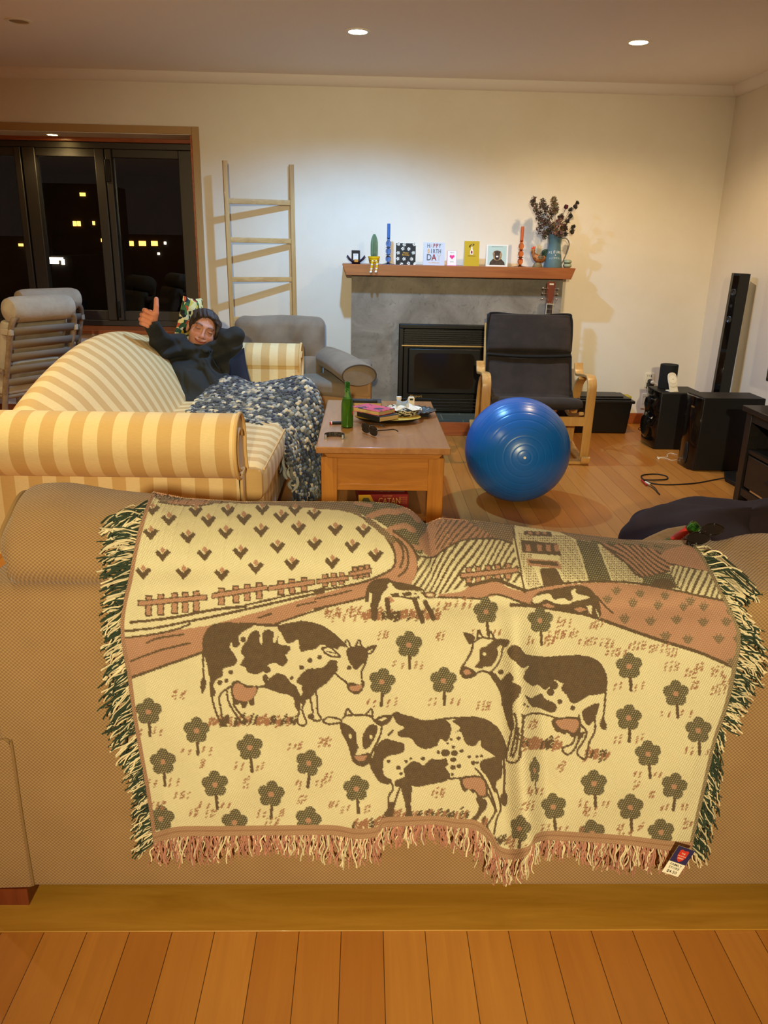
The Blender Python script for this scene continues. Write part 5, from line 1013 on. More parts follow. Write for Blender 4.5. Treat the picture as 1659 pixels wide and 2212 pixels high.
MB().prism([(-.052, .128), (-.058, .140), (-.046, .138), (-.044, .150), (-.034, .143), (-.024, .152), (-.026, .132), (-.036, .126)], -.004, .004, 'y').ell((-.050, 0, .104), (.006, .005, .010), 10).build('comb', mat('rooster_red', '#d84a24', .4), t, bevel=.002); MB().lathe([(.004, 0), (0, .012)], 8, T(-.053, 0, .118, 0, 0, -pi/2)).build('beak', M_py, t)
tl_ = MB()
for i, (a, L2) in enumerate(((95, .05), (75, .06), (55, .064), (35, .060), (15, .054), (-5, .046))): tl_.tube(smooth_path([(.036, 0, .072), (.036+L2*.55*math.cos(R_(a)), (i-2.5)*.002, .076+L2*.7*math.sin(R_(a))), (.036+L2*.95*math.cos(R_(a-25)), (i-2.5)*.003, .076+L2*.85*math.sin(R_(a-12)))], 5), list(np.interp(np.linspace(0, 1, 11), [0, .5, 1], [.008, .012, .004])), 10)
tl_.build('tail', RM('tail', '#1c3a2c'), t); MB().ell((.014, -.024, .068), (.026, .008, .018), 12).build('wing', RM('wing', '#8a6a4a'), t)
# jug of dried flowers
JX = 1.398; t = thing('enamel_jug', 'blue grey enamel jug lettered FLEURS and FLOWERS at the right of the mantel', 'jug', (JX, 6.19, MT)); M_enam = mat('blue_grey_enamel', '#4f6c72', .5, var=('#5f7a7c', 8))
MB().lathe([(0, 0), (.066, 0), (.068, .004), (.060, .06), (.050, .12), (.044, .165), (.046, .18), (.056, .232), (.058, .235), (.054, .232), (.043, .18), (.04, .16)], 40).build('body', M_enam, t); MB().tube(smooth_path([(.050, 0, .205), (.085, 0, .205), (.108, 0, .17), (.098, 0, .11), (.066, 0, .03)], 8), .0055, 10, flat=.7).build('handle', mat('grey_metal_handle', '#8a867a', .4, .5), t)
def arctext(s, size, z, R2, m):
    n = len(s)
    for i, c in enumerate(s): a = (i-(n-1)/2)*size*.74/R2; o = text(c, size, (R2*math.sin(a), -R2*math.cos(a)-.0004, z+.006*math.cos(a*2)), (pi/2-.12, 0, a), m, t)
arctext('FLEURS', .026, .105, .0525, M_white); arctext('&', .014, .083, .0565, M_white); arctext('FLOWERS', .019, .062, .0595, mat('faded_white', '#b8c4c0', .7))
fl = thing('dried_flowers', 'bunch of brown dried flowers and seed heads standing in the enamel jug', 'dried flowers', (JX, 6.19, MT+.17)); M_stem = mat('dry_stem', '#5a4028', .9); M_dry = mat('dry_petals', vcol=True, rough=.9); M_rose = mat('dry_dark_rose', '#4a1016', .8)
rf = random.Random(21); st = MB(); lv = MB(); tgts = []
for (px, py, sz, k) in ((1152, 436, .020, 0), (1160, 452, .022, 0), (1166, 470, .022, 0), (1172, 440, .018, 0), (1178, 452, .02, 0), (1196, 436, .018, 2), (1200, 450, .02, 2), (1190, 462, .022, 0), (1168, 490, .026, 0), (1180, 480, .028, 1), (1193, 488, .030, 1), (1207, 482, .030, 3), (1212, 470, .024, 1), (1200, 498, .03, 3), (1218, 492, .026, 1), (1226, 478, .020, 4), (1232, 466, .018, 4), (1243, 446, .016, 4), (1247, 438, .014, 4), (1238, 490, .016, 4), (1236, 500, .014, 1), (1186, 500, .028, 1), (1210, 505, .024, 1), (1176, 508, .016, 0), (1232, 452, .016, 4), (1222, 505, .016, 4)):
    p = at(px, py, Y=6.17+rf.uniform(-.05, .05)); tgts.append((Vector(p)-fl.location, sz*.95, k))
for p, sz, k in tgts:
    mid = Vector((p.x*.35, p.y*.4, p.z*.5)); st.tube(smooth_path([(p.x*.08, p.y*.1, -.13), (p.x*.15, p.y*.2, .06), tuple(mid), tuple(p)], 4), .0014, 5)
    for i in range({0: 150, 1: 110, 2: 190, 3: 100, 4: 60}[k]):
        d = Vector((rf.gauss(0, 1), rf.gauss(0, 1), rf.gauss(0, 1))).normalized()*sz*rf.random()**.5*(1.35 if k in (0, 2) else 1.0); d.z *= 1.7 if k in (0, 2) else 1.; q = p+d
        c = {0: (.10, .065, .04), 1: (.12, .075, .05), 2: (.20, .14, .07), 3: (.28, .15, .10), 4: (.055, .045, .035)}[k]; c = tuple(x*rf.uniform(.6, 1.5) for x in c); s2 = (.0045 if k in (0, 2) else .0095 if k in (1, 3) else .0072)*rf.uniform(.6, 1.3)
        a = Vector((rf.gauss(0, 1), rf.gauss(0, 1), rf.gauss(0, 1))).normalized(); b_ = a.cross(Vector((rf.gauss(0, 1), rf.gauss(0, 1), 1))).normalized(); n_ = a.cross(b_)*s2*.35; e = 2.4 if k in (0, 2) else 1.3
        lv.add([tuple(q-a*s2*e), tuple(q+b_*s2*.8+n_), tuple(q+a*s2*e), tuple(q-b_*s2*.8+n_)], [(0, 1, 2), (0, 2, 3)], c)
st.build('stems', M_stem, fl); lv.build('petals', M_dry, fl, flat=True, kind='stuff')
rs = Vector(at(1221, 452, Y=6.14))-fl.location; rm_ = MB()
for i in range(3): rm_.lathe([(0, 0), (.008+.003*i, .006), (.011+.0025*i, .018), (.007+.003*i, .030), (.006+.003*i, .028), (.009, .016)], 14, T(rs.x, rs.y, rs.z, i, R_(20)))
rm_.tube([(0, 0, .05), (rs.x*.5, rs.y*.5, rs.z*.6), tuple(rs)], .0018, 6); rm_.build('rose', M_rose, fl)
for i, (px, py) in enumerate(((1229, 445), (1176, 515))): pass
M_sage = mat('sage_ceramic', '#8f9a7c', .5, var=('#a4ac8e', 20))
t = thing('stacked_pot', 'small sage green two tier round pot beside the jug', 'pot', (1.506, 6.19, MT)); MB().lathe([(0, 0), (.018, 0), (.030, .008), (.033, .017), (.028, .027), (.020, .030)], 28).build('lower_bowl', M_sage, t); MB().lathe([(.020, .030), (.026, .033), (.031, .043), (.026, .055), (.018, .058), (0, .054)], 28).build('upper_bowl', M_sage, t)
# ================================================================== guitar behind the chair
M_mah = wood('mahogany', '#5a2412', '#7c3a1e', .3, 'z', 1., .4); M_spr = wood('spruce', '#a8662a', '#c07c38', .35, 'z', 1.6, .3); M_chr = mat('chrome', '#d8d8d8', .15, 1.)
t = thing('acoustic_guitar', 'acoustic guitar leaning on the fireplace with brown headstock above the rocking chair', 'guitar', (1.345, 6.06, .100)); t.rotation_euler = (R_(-3.2), R_(1.6), R_(4))
ol = smooth_path([(0, 0), (.10, .012), (.148, .08), (.135, .16), (.098, .22), (.102, .29), (.118, .34), (.09, .40), (.03, .42), (-.03, .42), (-.09, .40), (-.118, .34), (-.102, .29), (-.098, .22), (-.135, .16), (-.148, .08), (-.10, .012)], 5, True)
MB().prism([tuple(p) for p in ol], -.045, .045, 'y').build('body', M_spr, t, bevel=.006); MB().lathe([(0, 0), (.045, 0), (.045, .001)], 30, T(0, -.046, .27, 0, pi/2)).build('sound_hole', M_black, t); MB().box(-.06, .06, -.054, -.045, .11, .128).build('bridge', M_black, t, bevel=.003)
nk = MB().prism([(-.027, .40), (.027, .40), (.022, .845), (-.022, .845)], -.058, -.046, 'y'); nk.build('fretboard', mat('rosewood', '#2a1a12', .5), t); MB().tube([(0, -.036, .40), (0, -.036, .86)], .021, 12).build('neck', M_mah, t)
bd = MB().prism([(-.030, .40), (-.027, .40), (-.022, .845), (-.025, .845)], -.059, -.046, 'y').prism([(.027, .40), (.030, .40), (.025, .845), (.022, .845)], -.059, -.046, 'y').box(-.025, .025, -.060, -.046, .845, .852)
for i in range(17): z = .85-.43*(1-2**(-i/12.))*1.55; bd.box(-.024, .024, -.0595, -.0575, z, z+.0015) if z > .42 else None
for z in (.685, .6, .75): bd.lathe([(0, 0), (.003, 0), (.003, .0015)], 10, T(0, -.0585, z, 0, pi/2))
bd.build('binding', mat('cream_binding', '#d8ccb0', .5), t)
hs = MB().prism([(-.025, .852), (.025, .852), (.031, .92), (.032, 1.0), (.016, 1.012), (0, 1.004), (-.016, 1.012), (-.032, 1.0), (-.031, .92)], -.052, -.036, 'y'); ho = hs.build('headstock', M_mah, t, bevel=.002)
for s_ in (-1, 1):
    for i in range(3): z = .885+i*.037; MB().tube([(s_*.026, -.06, z), (s_*.026, -.035, z)], .0035, 8).tube([(s_*.032, -.040, z), (s_*.052, -.040, z)], .0025, 8).ell((s_*.056, -.040, z), (.008, .004, .007), 10).build('tuner', M_chr, ho)
MB().box(-.016, .016, -.0535, -.0525, .985, .996).build('inlay', mat('cream_binding', '#d8ccb0', .5), ho)
sg = MB()
for i in range(6): x = -.018+i*.0072; sg.tube([(x*1.3, -.062, .12), (x, -.062, .85), (math.copysign(.026, x), -.056, .885+abs(i-2.5)//1*.037)], .0007, 4)
sg.build('strings', M_chr, t)
# ================================================================== storage tub and outlets
t = thing('storage_tub', 'black plastic storage tub with clip lid behind the rocking chair', 'storage tub', (1.785, 6.11, 0)); M_tub = mat('black_polypropylene', '#100e0c', .4)
P = [[(sx_*(.235+.02*z/.24), sy_*(.145+.015*z/.24), z) for sx_, sy_ in ((-1, -1), (1, -1), (1, 1), (-1, 1))] for z in (0, .24)]
q = MB().grid(P, cv=True); q.f += [(0, 1, 2, 3)]; q.m += [0]; q.build('body', M_tub, t, bevel=.012, bseg=3)
MB().box(-.27, .27, -.175, .175, .235, .258).box(-.25, .25, -.14, .14, .258, .27).box(-.2, .2, -.10, .10, .268, .28).build('lid', M_tub, t, bevel=.006)
MB().box(.24, .279, -.05, .05, .225, .272).build('clip', mat('yellow_clip', '#b8a020', .5), t, bevel=.004); MB().box(-.279, -.24, -.05, .05, .225, .272).build('clip', mat('yellow_clip', '#b8a020', .5), t, bevel=.004)
M_plate = mat('outlet_plate', '#efe4cc', .4)
def outlet(px, py, hz, label, plug):
    p = at(px, py, Y=WY); t = thing('power_outlet', label, 'power outlet', (p[0], WY, p[2]), group='power outlets on the back wall'); MB().box(-.036, .036, -.009, 0, -hz, hz).build('plate', M_plate, t, bevel=.004)
    s_ = MB()
    for z in (-.028, .03): s_.box(-.020, -.017, -.0096, -.009, z, z+.010).box(-.006, -.003, -.0096, -.009, z, z+.010).box(.008, .014, -.0105, -.009, z-.002, z+.012)
    s_.build('slots', M_black, t); return t
outlet(1402, 821, .058, 'upper white power outlet with a black adapter plugged in', 1); outlet(1394, 866, .062, 'lower white power outlet with nothing plugged in', 0)
p = at(1404, 830, Y=WY-.03); t = thing('power_adapter', 'black power adapter plugged into the upper outlet', 'power adapter', (p[0], WY-.01, p[2]))
MB().box(-.022, .024, -.055, 0, -.035, .01).lathe([(.018, 0), (.018, .05), (0, .05)], 16, T(0, -.002, .022, 0, pi/2)).build('block', M_black, t, bevel=.004)
pc = MB().tube(smooth_path([(0, -.045, -.034), (-.012, -.05, -.10), (-.02, -.04, -.16), (-.022, -.05, -.25), (.0, -.06, -.30)], 6), .0025, 6); pc.build('lead', M_black, t)
t = thing('white_plug', 'white plug and lead in the black adapter', 'plug', (p[0]+.004, WY-.062, p[2]+.022)); MB().lathe([(0, 0), (.014, 0), (.016, .012), (.010, .024), (0, .026)], 16, T(0, 0, 0, 0, pi/2)).build('plug', M_plate, t); MB().tube(smooth_path([(.004, -.02, -.002), (.02, -.035, -.008), (.045, -.05, -.03), (.055, -.06, -.06)], 6), .0035, 8).build('lead', M_plate, t)
# ================================================================== loudspeakers in the corner
M_gloss = mat('gloss_black', '#0b0908', .12, coat=.4); M_sat = mat('satin_black', '#12100e', .5)
t = thing('bookshelf_speaker', 'curvy glossy black speaker with the phone charger on its top', 'loudspeaker', (2.2, 5.62, 0)); AZ = .405
MB().box(-.13, .17, -.145, .145, 0, AZ).build('cabinet', M_sat, t, bevel=.008)
P = []
for i in range(19):
    z = .0+AZ*i/18; d = .018+.020*math.sin(pi*i/18)+.012*math.sin(i*1.1); P.append([(-.128-d*math.cos(a)*.9, .142*math.sin(a), z) for a in np.linspace(-pi/2, pi/2, 15)])
q = MB().grid(P); q.build('front_baffle', M_gloss, t); MB().lathe([(.085, -.02), (.09, 0), (.07, .012), (.03, .002), (0, .008)], 28, T(-.165, 0, .15, 0, 0, -pi/2)).lathe([(.05, -.02), (.055, 0), (.04, .01), (0, .004)], 24, T(-.165, 0, .31, 0, 0, -pi/2)).build('driver', M_gloss, t)
hl = MB().box(-.16, -.128, -.150, -.144, .262, .268); hl.build('chrome_strip', M_chr, t)
t = thing('smart_speaker', 'black cylinder speaker standing on the glossy speaker', 'speaker', (2.175, 5.67, AZ)); MB().lathe([(0, 0), (.058, 0), (.062, .004), (.062, .165), (.060, .170), (.054, .166), (0, .164)], 40).build('body', mat('speaker_mesh', '#131110', .85, bump=(300, .3)), t)
t = thing('phone_charger', 'white upright wireless phone charger on the glossy speaker', 'phone charger', (2.175, 5.515, AZ), R_(14)); ML = T(0, .01, .006, 0, R_(-24)); MB().prism(rr_prof(.07, .07, .012), 0, .006, 'z', T(0, .03, 0)).build('base', M_plate, t, bevel=.002)
ov = [(.036*math.copysign(abs(math.cos(a))**.7, math.cos(a)), .078+.052*math.copysign(abs(math.sin(a))**.7, math.sin(a))) for a in np.linspace(0, 2*pi, 40, endpoint=False)]
MB().prism(ov, -.006, .004, 'y', ML).prism([(-.033, 0), (.033, 0), (.033, .06), (-.033, .06)], -.003, .004, 'y', ML).build('pad', M_plate, t, bevel=.002); MB().prism([(.028*math.cos(a), .080+.028*math.sin(a)) for a in np.linspace(0, 2*pi, 32, endpoint=False)], -.0075, -.006, 'y', ML).build('coil_disc', mat('charger_disc', '#fff4dc', .4), t); MB().prism([(.003*math.cos(a), .082+.003*math.sin(a)) for a in np.linspace(0, 2*pi, 12, endpoint=False)], -.008, -.0075, 'y', ML).build('dot', M_gyp, t)
SBX0, SBX1, SBY0, SBY1, SZ_ = 2.13, 2.52, 4.905, 5.13, .475
t = thing('subwoofer', 'tall black subwoofer box with a narrow glossy front standing next to the TV cabinet', 'subwoofer', (2.3, 5.0, 0))
MB().prism([(SBX0, SBY0), (SBX1, SBY0), (SBX1, SBY1), (SBX0-.02, SBY1)], .006, SZ_, 'z').build('cabinet', M_sat, t, world=True, bevel=.004)
MB().prism([(SBX0, SBY0+.002), (SBX0-.02, SBY1), (SBX0-.035, SBY1-.03), (SBX0-.028, SBY0+.05)], 0, SZ_-.006, 'z').build('front_panel', M_gloss, t, world=True, bevel=.004)
MB().ell((SBX0-.032, SBY0+.09, .10), (.010, .03, .075), 20).build('bass_port', M_black, t, world=True); MB().ell((SBX0-.034, SBY0+.09, .065), (.012, .022, .03), 16).build('cone', mat('cone_silver', '#45484c', .2, .7), t, world=True); MB().box(SBX0-.036, SBX0-.030, SBY0+.06, SBY0+.10, .40, .408).build('badge', M_brass, t, world=True)
t = thing('tower_speaker', 'tall slim black tower speaker standing in the room corner', 'tower speaker', (2.535, 5.62, 0), R_(-8)); t.rotation_euler = (0, R_(1.2), R_(-8))
pf = [(-.050, -.02), (-.020, -.055), (.050, -.055), (.055, .05), (-.045, .05)]
MB().prism([(.13*math.cos(a), .12*math.sin(a)) for a in np.linspace(0, 2*pi, 32, endpoint=False)], 0, .018, 'z').build('base', M_gloss, t, bevel=.004); MB().prism(pf, .018, 1.205, 'z').build('column', M_sat, t, bevel=.003)
ff = MB().prism([(-.052, -.024), (-.022, -.059), (-.018, -.055), (-.048, -.018)], .70, 1.19, 'z').prism([(-.052, -.024), (-.022, -.059), (-.018, -.055), (-.048, -.018)], .05, .68, 'z'); ff.build('front_panel', M_gloss, t, bevel=.001)
MF = lambda z: T(-.037, -.041, z, R_(-49.4), pi/2)
dv = MB().lathe([(.021, -.002), (.023, .004), (.018, .006), (.006, .001), (0, .004)], 20, MF(1.08)).lathe([(.021, -.002), (.023, .004), (.018, .006), (.006, .001), (0, .004)], 20, MF(.90)).lathe([(.010, -.002), (.011, .004), (0, .005)], 16, MF(.99)); dv.build('driver', mat('driver_grey', '#3a3a3a', .25, .4), t)
# TV cabinet and TV along the right wall
M_bb = wood('black_brown', '#14100c', '#241b14', .45, 'y', 1.); t = thing('tv_cabinet', 'black brown TV cabinet with open shelf at the right edge', 'TV cabinet', (2.36, 3.6, 0))
CX0, CX1, CY0, CY1, CZ_ = 2.10, 2.60, 2.75, 4.27, .55
MB().box(CX0-.02, CX1, CY0-.02, CY1+.02, CZ_-.03, CZ_).build('top_panel', M_bb, t, world=True, bevel=.003)
for x in (CX0, CX1-.06):
    for y in (CY0, CY1-.06): MB().box(x, x+.06, y, y+.06, 0, CZ_-.03).build('leg', M_bb, t, world=True, bevel=.002)
MB().box(CX0+.02, CX1-.02, CY1-.04, CY1-.02, .10, CZ_-.03).build('side_panel', M_bb, t, world=True); MB().box(CX0+.02, CX1-.02, CY0+.02, CY0+.04, .10, CZ_-.03).build('side_panel', M_bb, t, world=True); MB().box(CX1-.03, CX1-.015, CY0+.04, CY1-.04, .10, CZ_-.03).build('back_panel', M_bb, t, world=True)
MB().box(CX0+.01, CX1-.03, CY0+.04, CY1-.04, .30, .32).build('shelf', M_bb, t, world=True); MB().box(CX0+.005, CX0+.02, CY0+.06, CY1-.06, .06, .10).build('rail', M_bb, t, world=True); MB().box(CX0+.005, CX0+.02, CY0+.06, CY1-.06, CZ_-.08, CZ_-.03).build('rail', M_bb, t, world=True)
for y0, y1 in ((CY1-.72, CY1-.08), (CY0+.08, CY1-.76)): d_ = MB().box(CX0+.008, CX0+.03, y0, y1, .115, .29).build('drawer', M_bb, t, world=True, bevel=.003); MB().box(CX0-.004, CX0+.008, (y0+y1)/2-.08, (y0+y1)/2+.08, .20, .212).build('handle', M_sat, d_, world=True)
t = thing('television', 'black flat television at the right edge on the TV cabinet', 'television', (2.42, 3.75, CZ_)); MB().box(2.42, 2.46, 3.25, 4.76, .61, 1.42).build('panel', M_sat, t, world=True, bevel=.006); MB().box(2.416, 2.42, 3.27, 4.74, .63, 1.40).build('screen', M_gloss, t, world=True); MB().box(2.405, 2.435, 3.6, 3.9, CZ_, .63).box(2.32, 2.52, 3.45, 4.05, CZ_, CZ_+.012).build('stand', M_sat, t, world=True, bevel=.003)
# cables
def fl_(pts): return [tuple(at(x, y, Z=z)) for x, y, z in pts]
t = thing('audio_cable', 'black audio cable looped on the floor with red and white plugs', 'cable', (1.8, 4.75, 0))
MB().tube(smooth_path(fl_([(1578, 1030, .02), (1545, 1036, .004), (1500, 1044, .004), (1440, 1047, .004), (1404, 1043, .004), (1386, 1032, .004), (1390, 1026, .005), (1415, 1024, .004), (1438, 1028, .004), (1440, 1035, .004), (1410, 1037, .010), (1388, 1036, .009)]), 8), .0042, 8).build('lead', M_black, t, world=True)
MB().tube(fl_([(1386, 1037, .008), (1397, 1048, .007)]), .006, 10).build('red_plug', mat('red_plug', '#b0221e', .4), t, world=True); MB().tube(fl_([(1394, 1041, .008), (1404, 1046, .007)]), .006, 10).build('white_plug', M_plate, t, world=True)
MB().tube(smooth_path(fl_([(1397, 1048, .006), (1410, 1054, .004), (1422, 1066, .004)]), 6), .0025, 6).tube(smooth_path(fl_([(1404, 1046, .006), (1415, 1054, .004), (1423, 1066, .004)]), 6), .0025, 6).tube(fl_([(1422, 1065, .005), (1425, 1068, .005)]), .004, 8).build('tail', M_black, t, world=True)
t = thing('earphones', 'white earphone lead curled on the floor by the subwoofer', 'earphones', (2.0, 5.2, 0)); MB().tube(smooth_path(fl_([(1463, 983, .003), (1450, 979, .003), (1441, 982, .003), (1442, 987, .003), (1425, 988, .003), (1421, 990, .004)]), 6), .0022, 6).tube(smooth_path(fl_([(1462, 993, .003), (1450, 994, .003), (1438, 990, .003), (1422, 989, .004)]), 6), .0022, 6).build('lead', M_plate, t, world=True)
MB().ell(tuple(at(1423, 991, Z=.006)), (.008, .006, .006), 10).ell(tuple(at(1421, 988, Z=.006)), (.006, .006, .006), 10).build('earbud', M_plate, t, world=True)
t = thing('power_board', 'flat black power board on the floor against the TV cabinet', 'power board', (2.2, 4.55, 0)); q = [tuple(at(x, y, Z=0)[:2]) for x, y in ((1563, 1026), (1590, 1024), (1588, 1052), (1566, 1040))]; MB().prism(q, 0, .025, 'z').build('case', M_sat, t, world=True, bevel=.003)
t = thing('loose_lead', 'thin black lead loop on the floor behind the glossy speaker', 'cable', (1.98, 5.8, 0)); MB().tube(smooth_path(fl_([(1398, 923, .003), (1386, 922, .003), (1379, 926, .003), (1388, 931, .003), (1400, 930, .003)]), 6), .0022, 6).build('lead', M_black, t, world=True)
# ================================================================== bean bag, bottle and glasses on the sofa
bb = thing('bean_bag', 'dark plum corduroy bean bag slumped on the floor beyond the tan sofa', 'bean bag', (1.56, 3.0, 0)); P = []
for i in range(25):
    ph = pi*i/24; row = []
    for j in range(48):
        a = 2*pi*j/48; r_ = math.sin(ph)**.62; z = .165-math.cos(ph)*.165; wz = 1+.05*math.sin(3*a+1)+.04*math.sin(5*a+2*ph)+.03*math.sin(9*a-3*ph)
        zz = z*(1+.16*math.cos(a-2.2)+.10*math.sin(2*a+.5)+.06*math.sin(7*a+3*ph)*r_)+.012*math.sin(ph*9+2.5*math.sin(a*2))*math.sin(ph); row.append((.52*r_*math.cos(a)*wz, .40*r_*math.sin(a)*wz, max(zz, 0)))
    P.append(row)
MB().grid(P, cv=True).build('cover', mat('plum_corduroy', '#2e1e22', .95, var=('#24171c', 5), bump=(400, .12)), bb, sub=1)
M_gg = mat('green_glass', '#86d67a', .05, trans=.97, ior=1.3); M_beer = mat('beer_in_glass', '#a0a018', .1, trans=.5, ior=1.3); M_lab = mat('red_label', '#c02818', .5); M_labw = mat('label_white', '#f0e6d0', .5)
BPR = [(0, 0), (.026, 0), (.0305, .004), (.0308, .10), (.0300, .125), (.024, .150), (.0165, .172), (.0135, .20), (.0125, .222), (.0138, .2225), (.0142, .233), (.0125, .2345), (.0095, .234), (.0095, .20), (0, .19)]
Mn = np.array(at(1506, 1133, Y=1.70)); best = None
for Yb in np.linspace(1.55, 2.15, 40):
    for kk in np.linspace(.5, 4, 60):
        q = np.array(at(1506-47*kk, 1133+40*kk, Y=Yb)); e = abs(np.linalg.norm(q-Mn)-.235)+abs(q[2]-.478)*.6
        if best is None or e < best[0]: best = (e, q)
Bn = best[1]; t = thing('beer_bottle', 'green beer bottle with red neck label leaning on the tan sofa cushions', 'bottle', tuple(Bn)); ax_ = Vector(Mn-Bn).normalized(); qz = ax_.to_track_quat('Z', 'Y').to_matrix(); yv = Vector((0, -1, .5)); yv = (yv-ax_*yv.dot(ax_)).normalized(); xv = (-yv).cross(ax_); t.rotation_euler = Matrix(((xv.x, -yv.x, ax_.x), (xv.y, -yv.y, ax_.y), (xv.z, -yv.z, ax_.z))).to_euler()
MB().lathe(BPR, 28).build('glass', M_gg, t); MB().lathe([(.0174, .170), (.0146, .197), (.0137, .214)], 28, T(0, 0, 0)).build('neck_label', M_lab, t, solid=.0004); ot = text('Steinlager', .0088, (0, -.0160, .197), (pi/2-.06, -pi/2, 0), M_labw, t, depth=.0003)
def shades(t, folded=False):
    fr_ = MB(); ln = MB()
    for s_ in (-1, 1):
        ov = [(s_*.036+.034*math.copysign(abs(math.cos(a))**.8, math.cos(a)), .024+.023*math.copysign(abs(math.sin(a))**.8, math.sin(a))) for a in np.linspace(0, 2*pi, 24, endpoint=False)]
        ln.prism(ov, -.001, .001, 'y', T(0, 0, 0)); fr_.tube([(x, 0, z) for x, z in ov], .0025, 6, closed=True)
        ar = MB().tube(smooth_path([(s_*.066, .004, .036), (s_*.06, .014, .036), (0, .016+.005*s_, .034), (-s_*.05, .014+.004*s_, .032), (-s_*.062, .012, .022)], 5), .0028, 6) if folded else MB().tube(smooth_path([(s_*.066, 0, .030), (s_*.068, .05, .028), (s_*.066, .10, .026), (s_*.062, .13, .012)], 5), .0026, 6); ar.build('temple_arm', M_gloss, t)
    fr_.tube([(-.008, 0, .028), (0, -.002, .031), (.008, 0, .028)], .0025, 6); fr_.build('frame', M_gloss, t); ln.build('lens', mat('dark_lens', '#0a0808', .06), t)
t = thing('sunglasses', 'black sunglasses lying on the tan sofa beside the leaning bottle', 'sunglasses', (.80, 1.70, .742)); q = at(1543, 1160, Y=1.60); t.location = q; t.scale = (.85,)*3; t.rotation_euler = (R_(-84), R_(-6), R_(40)); shades(t, True)
# ================================================================== things on the coffee table
t = thing('beer_bottle', 'green beer bottle half full standing on the coffee table', 'bottle', (-.083, 4.035, TZ)); MB().lathe(BPR, 32).build('glass', M_gg, t); MB().lathe([(0, .003), (.029, .006), (.0295, .10), (.0285, .124), (.022, .150), (0, .151)], 28).build('beer', M_beer, t)
lb = MB(); P = [[(.0312*math.sin(a), -.0312*math.cos(a), z) for a in np.linspace(R_(55), R_(110), 8)] for z in (.068, .084)]; lb.grid(P).build('label', M_lab, t, solid=.0005)
t = thing('lighter', 'black barrel marker with red tip lying by the coffee table bottle', 'marker pen', (-.13, 4.10, TZ)); MB().tube([(-.036, -.002, .008), (.055, .012, .008)], .008, 14).build('barrel', M_black, t); MB().tube([(-.046, -.0035, .008), (-.036, -.002, .008)], .0078, 14).build('tip', mat('red_plug', '#b0221e', .4), t); MB().tube([(-.038, -.0023, .008), (-.034, -.0017, .008)], .0083, 14).build('ring', M_labw, t)
t.name = 'marker_pen'
t = thing('wrist_band', 'black woven wrist band curled on the table corner', 'wrist band', (-.14, 3.80, TZ)); P = []
for a in np.linspace(R_(-30), R_(210), 40): P.append([((.047+d)*math.cos(a), (.034+d)*math.sin(a)-.005, z) for d, z in ((-.0015, 0), (.0015, 0), (.0015, .022), (-.0015, .022))])
q = MB().grid(P, cv=True); q.f += [(0, 1, 2, 3), tuple(39*4+j for j in range(4))[::-1]]; q.m += [0, 0]; q.build('strap', mat('woven_black', '#1c1712', .7, var=('#4a4034', 160, .5, .55)), t); MB().box(-.046, -.036, -.030, -.022, 0, .020).build('clasp', mat('dull_steel', '#8a8a86', .45, .8), t, bevel=.001); MB().box(.036, .046, -.030, -.022, 0, .020).build('clasp', mat('dull_steel', '#8a8a86', .45, .8), t, bevel=.001)
t = thing('sunglasses', 'folded open brown sunglasses lying on the coffee table', 'sunglasses', (.030, 3.875, TZ+.003), R_(-58)); shades(t)
t = thing('oval_tray', 'oval black tray with gold inside under the books', 'tray', (.13, 4.20, TZ)); pr_ = [(0, 0), (.10, 0), (.15, .010), (.176, .024), (.178, .027), (.172, .025), (.146, .013), (.10, .006), (0, .006)]
q = MB().lathe(pr_[:5], 48, sy=.62); q.f.pop(); q.m.pop(); q.build('underside', M_sat, t); q = MB().lathe(pr_[4:], 48, sy=.62); q.f.pop() if False else None; q.build('gold_inside', mat('tray_gold', '#c09a30', .4, 0, var=('#d8b850', 5)), t)
def book(name, label, c, w_, d_, h_, rz, mcov, extra=None):
    t = thing(name, label, 'book', c, R_(rz)); MB().box(-w_/2, w_/2, -d_/2, d_/2, 0, .002).box(-w_/2, w_/2, -d_/2, d_/2, h_-.002, h_).box(-w_/2, -w_/2+.002, -d_/2, d_/2, .002, h_-.002).build('cover', mcov, t); MB().box(-w_/2+.002, w_/2-.003, -d_/2+.003, d_/2-.003, .002, h_-.002).build('pages', mat('page_edges', '#d8b880', .8, stretch=(1, 1, 60), var=('#b8945c', 8)), t); return t
t = book('book', 'black covered book under the pink book', (.075, 4.16, TZ+.027), .13, .19, .026, 38, M_black); MB().box(.064, .0655, .03, .05, .002, .024).build('bookmark', M_black, t)
book('book', 'paperback with pink and dark floral cover on the black book', (.050, 4.185, TZ+.054), .128, .195, .022, 228, mat('pink_floral_cover', '#d8506a', .5, var=('#3a2a44', 24, .55, .58)))
t = book('book', 'dark slate book with white script at the back of the table', (.02, 4.66, TZ), .17, .125, .022, 0, mat('slate_cover', '#34383e', .4)); text('skål', .045, (.0, .025, .0223), (0, 0, R_(0)), M_white, t, depth=.0002)
t = thing('remote_control', 'slim black remote lying on the slate book', 'remote control', (.005, 4.615, TZ+.022), R_(-2)); MB().box(-.075, .075, -.018, .018, 0, .014).build('case', M_sat, t, bevel=.004)
for i in range(8): MB().lathe([(0, 0), (.003, 0), (.003, .001), (0, .0012)], 8, T(-.05+i*.014, .004 if i % 2 else -.006, .014)).build('button', M_gyp, t)
t = thing('woven_bowl', 'patterned black and white woven bowl on the oval tray', 'bowl', (.212, 4.265, TZ+.010)); M_bowlm = mat('patterned_weave', '#15120f', .7, var=('#d8cdb4', 55, .5, .52), stretch=(1, 1, 2.2)); MB().lathe([(0, 0), (.05, 0), (.078, .018), (.094, .044), (.098, .052), (.092, .05), (.074, .022), (.045, .006), (0, .005)], 40).build('bowl', M_bowlm, t)
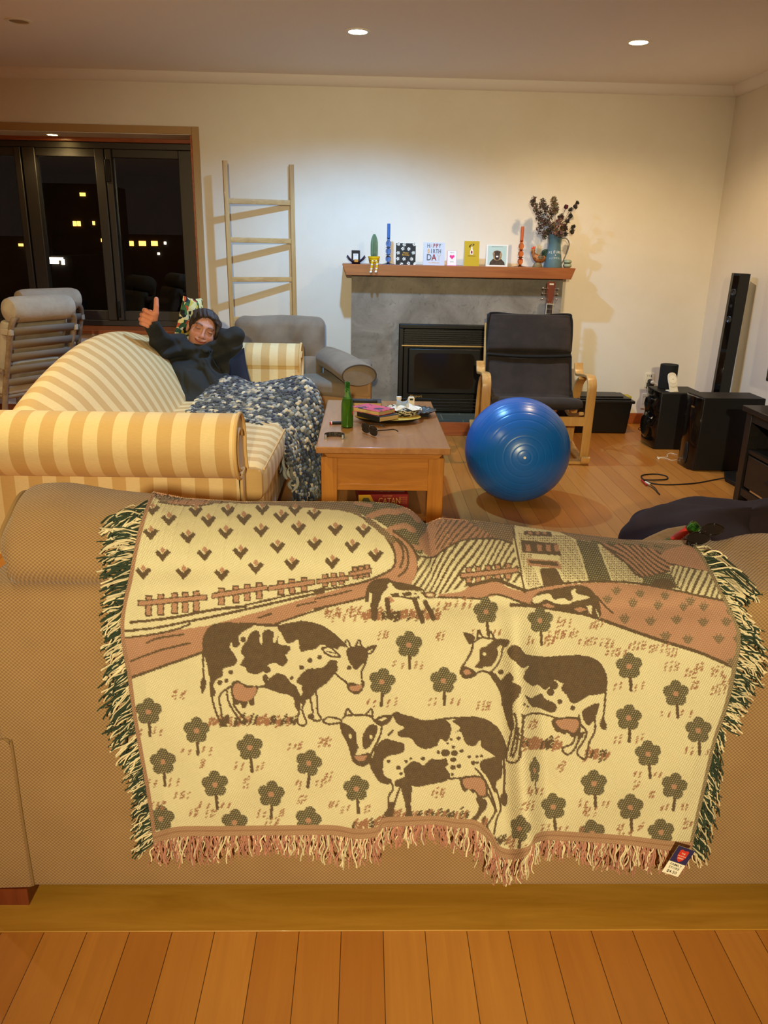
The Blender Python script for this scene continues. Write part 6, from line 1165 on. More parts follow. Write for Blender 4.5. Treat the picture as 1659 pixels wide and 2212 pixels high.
t = thing('paper_mask', 'white folded paper heap lying in the woven bowl', 'paper', (.22, 4.25, TZ+.045)); P = []
for i in range(15):
    row = []
    for j in range(15):
        u_, v_ = i/7-1, j/7-1; row.append((u_*.085*(1-.15*v_*v_)+.01, v_*.055*(1-.1*u_*u_), .014+.026*max(0, math.sin((u_+.9)*1.9))*(1-v_*v_*.6)+.006*math.sin(u_*6+v_*4)))
    P.append(row)
MB().grid(P).build('sheet', mat('white_paper', '#f0ead8', .6), t, solid=.002, sub=1); q = MB().lathe([(.024, -.028), (.012, 0), (.024, .028), (.022, .028), (.010, 0), (.022, -.028)], 24, T(-.012, -.012, .040, R_(-20), 0, pi/2)); q.build('clear_goblet', mat('clear_plastic', '#d8e4f0', .1, trans=.6), t); t.name = 'paper_heap'
t = thing('shell_dish', 'silver ribbed shell dish at the right of the tray', 'dish', (.335, 4.36, TZ)); P = []
for i in range(9):
    r_ = i/8; row = []
    for j in range(49): a = R_(-105+210*j/48)+R_(25); rb_ = 1+.03*math.cos(j*pi/2)*r_; row.append((-.045+.11*r_*rb_*math.cos(a), .10*r_*rb_*math.sin(a), .008+.026*r_**2+.003*math.cos(j*pi/2)*r_))
    P.append(row)
MB().grid(P).build('shell', mat('pewter', '#5c5c58', .3, .8), t, solid=.004); MB().lathe([(0, 0), (.04, 0), (.03, .012), (0, .012)], 20, T(.0, 0, 0)).build('foot', mat('pewter', '#5c5c58', .3, .8), t)
t = thing('tape_dispenser', 'cream plastic tape dispenser at the back of the coffee table', 'tape dispenser', (.275, 4.62, TZ)); MB().box(-.022, .022, -.02, .03, 0, .032).build('base', M_plate, t, bevel=.004)
q = [(-.02, .03), (.022, .03), (.022, .050), (.016, .056), (-.012, .056), (-.016, .048)]; MB().prism(q, -.014, .014, 'y').build('arch', M_plate, t, bevel=.003); MB().box(-.006, .012, -.0155, .0155, .038, .048).build('slot', M_black, t)
t = thing('small_jar', 'tiny white lidded jar beside the tape dispenser', 'jar', (.205, 4.60, TZ)); MB().lathe([(0, 0), (.013, 0), (.013, .045), (0, .045)], 20).build('jar', M_plate, t); MB().lathe([(0, .045), (.015, .045), (.015, .060), (0, .061)], 20).build('lid', M_white, t)
# board games on the shelf below
M_box = mat('game_red', '#8e1a12', .5); M_boxy = mat('game_yellow', '#d8a018', .5); M_dbox = mat('game_brown', '#4a150e', .5)
t = thing('board_game', 'red and yellow CATAN board game box under the coffee table', 'board game', (.095, 3.935, .09), R_(4)); MB().box(-.125, .125, -.14, .14, 0, .075).build('box', M_box, t, bevel=.002); MB().prism([(-.125, .001), (-.058, .001), (-.048, .038), (-.066, .074), (-.125, .074)], -.1412, -.1402, 'y').build('yellow_panel', M_boxy, t, flat=True); MB().prism([(-.088+.024*math.cos(a), .038+.024*math.sin(a)) for a in np.linspace(0, 2*pi, 6, endpoint=False)], -.1418, -.1412, 'y').build('hexagon', mat('game_olive', '#5a5a34', .5), t, flat=True)
text('CATAN', .044, (.030, -.1408, .040), (pi/2, 0, 0), mat('game_gold', '#d8a45a', .5), t, xs=.75); text('KLAUS TEUBER', .007, (.02, -.1408, .067), (pi/2, 0, 0), mat('game_gold', '#d8a45a', .5), t)
for i in range(4): text('explore settle trade', .005, (.098, -.1408, .060-.010*i), (pi/2, 0, 0), mat('game_gold', '#d8a45a', .5), t)
t = thing('board_game', 'dark brown upside down board game box on the CATAN box', 'board game', (.10, 3.98, .1652), R_(-3)); MB().box(-.122, .122, -.14, .14, 0, .05).build('box', M_dbox, t, bevel=.002); MB().prism([(-.085, .02), (-.03, .02), (-.02, .05), (-.07, .05)], -.1412, -.1402, 'y').build('yellow_panel', M_boxy, t, flat=True); text('CATAN', .03, (.0, -.1408, .012), (pi/2, pi, 0), mat('game_dim', '#6e2a1c', .5), t)
# ================================================================== dining chairs and table
M_cv = mat('grey_canvas', '#b8ac9a', .85, var=('#a89c8a', 9), bump=(40, .25)); M_fr = mat('taupe_rattan_frame', '#94806a', .6, var=('#7a6650', 30)); M_sl = mat('grey_sling', '#7e7264', .7)
def diner(loc, rz, label):
    t = thing('dining_chair', label, 'chair', loc, rz, 'padded dining chairs by the window')
    # local: sitter faces +y, back at y<0
    def bk(u_, s_): return (u_, -.10-.16*s_, .46+.46*s_)
    for sx_ in (-1, 1):
        MB().tube(smooth_path([(sx_*.215, -.04, 0), (sx_*.215, -.06, .25), (sx_*.215, -.10, .46), bk(sx_*.215, .5), bk(sx_*.215, .88), bk(sx_*.17, .99), bk(0, 1.0)], 6), .017, 10).build('back_post', M_fr, t)
        MB().tube([(sx_*.215, .36, 0), (sx_*.215, .34, .44)], .016, 10).build('leg', M_fr, t); MB().tube(smooth_path([bk(sx_*.24, .30), (sx_*.26, .1, .63), (sx_*.26, .32, .63), (sx_*.24, .36, .45)], 6), .015, 10).build('armrest', M_fr, t)
    for i in range(5):
        s0 = .10+.165*i; a, b_ = bk(-.215, s0), bk(.215, s0+.098); q = MB().add([(-.215, a[1]-.012, a[2]), (.215, a[1]-.012, a[2]), (.215, b_[1]-.012, b_[2]), (-.215, b_[1]-.012, b_[2])], [(0, 1, 2, 3)]); q.build('sling_strap', M_sl, t, solid=.004)
    MB().box(-.21, .21, -.10, .36, .425, .45).build('seat', M_fr, t, bevel=.01); pth_ = [bk(0, s_) for s_ in np.linspace(.02, .92, 12)]
    P = []
    for i, p in enumerate(pth_):
        puff = .062+.014*math.sin(i*2.1)
        P.append([(math.copysign(abs(math.cos(a))**.45, math.cos(a))*.215, p[1]+.085+puff*math.copysign(abs(math.sin(a))**.8, math.sin(a)), p[2]+.01*math.sin(a)) for a in np.linspace(0, 2*pi, 28, endpoint=False)])
    q = MB().grid(P, cv=True); q.f += [tuple(range(28)), tuple(11*28+j for j in range(28))[::-1]]; q.m += [0, 0]; q.build('back_cushion', M_cv, t, bevel=.01)
    tp_ = bk(0, 1.0); P = []
    for i in range(17):
        u_ = i/16*2-1; e = (1-abs(u_)**9)**.5*.94+.06; P.append([(u_*.235, tp_[1]+.045+.078*e*math.cos(a), tp_[2]+.03+.075*e*math.sin(a)) for a in np.linspace(0, 2*pi, 24, endpoint=False)])
    q = MB().grid(P, cv=True); q.f += [tuple(range(24)), tuple(16*24+j for j in range(24))[::-1]]; q.m += [0, 0]; q.build('head_roll', M_cv, t)
    MB().rbox((0, .13, .475), (.43, .46, .06), .025, 10, (0, 0, .01)).build('seat_cushion', M_cv, t)
    for sx_ in (-1, 1): b0_ = bk(sx_*.222, .80); MB().box(b0_[0]-.012, b0_[0]+.012, b0_[1]-.022, b0_[1]+.07, b0_[2]-.018, b0_[2]+.018).build('tie', M_cv, t, bevel=.004)
    return t
diner((-2.10, 5.00, 0), R_(58), 'nearer grey padded dining chair behind the striped sofa'); diner((-2.28, 5.70, 0), R_(50), 'farther grey padded dining chair nearest the window')
t = thing('dining_table', 'dining table under a navy cloth at the far left', 'table', (-3.44, 5.55, 0)); MB().box(-.75, .62, -.5, .5, .715, .74).build('table_top', M_oakx, t)
for x in (-.65, .52):
    for y in (-.42, .42): MB().box(x-.035, x+.035, y-.035, y+.035, 0, .715).build('leg', M_oak, t)
cl = MB().box(-.76, .63, -.51, .51, .74, .745); P = []
for i in range(81):
    s_ = i/80*4; k_ = int(min(s_, 3.999)); f_ = s_-k_; c4_ = [(-.76, -.51), (.63, -.51), (.63, .51), (-.76, .51), (-.76, -.51)]; x = c4_[k_][0]+(c4_[k_+1][0]-c4_[k_][0])*f_; y = c4_[k_][1]+(c4_[k_+1][1]-c4_[k_][1])*f_; w_ = .015*math.sin(i*1.7); n_ = ((0, -1), (1, 0), (0, 1), (-1, 0))[k_]
    P.append([(x+n_[0]*w_*q_, y+n_[1]*w_*q_, .745-.32*q_) for q_ in (0, .3, .7, 1)])
cl.grid(P); co = cl.build('navy_cloth', mat('navy_cloth', '#1c1838', .9), None); co.location = t.location; co.name = 'tablecloth'; tag(co, 'navy tablecloth hanging over the dining table', 'tablecloth')
rn = MB().box(.30, .60, -.53, .53, .747, .752); rn_ = rn.build('table_runner', mat('runner_check', '#d8ccb0', .8, var=('#2a2620', 45, .49, .51)), None); rn_.location = t.location; tag(rn_, 'cream and black checked runner across the navy tablecloth', 'table runner')
# ================================================================== the man on the striped sofa
class Field:                                     # signed distance field on a box, meshed by surface nets
    def __init__(s, lo, hi, h):
        s.a = [np.arange(l, u_+h, h) for l, u_ in zip(lo, hi)]; s.h = h; s.D = np.full([len(q) for q in s.a], .5, np.float32)
    def put(s, fn, c, R, k=.01, sub=False):
        sl = []
        for q, cc in zip(s.a, c):
            i0, i1 = np.searchsorted(q, (cc-R, cc+R)); sl.append(slice(max(i0-1, 0), i1+1))
        sl = tuple(sl); G_ = np.meshgrid(*[q[x] for q, x in zip(s.a, sl)], indexing='ij')
        if G_[0].size == 0: return
        d = fn(*G_).astype(np.float32); o = s.D[sl]
        if sub: d = -d; h_ = np.clip(.5-.5*(o-d)/k, 0, 1); h_ = np.clip(.5-.5*(d-o)/k, 0, 1); s.D[sl] = d*(1-h_)+o*h_+k*h_*(1-h_)
        else: h_ = np.clip(.5+.5*(o-d)/k, 0, 1); s.D[sl] = o*(1-h_)+d*h_-k*h_*(1-h_)
    def cap(s, a, b, ra, rb, k=.01, sub=False):
        a = np.array(a, float); b = np.array(b, float); d = b-a; L2 = d@d+1e-12
        def fn(X, Y, Z):
            t = np.clip(((X-a[0])*d[0]+(Y-a[1])*d[1]+(Z-a[2])*d[2])/L2, 0, 1)
            return np.sqrt((X-a[0]-t*d[0])**2+(Y-a[1]-t*d[1])**2+(Z-a[2]-t*d[2])**2)-(ra+(rb-ra)*t)
        s.put(fn, (a+b)/2, math.sqrt(L2)/2+max(ra, rb)+k*2+.01, k, sub); return s
    def ell(s, c, r, M3=None, k=.01, sub=False):
        c = np.array(c, float); M3 = np.eye(3) if M3 is None else M3
        def fn(X, Y, Z):
            P = np.stack([X-c[0], Y-c[1], Z-c[2]], -1)@M3; q = P/np.array(r); k0 = np.sqrt((q*q).sum(-1)); k1 = np.sqrt(((q/np.array(r))**2).sum(-1)); return k0*(k0-1)/np.maximum(k1, 1e-6)
        s.put(fn, c, max(r)+k*2+.01, k, sub); return s
    def mesh(s):
        D = s.D; n = D.shape; sg = D < 0; A = [np.zeros(tuple(x-1 for x in n)+(3,), np.float32), np.zeros(tuple(x-1 for x in n), np.float32)]
        cells = tuple(x-1 for x in n); corner = lambda i, j, k_: D[i:i+cells[0], j:j+cells[1], k_:k_+cells[2]]
        for ax in range(3):
            o1, o2 = [q for q in range(3) if q != ax]
            for p in (0, 1):
                for q in (0, 1):
                    i0 = [0, 0, 0]; i0[o1] = p; i0[o2] = q; i1 = list(i0); i1[ax] = 1
                    d0, d1 = corner(*i0), corner(*i1); m_ = (d0 < 0) != (d1 < 0); t = np.where(m_, d0/np.where(m_, d0-d1, 1), 0)
                    for e in range(3): A[0][..., e] += m_*(t if e == ax else i0[e])
                    A[1] += m_
        act = A[1] > 0; idx = -np.ones(cells, np.int64); ids = np.argwhere(act); idx[act] = np.arange(len(ids)); off = A[0][act]/A[1][act][:, None]
        V = np.stack([s.a[e][ids[:, e]]+off[:, e]*s.h for e in range(3)], -1); Fs = []
        for ax in range(3):
            o1, o2 = (ax+1) % 3, (ax+2) % 3; sl0 = [slice(None)]*3; sl1 = [slice(None)]*3; sl0[ax] = slice(0, n[ax]-1); sl1[ax] = slice(1, n[ax]); m_ = sg[tuple(sl0)] != sg[tuple(sl1)]
            e = np.argwhere(m_); ok = np.ones(len(e), bool)
            for o in (o1, o2): ok &= (e[:, o] > 0) & (e[:, o] < n[o]-1)
            e = e[ok]; q = []
            for da, db in ((0, 0), (-1, 0), (-1, -1), (0, -1)): z = e.copy(); z[:, o1] += da; z[:, o2] += db; q.append(idx[z[:, 0], z[:, 1], z[:, 2]])
            q = np.stack(q, -1); fl_ = sg[tuple(sl0)][e[:, 0], e[:, 1], e[:, 2]]; q[~fl_] = q[~fl_][:, ::-1]; Fs.append(q)
        return V, np.concatenate(Fs)
def field_obj(name, fld, mat_, parent, colfn=None, smooth=2):
    V, Fq = fld.mesh(); nb = np.zeros_like(V); ct = np.zeros(len(V))
    for _ in range(smooth):                       # light Laplacian
        nb[:] = 0; ct[:] = 0
        for a in range(4):
            for b in (1, 3): np.add.at(nb, Fq[:, a], V[Fq[:, (a+b) % 4]]); np.add.at(ct, Fq[:, a], 1)
        V = V*.5+.5*nb/np.maximum(ct, 1)[:, None]
    me = bpy.data.meshes.new(name); off = np.array(parent.location) if parent.parent is None else np.array(parent.parent.location)
    W = V-off; me.vertices.add(len(W)); me.vertices.foreach_set('co', W.astype(np.float32).ravel()); me.loops.add(Fq.size); me.loops.foreach_set('vertex_index', Fq.astype(np.int32).ravel()); me.polygons.add(len(Fq)); me.polygons.foreach_set('loop_start', np.arange(0, Fq.size, 4, dtype=np.int32)); me.update(calc_edges=True); me.polygons.foreach_set('use_smooth', [True]*len(Fq))
    if colfn is not None: C_ = colfn(V); ca = me.color_attributes.new('Col', 'FLOAT_COLOR', 'POINT'); ca.data.foreach_set('color', np.c_[C_, np.ones(len(C_))].astype(np.float32).ravel())
    me.materials.append(mat_); o = bpy.data.objects.new(name, me); COL.objects.link(o); o.parent = parent; return o
A_ = lambda x, y, Y: np.array(at(x, y, Y=Y))
man = thing('person', 'man in a dark hoodie reclining on the striped sofa with a thumbs up', 'person', (-.86, 4.75, .46))
O_ = A_(441, 713, 5.0); fd = np.array([.24, -.96, .06]); fd /= np.linalg.norm(fd); upv = np.array([.40, 0, .92]); upv -= fd*(upv@fd); upv /= np.linalg.norm(upv); rt = np.cross(upv, -fd); rt /= np.linalg.norm(rt)
if rt[0] < 0: rt = -rt
HS = 1.14; H3 = np.stack([rt, fd, upv], -1); hp = lambda x, y, z: O_+H3@(np.array([x, y-.080, z])*HS)
def hell(fld, c, r, k=.012, sub=False): fld.ell(hp(*c), tuple(np.array(r)*HS), H3, k, sub)
S_R, S_L, NB_ = A_(392, 756, 5.02), A_(472, 772, 5.08), A_(440, 768, 5.09); BE, PE, LT = A_(448, 850, 4.88), A_(478, 884, 4.74), A_(408, 850, 4.95)
E_R, W_R, E_L, H_L = A_(349, 746, 4.88), A_(333, 708, 4.66), A_(503, 733, 5.0), A_(464, 722, 5.20)
bf = Field((-1.38, 4.45, .42), (-.60, 5.32, 1.06), .0036)
# torso, neck and arms (mostly under the hoodie)
bf.cap(S_R, S_L, .045, .045, .03).cap(NB_, BE, .026, .06, .05).cap(BE, PE, .06, .06, .05).cap(S_R, E_R, .04, .032, .02).cap(E_R, W_R, .032, .026, .02).cap(S_L, E_L, .045, .04, .02).cap(E_L, H_L, .04, .03, .02)
bf.cap(hp(0, -.02, -.06), NB_, .050, .026, .03)
for c, r, k in (((0, -.02, .022), (.076, .094, .082), .01), ((0, .026, -.035), (.064, .056, .085), .02), ((0, .032, -.078), (.050, .046, .036), .02), ((0, .066, -.099), (.020, .016, .015), .02), ((.037, .050, -.036), (.027, .026, .024), .018), ((-.037, .050, -.036), (.027, .026, .024), .018), ((0, .072, .018), (.050, .014, .010), .014), ((.079, -.008, -.012), (.010, .020, .033), .006), ((-.079, -.008, -.012), (.010, .020, .033), .006)): hell(bf, c, r, k)
for s_ in (-1, 1): hell(bf, (s_*.032, .094, -.003), (.019, .013, .011), .010, True); hell(bf, (s_*.032, .070, -.003), (.0175, .0115, .0095), .006)
bf.cap(hp(0, .080, .010), hp(0, .100, -.034), .007, .0105, .012); hell(bf, (0, .104, -.038), (.0125, .0115, .0105), .008)
for s_ in (-1, 1): hell(bf, (s_*.0125, .094, -.042), (.0085, .010, .0075), .006); hell(bf, (s_*.007, .101, -.0475), (.0035, .004, .003), .003, True)
for i in range(-3, 4): x = i*.0085; hell(bf, (x, .0818-.9*x*x*10, -.0645+.0105*(abs(i)/3)**2), (.0075, .0075, .0042), .004); hell(bf, (x*.85, .0812-.9*x*x*10, -.0742+.0095*(abs(i)/3)**2), (.0075, .0075, .0052), .004)
for i in range(-7, 8): x = i*.0046; hell(bf, (x, .092-.9*x*x*9, -.0690+.0115*(abs(i)/7)**2), (.0040, .007, .0016), .002, True)
# fist with thumb up
zi = lambda zx, zy, d: A_(290+zx/6.144, 620+zy/6.144, 4.60+d)
bf.cap(W_R, zi(215, 470, .02), .027, .030, .02); bf.ell(zi(205, 410, .022), (.036, .026, .046), None, .015)
for i, (x0, y0, x1, y1, r) in enumerate(((140, 308, 268, 372, .0125), (108, 368, 250, 432, .0130), (92, 428, 222, 484, .0125), (98, 484, 196, 524, .0108))):
    mx, my = (x0+x1)/2, (y0+y1)/2; bf.cap(zi(x0-8, y0, .018), zi(x0+18, y0+6, -.012), r*1.03, r*1.04, .003); bf.cap(zi(x0+18, y0+6, -.012), zi(x1-16, y1-4, -.016), r*1.04, r, .002); bf.cap(zi(x1-16, y1-4, -.016), zi(x1+10, y1+6, .008), r, r*.92, .003)
bf.cap(zi(262, 440, .005), zi(286, 345, -.010), .019, .0165, .008).cap(zi(286, 345, -.010), zi(293, 255, -.008), .0165, .0142, .004).cap(zi(293, 255, -.008), zi(292, 160, .006), .0146, .0128, .003)
hell(bf, (0, 0, 0), (.001, .001, .001), .001)
def skin(V):
    q = ((V-O_)@H3)/HS; q[:, 1] += .080; x, y, z = q.T; ax_ = np.abs(x); C_ = np.tile(np.array(lin('#c68c72')), (len(V), 1)); head = (np.abs(z) < .14) & (ax_ < .1) & (np.abs(y) < .13)
    def blend(m_, c): nonlocal C_; C_ = C_*(1-m_[:, None])+np.array(lin(c))*m_[:, None]
    red = np.exp(-((ax_-.036)**2/.018**2+(z+.034)**2/.016**2))*.55+np.exp(-(x**2/.013**2+(z+.036)**2/.014**2))*.5; blend(np.clip(red*head*(y > .03), 0, 1)*.8, '#bc644e')
    blend(np.clip(np.exp(-((z+.088)/.030)**2)*.38*head*(y > -.02)*(z < -.045), 0, 1), '#6e4a3a')
    zl = z+.0690-.0115*(ax_/.032)**2; blend(np.clip(np.exp(-(zl/.0065)**4)*(ax_ < .027)*head*(y > .06), 0, 1)*.75, '#a84a40'); blend(np.exp(-(zl/.0022)**2)*(ax_ < .031)*head*(y > .055)*.85, '#40150f')
    bz = z-.0215+.004*((ax_-.034)/.018)**2; blend(np.clip(np.exp(-(bz/.0048)**2), 0, 1)*np.clip((ax_-.012)/.004, 0, 1)*np.clip((.056-ax_)/.004, 0, 1)*head*(y > .03)*.85, '#35221a')
    ez = z+.0055-.0032*((ax_-.032)/.012)**2; blend(np.exp(-(ez/.0027)**2)*np.clip((ax_-.017)/.003, 0, 1)*np.clip((.048-ax_)/.003, 0, 1)*head*(y > .04)*.95, '#1c0e0a'); blend(np.exp(-((ax_-.032)**2/.022**2+(z+.016)**2/.005**2))*head*(y > .04)*.25, '#8a4a3c'); blend(np.exp(-((ax_-.032)**2/.020**2+(z-.004)**2/.010**2))*head*(y > .04)*.45, '#9c5c46')
    hnd = (V[:, 1] < 4.72) & (V[:, 2] > .80); blend(hnd*.45, '#d0744e'); return C_
M_skin = mat('skin', vcol=True, rough=.6, spec=.3); body = field_obj('body', bf, M_skin, man, skin, 3)
M_hair = mat('dark_hair', '#3c2a1e', .6, var=('#281b13', 70), bump=(160, .25), stretch=(1, .4, .4)); hf = Field(hp(0, 0, .03)-.16, hp(0, 0, .03)+.16, .0036)
hell(hf, (0, -.026, .027), (.083, .103, .087), .01); hell(hf, (.006, .030, .074), (.060, .040, .020), .02); hell(hf, (.073, .018, .022), (.014, .03, .052), .012); hell(hf, (-.074, .004, .018), (.010, .022, .034), .01)
hell(hf, (.002, .100, -.014), (.068, .094, .090), .010, True); hell(hf, (0, -.02, -.10), (.10, .16, .085), .01, True)
rh = random.Random(4)
for i in range(22):
    x0 = -.066+.006*i+rh.uniform(-.003, .003); zt_ = .086-.030*(x0/.066)**2; hf.cap(hp(x0-.012, .040, zt_+.018), hp(x0+rh.uniform(.002, .014), .074-.3*abs(x0)**1.1*.9, zt_-rh.uniform(.002, .020)-.012*(abs(x0)/.066)), .0085, .0030, .004)
for i in range(7): hf.cap(hp(.060+.002*i, .040-.010*i, .062), hp(.073+.001*i, .030-.010*i, .004-rh.uniform(0, .03)), .010, .004, .005)
V_ = hf.a; G_ = np.meshgrid(*V_, indexing='ij'); loc_ = (np.stack(G_, -1)-O_)@H3/HS; hf.D += (.0008*np.sin(loc_[..., 0]*260+loc_[..., 2]*160+2*np.sin(loc_[..., 1]*40))).astype(np.float32)
field_obj('hair', hf, M_hair, man, None, 1)
# hoodie
M_hood = mat('dark_hoodie', '#2b2b29', .95, var=('#242423', 7), bump=(320, .08))
hd = Field((-1.36, 4.5, .40), (-.58, 5.36, .96), .006)
hd.cap(S_R, S_L, .088, .085, .05).cap(A_(428, 785, 5.06), BE, .128, .135, .07).cap(BE, PE, .135, .125, .06).cap(LT, A_(432, 890, 4.86), .10, .10, .06).cap(A_(385, 800, 4.95), A_(425, 880, 4.70), .085, .085, .06).cap(S_R, E_R, .080, .068, .04).cap(E_R, W_R+(W_R-E_R)*.02, .068, .043, .03).cap(S_L, E_L, .076, .066, .04).cap(E_L, H_L, .066, .050, .03)
for a in np.linspace(0, 2*pi, 14, endpoint=False): c = NB_+H3@np.array([.085*math.cos(a), .06*math.sin(a)-.01, -.004+.02*math.sin(a)*-1]); hd.ell(c, (.030, .030, .028), None, .025)
hd.cap(W_R+(W_R-E_R)*.03, W_R+(W_R-E_R)*.22, .040, .036, .004)
hd.ell(hp(0, .014, -.03), (.094, .094, .094), None, .02, True)
G_ = np.stack(np.meshgrid(*hd.a, indexing='ij'), -1); X, Y, Z = G_[..., 0], G_[..., 1], G_[..., 2]
pxg, pyg = proj(G_); fold = .013*np.sin(pxg*.055+pyg*.11+2*np.sin(pyg*.05))+.009*np.sin(pxg*.12-pyg*.10+1.5*np.sin(pxg*.04)); fold *= np.exp(-((pyg-800)/70)**2)*.8+.35
hd.D += fold.astype(np.float32)
def fcut(px0, py0, px1, py1, w_, dep):
    d = np.array([px1-px0, py1-py0], float); L2 = d@d; t = np.clip(((pxg-px0)*d[0]+(pyg-py0)*d[1])/L2, 0, 1); q = np.hypot(pxg-px0-t*d[0], pyg-py0-t*d[1]); hd.D += (dep*np.exp(-(q/w_)**2)*(Y < 5.0)).astype(np.float32)
for q in ((362, 778, 400, 772, 4, .010), (400, 772, 425, 782, 4, .010), (395, 800, 402, 850, 4, .009), (402, 795, 430, 800, 4, .008), (438, 800, 452, 835, 3, .010), (380, 735, 395, 760, 4, .008), (415, 745, 440, 790, 4, .006)): fcut(*q)
hd.ell(A_(446, 757, 4.945), (.030, .042, .016), None, .025)
hood = field_obj('hoodie', hd, M_hood, man, None, 2)
MB().tube(smooth_path([tuple(A_(450, 756, 4.90)), tuple(A_(458, 772, 4.885)), tuple(A_(468, 790, 4.855)), tuple(A_(475, 798, 4.84))], 5), .0028, 6).build('drawstring', mat('drawstring', '#15181a', .9), man, world=True)
# ================================================================== pillows
def pillow(name, label, cat, c4_, thick, m, pinch=.10):
    c4_ = [np.array(q) for q in c4_]; ctr = sum(c4_)/4; nrm = np.cross(c4_[1]-c4_[0], c4_[3]-c4_[0]); nrm /= np.linalg.norm(nrm); V = {}; N_ = 22; t = thing(name, label, cat, tuple(ctr)); P = {1: [], -1: []}
    for s_ in (1, -1):
        for i in range(N_+1):
            row = []
            for j in range(N_+1):
                u_, v_ = i/N_, j/N_; p = c4_[0]*(1-u_)*(1-v_)+c4_[1]*u_*(1-v_)+c4_[2]*u_*v_+c4_[3]*(1-u_)*v_; a, b = 2*u_-1, 2*v_-1
                p = p+(ctr-p)*pinch*((1-a*a)*abs(b)**3+(1-b*b)*abs(a)**3); row.append(p+nrm*s_*thick*(max(0, (1-a*a)*(1-b*b))**.45+.03)+nrm*s_*.006*math.sin(a*7+b*5)*(1-a*a)*(1-b*b))
            P[s_].append(row)
    mb_ = MB().grid(P[1]).grid(P[-1]); o = mb_.build('cover', m, t, world=True); me = o.data; bm = bmesh.new(); bm.from_mesh(me); bmesh.ops.remove_doubles(bm, verts=bm.verts, dist=.0005); bm.to_mesh(me); bm.free(); ed = []
    for q in range(4): ed += [p[0] for p in []]
    rim = [P[1][i][0] for i in range(N_)]+[P[1][N_][j] for j in range(N_)]+[P[1][N_-i][N_] for i in range(N_)]+[P[1][0][N_-j] for j in range(N_)]
    MB().tube([tuple(p) for p in rim], .004, 6, closed=True).build('piping', m, t, world=True); return t
def floral():
    m, nt, b, N, L = nodes('floral_print'); tc = N('ShaderNodeTexCoord').outputs['Object']; nz = N('ShaderNodeTexNoise', Scale=9., Detail=2.); L(tc, nz.inputs[0]); ad = N('ShaderNodeVectorMath', operation='MULTIPLY_ADD'); L(nz.outputs['Color'], ad.inputs[0]); ad.inputs[1].default_value = (.05, .05, .05); L(tc, ad.inputs[2])
    vo = N('ShaderNodeTexVoronoi', Scale=38.); L(ad.outputs[0], vo.inputs[0]); sp = N('ShaderNodeSeparateColor'); L(vo.outputs['Color'], sp.inputs[0]); cr_ = N('ShaderNodeValToRGB'); cr_.color_ramp.interpolation = 'CONSTANT'; el = cr_.color_ramp.elements
    el[0].color = (*lin('#e8d48c'), 1); el[1].position = .30; el[1].color = (*lin('#2c4a2a'), 1)
    for p_, c in ((.46, '#d8b83c'), (.58, '#c84a1c'), (.70, '#14120c'), (.82, '#e0d0a0'), (.92, '#3c6a3a')): e = el.new(p_); e.color = (*lin(c), 1)
    L(sp.outputs[0], cr_.inputs[0]); L(cr_.outputs[0], b.inputs['Base Color']); b.inputs['Roughness'].default_value = .85; return m
pillow('floral_cushion', 'floral cream, red and green cushion behind the head of the man', 'cushion', (A_(376, 726, 5.06), A_(397, 640, 5.08), A_(436, 645, 5.30), A_(446, 735, 5.34)), .035, floral(), .10)
pillow('navy_cushion', 'dark navy cushion between the man and the far sofa arm', 'cushion', (A_(450, 800, 5.42), A_(526, 752, 5.30), A_(544, 836, 5.12), A_(470, 880, 5.16)), .05, mat('navy_velvet', '#1a1826', .9, sheen=.15), .08)
# ================================================================== chunky knit throw over his legs
rows = [[(404, 894, 4.28), (455, 900, 4.2), (510, 908, 4.12), (565, 924, 4.06), (603, 948, 4.01), (622, 985, 3.99), (634, 1030, 4.0), (643, 1092, 4.02)],
        [(412, 882, 4.42), (462, 880, 4.38), (515, 886, 4.32), (572, 896, 4.26), (622, 920, 4.20), (645, 965, 4.16), (655, 1020, 4.14), (664, 1095, 4.12)],
        [(428, 862, 4.58), (478, 856, 4.55), (530, 860, 4.52), (585, 862, 4.48), (640, 872, 4.38), (664, 930, 4.27), (673, 1010, 4.22), (682, 1095, 4.18)],
        [(455, 838, 4.74), (492, 834, 4.73), (545, 842, 4.68), (600, 838, 4.64), (655, 838, 4.52), (682, 890, 4.40), (687, 985, 4.32), (695, 1092, 4.27)],
        [(484, 818, 4.86), (512, 818, 4.86), (552, 832, 4.82), (605, 824, 4.76), (655, 818, 4.66), (689, 862, 4.52), (694, 960, 4.42), (704, 1085, 4.36)],
        [(505, 826, 4.98), (530, 842, 4.96), (562, 846, 4.92), (612, 840, 4.88), (662, 832, 4.78), (690, 880, 4.66), (697, 960, 4.56), (704, 1060, 4.5)]]
C0 = np.array([[A_(x, y, Y) for x, y, Y in r] for r in rows]); NS_, NT_ = 54, 37
C1 = np.array([smooth_path(list(r), 12) for r in C0]); C2 = np.array([smooth_path(list(C1[:, j]), 12) for j in range(C1.shape[1])]).transpose(1, 0, 2)
def rs(P, n):
    d = np.r_[0, np.cumsum(np.linalg.norm(np.diff(P, axis=0), axis=1))]; t = np.linspace(0, d[-1], n); return np.stack([np.interp(t, d, P[:, e]) for e in range(3)], -1)
C3 = np.array([rs(r, NS_) for r in C2]); KT = np.array([rs(C3[:, j], NT_) for j in range(NS_)]).transpose(1, 0, 2)
KT[..., 2] = np.maximum(KT[..., 2], .014)
kn = MB(); rk = random.Random(11); PALK = [(.022, .026, .050), (.060, .075, .095), (.13, .15, .165), (.30, .31, .30), (.66, .55, .38), (.045, .050, .050), (.20, .185, .15), (.42, .40, .35)]
def sn(*a): return math.sin(a[0])
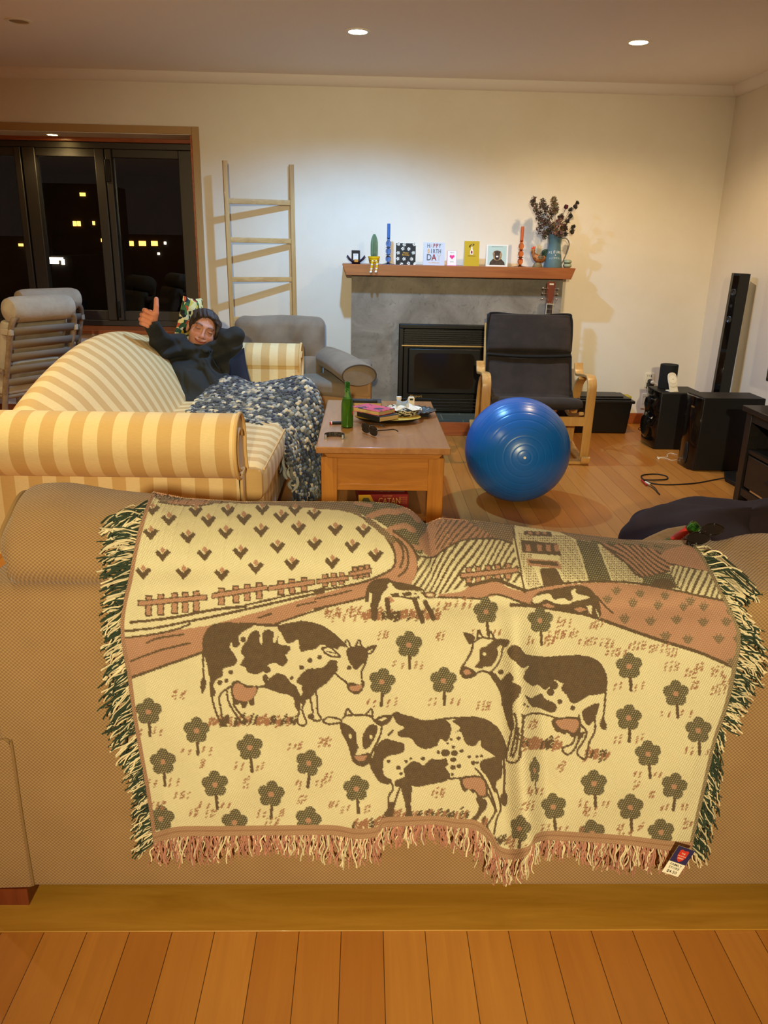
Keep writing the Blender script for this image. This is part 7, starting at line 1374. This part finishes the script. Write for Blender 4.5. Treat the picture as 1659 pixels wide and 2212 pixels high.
kth = thing('knit_throw', 'chunky blue grey and cream knitted throw over the legs of the man', 'blanket', tuple(KT[NT_//2, NS_//2]*np.array([1, 1, 0])))
for i in range(NT_-1):
    for j in range(NS_-1):
        p = Vector(KT[i, j]*.5+KT[i+1, j+1]*.5); a = Vector(KT[i, j+1]-KT[i, j]); b = Vector(KT[i+1, j]-KT[i, j]); n_ = a.cross(b)
        if n_.length < 1e-9: continue
        n_.normalize()
        if n_.dot(Vector((.2, -1, .8))) < 0: n_ = -n_
        al = (i+j) % 2 == 0; t_ = (a if al else b).normalized(); o_ = n_.cross(t_).normalized(); L_ = (a.length if al else b.length)*.92*rk.uniform(.8, 1.15); w_ = (b.length if al else a.length)*.62*rk.uniform(.8, 1.2)
        L_ = min(max(L_, .010), .026); w_ = min(max(w_, .008), .0135)
        band = math.sin(i*.55+2*math.sin(j*.13))+.8*math.sin(j*.35+i*.2)+rk.gauss(0, .9); wts = [2.2, 2, 1.6, .9, .9, 2, 1.0, .8]
        if band > .9: wts = [1, 1, 1.2, 1.6, 3.0, .8, 1.6, 1.6]
        if band < -.9: wts = [4, 3, 1.4, .6, .25, 2.4, .5, .5]
        c = rk.choices(PALK, wts)[0]; q_ = rk.uniform(.7, 1.3); c = tuple(x*q_ for x in c); p = p+n_*(.004+rk.uniform(-.003, .004)); t_ = (t_+o_*rk.uniform(-.3, .3)).normalized(); o_ = n_.cross(t_).normalized()
        kn.ell((0, 0, 0), (1, 1, 1), 8, Matrix(((t_.x*L_, o_.x*w_, n_.x*w_*.95, p.x), (t_.y*L_, o_.y*w_, n_.y*w_*.95, p.y), (t_.z*L_, o_.z*w_, n_.z*w_*.95, p.z), (0, 0, 0, 1))), c)
M_knit = mat('chunky_wool', vcol=True, rough=.95, sheen=.25, bump=(260, .35)); kn.build('knitted_wool', M_knit, kth, world=True, kind='stuff', angle=180)
MB().grid(KT-np.array([0, 0, .004])).build('lining', mat('dark_wool', '#14161a', .95), kth, world=True, solid=.006)
hm = MB(); edge_ = [tuple(np.array(p)+np.array([0, -.008, .004])) for p in KT[0]]
for i in range(0, len(edge_)-1):
    for k in range(3):
        p = Vector(edge_[i]).lerp(Vector(edge_[i+1]), k/3)+Vector((rk.uniform(-.006, .006), rk.uniform(-.016, .008), rk.uniform(-.012, .012))); c = rk.choices(PALK, [2, 2, 1.6, 1.2, 1.6, 1.5, 1.2, 1])[0]; hm.ell(tuple(p), (rk.uniform(.010, .016), rk.uniform(.008, .011), rk.uniform(.008, .012)), 8, None, c)
hm.build('rolled_hem', M_knit, kth, world=True, angle=180); tsl = MB()
for i in range(26):
    b0_ = Vector(KT[0, rk.randrange(NS_-22, NS_-1)]); p = b0_+Vector((rk.uniform(-.03, .02), rk.uniform(-.02, .0), 0)); L_ = rk.uniform(.04, .09); c = rk.choices(PALK, [1, 1, 1, 1.5, 2, 1, 2, 1])[0]; q = [tuple(p), tuple(p+Vector((rk.uniform(-.02, .01), -.006, -L_*.5))), tuple(p+Vector((rk.uniform(-.03, .015), -.01, -L_)))]; q = [(x, y, max(z, .008)) for x, y, z in q]; tsl.tube(smooth_path(q, 4), [.007, .009, .008, .0095, .008, .009, .008, .007, .004], 7, col=c)
tsl.build('tassels', M_knit, kth, world=True, kind='stuff')
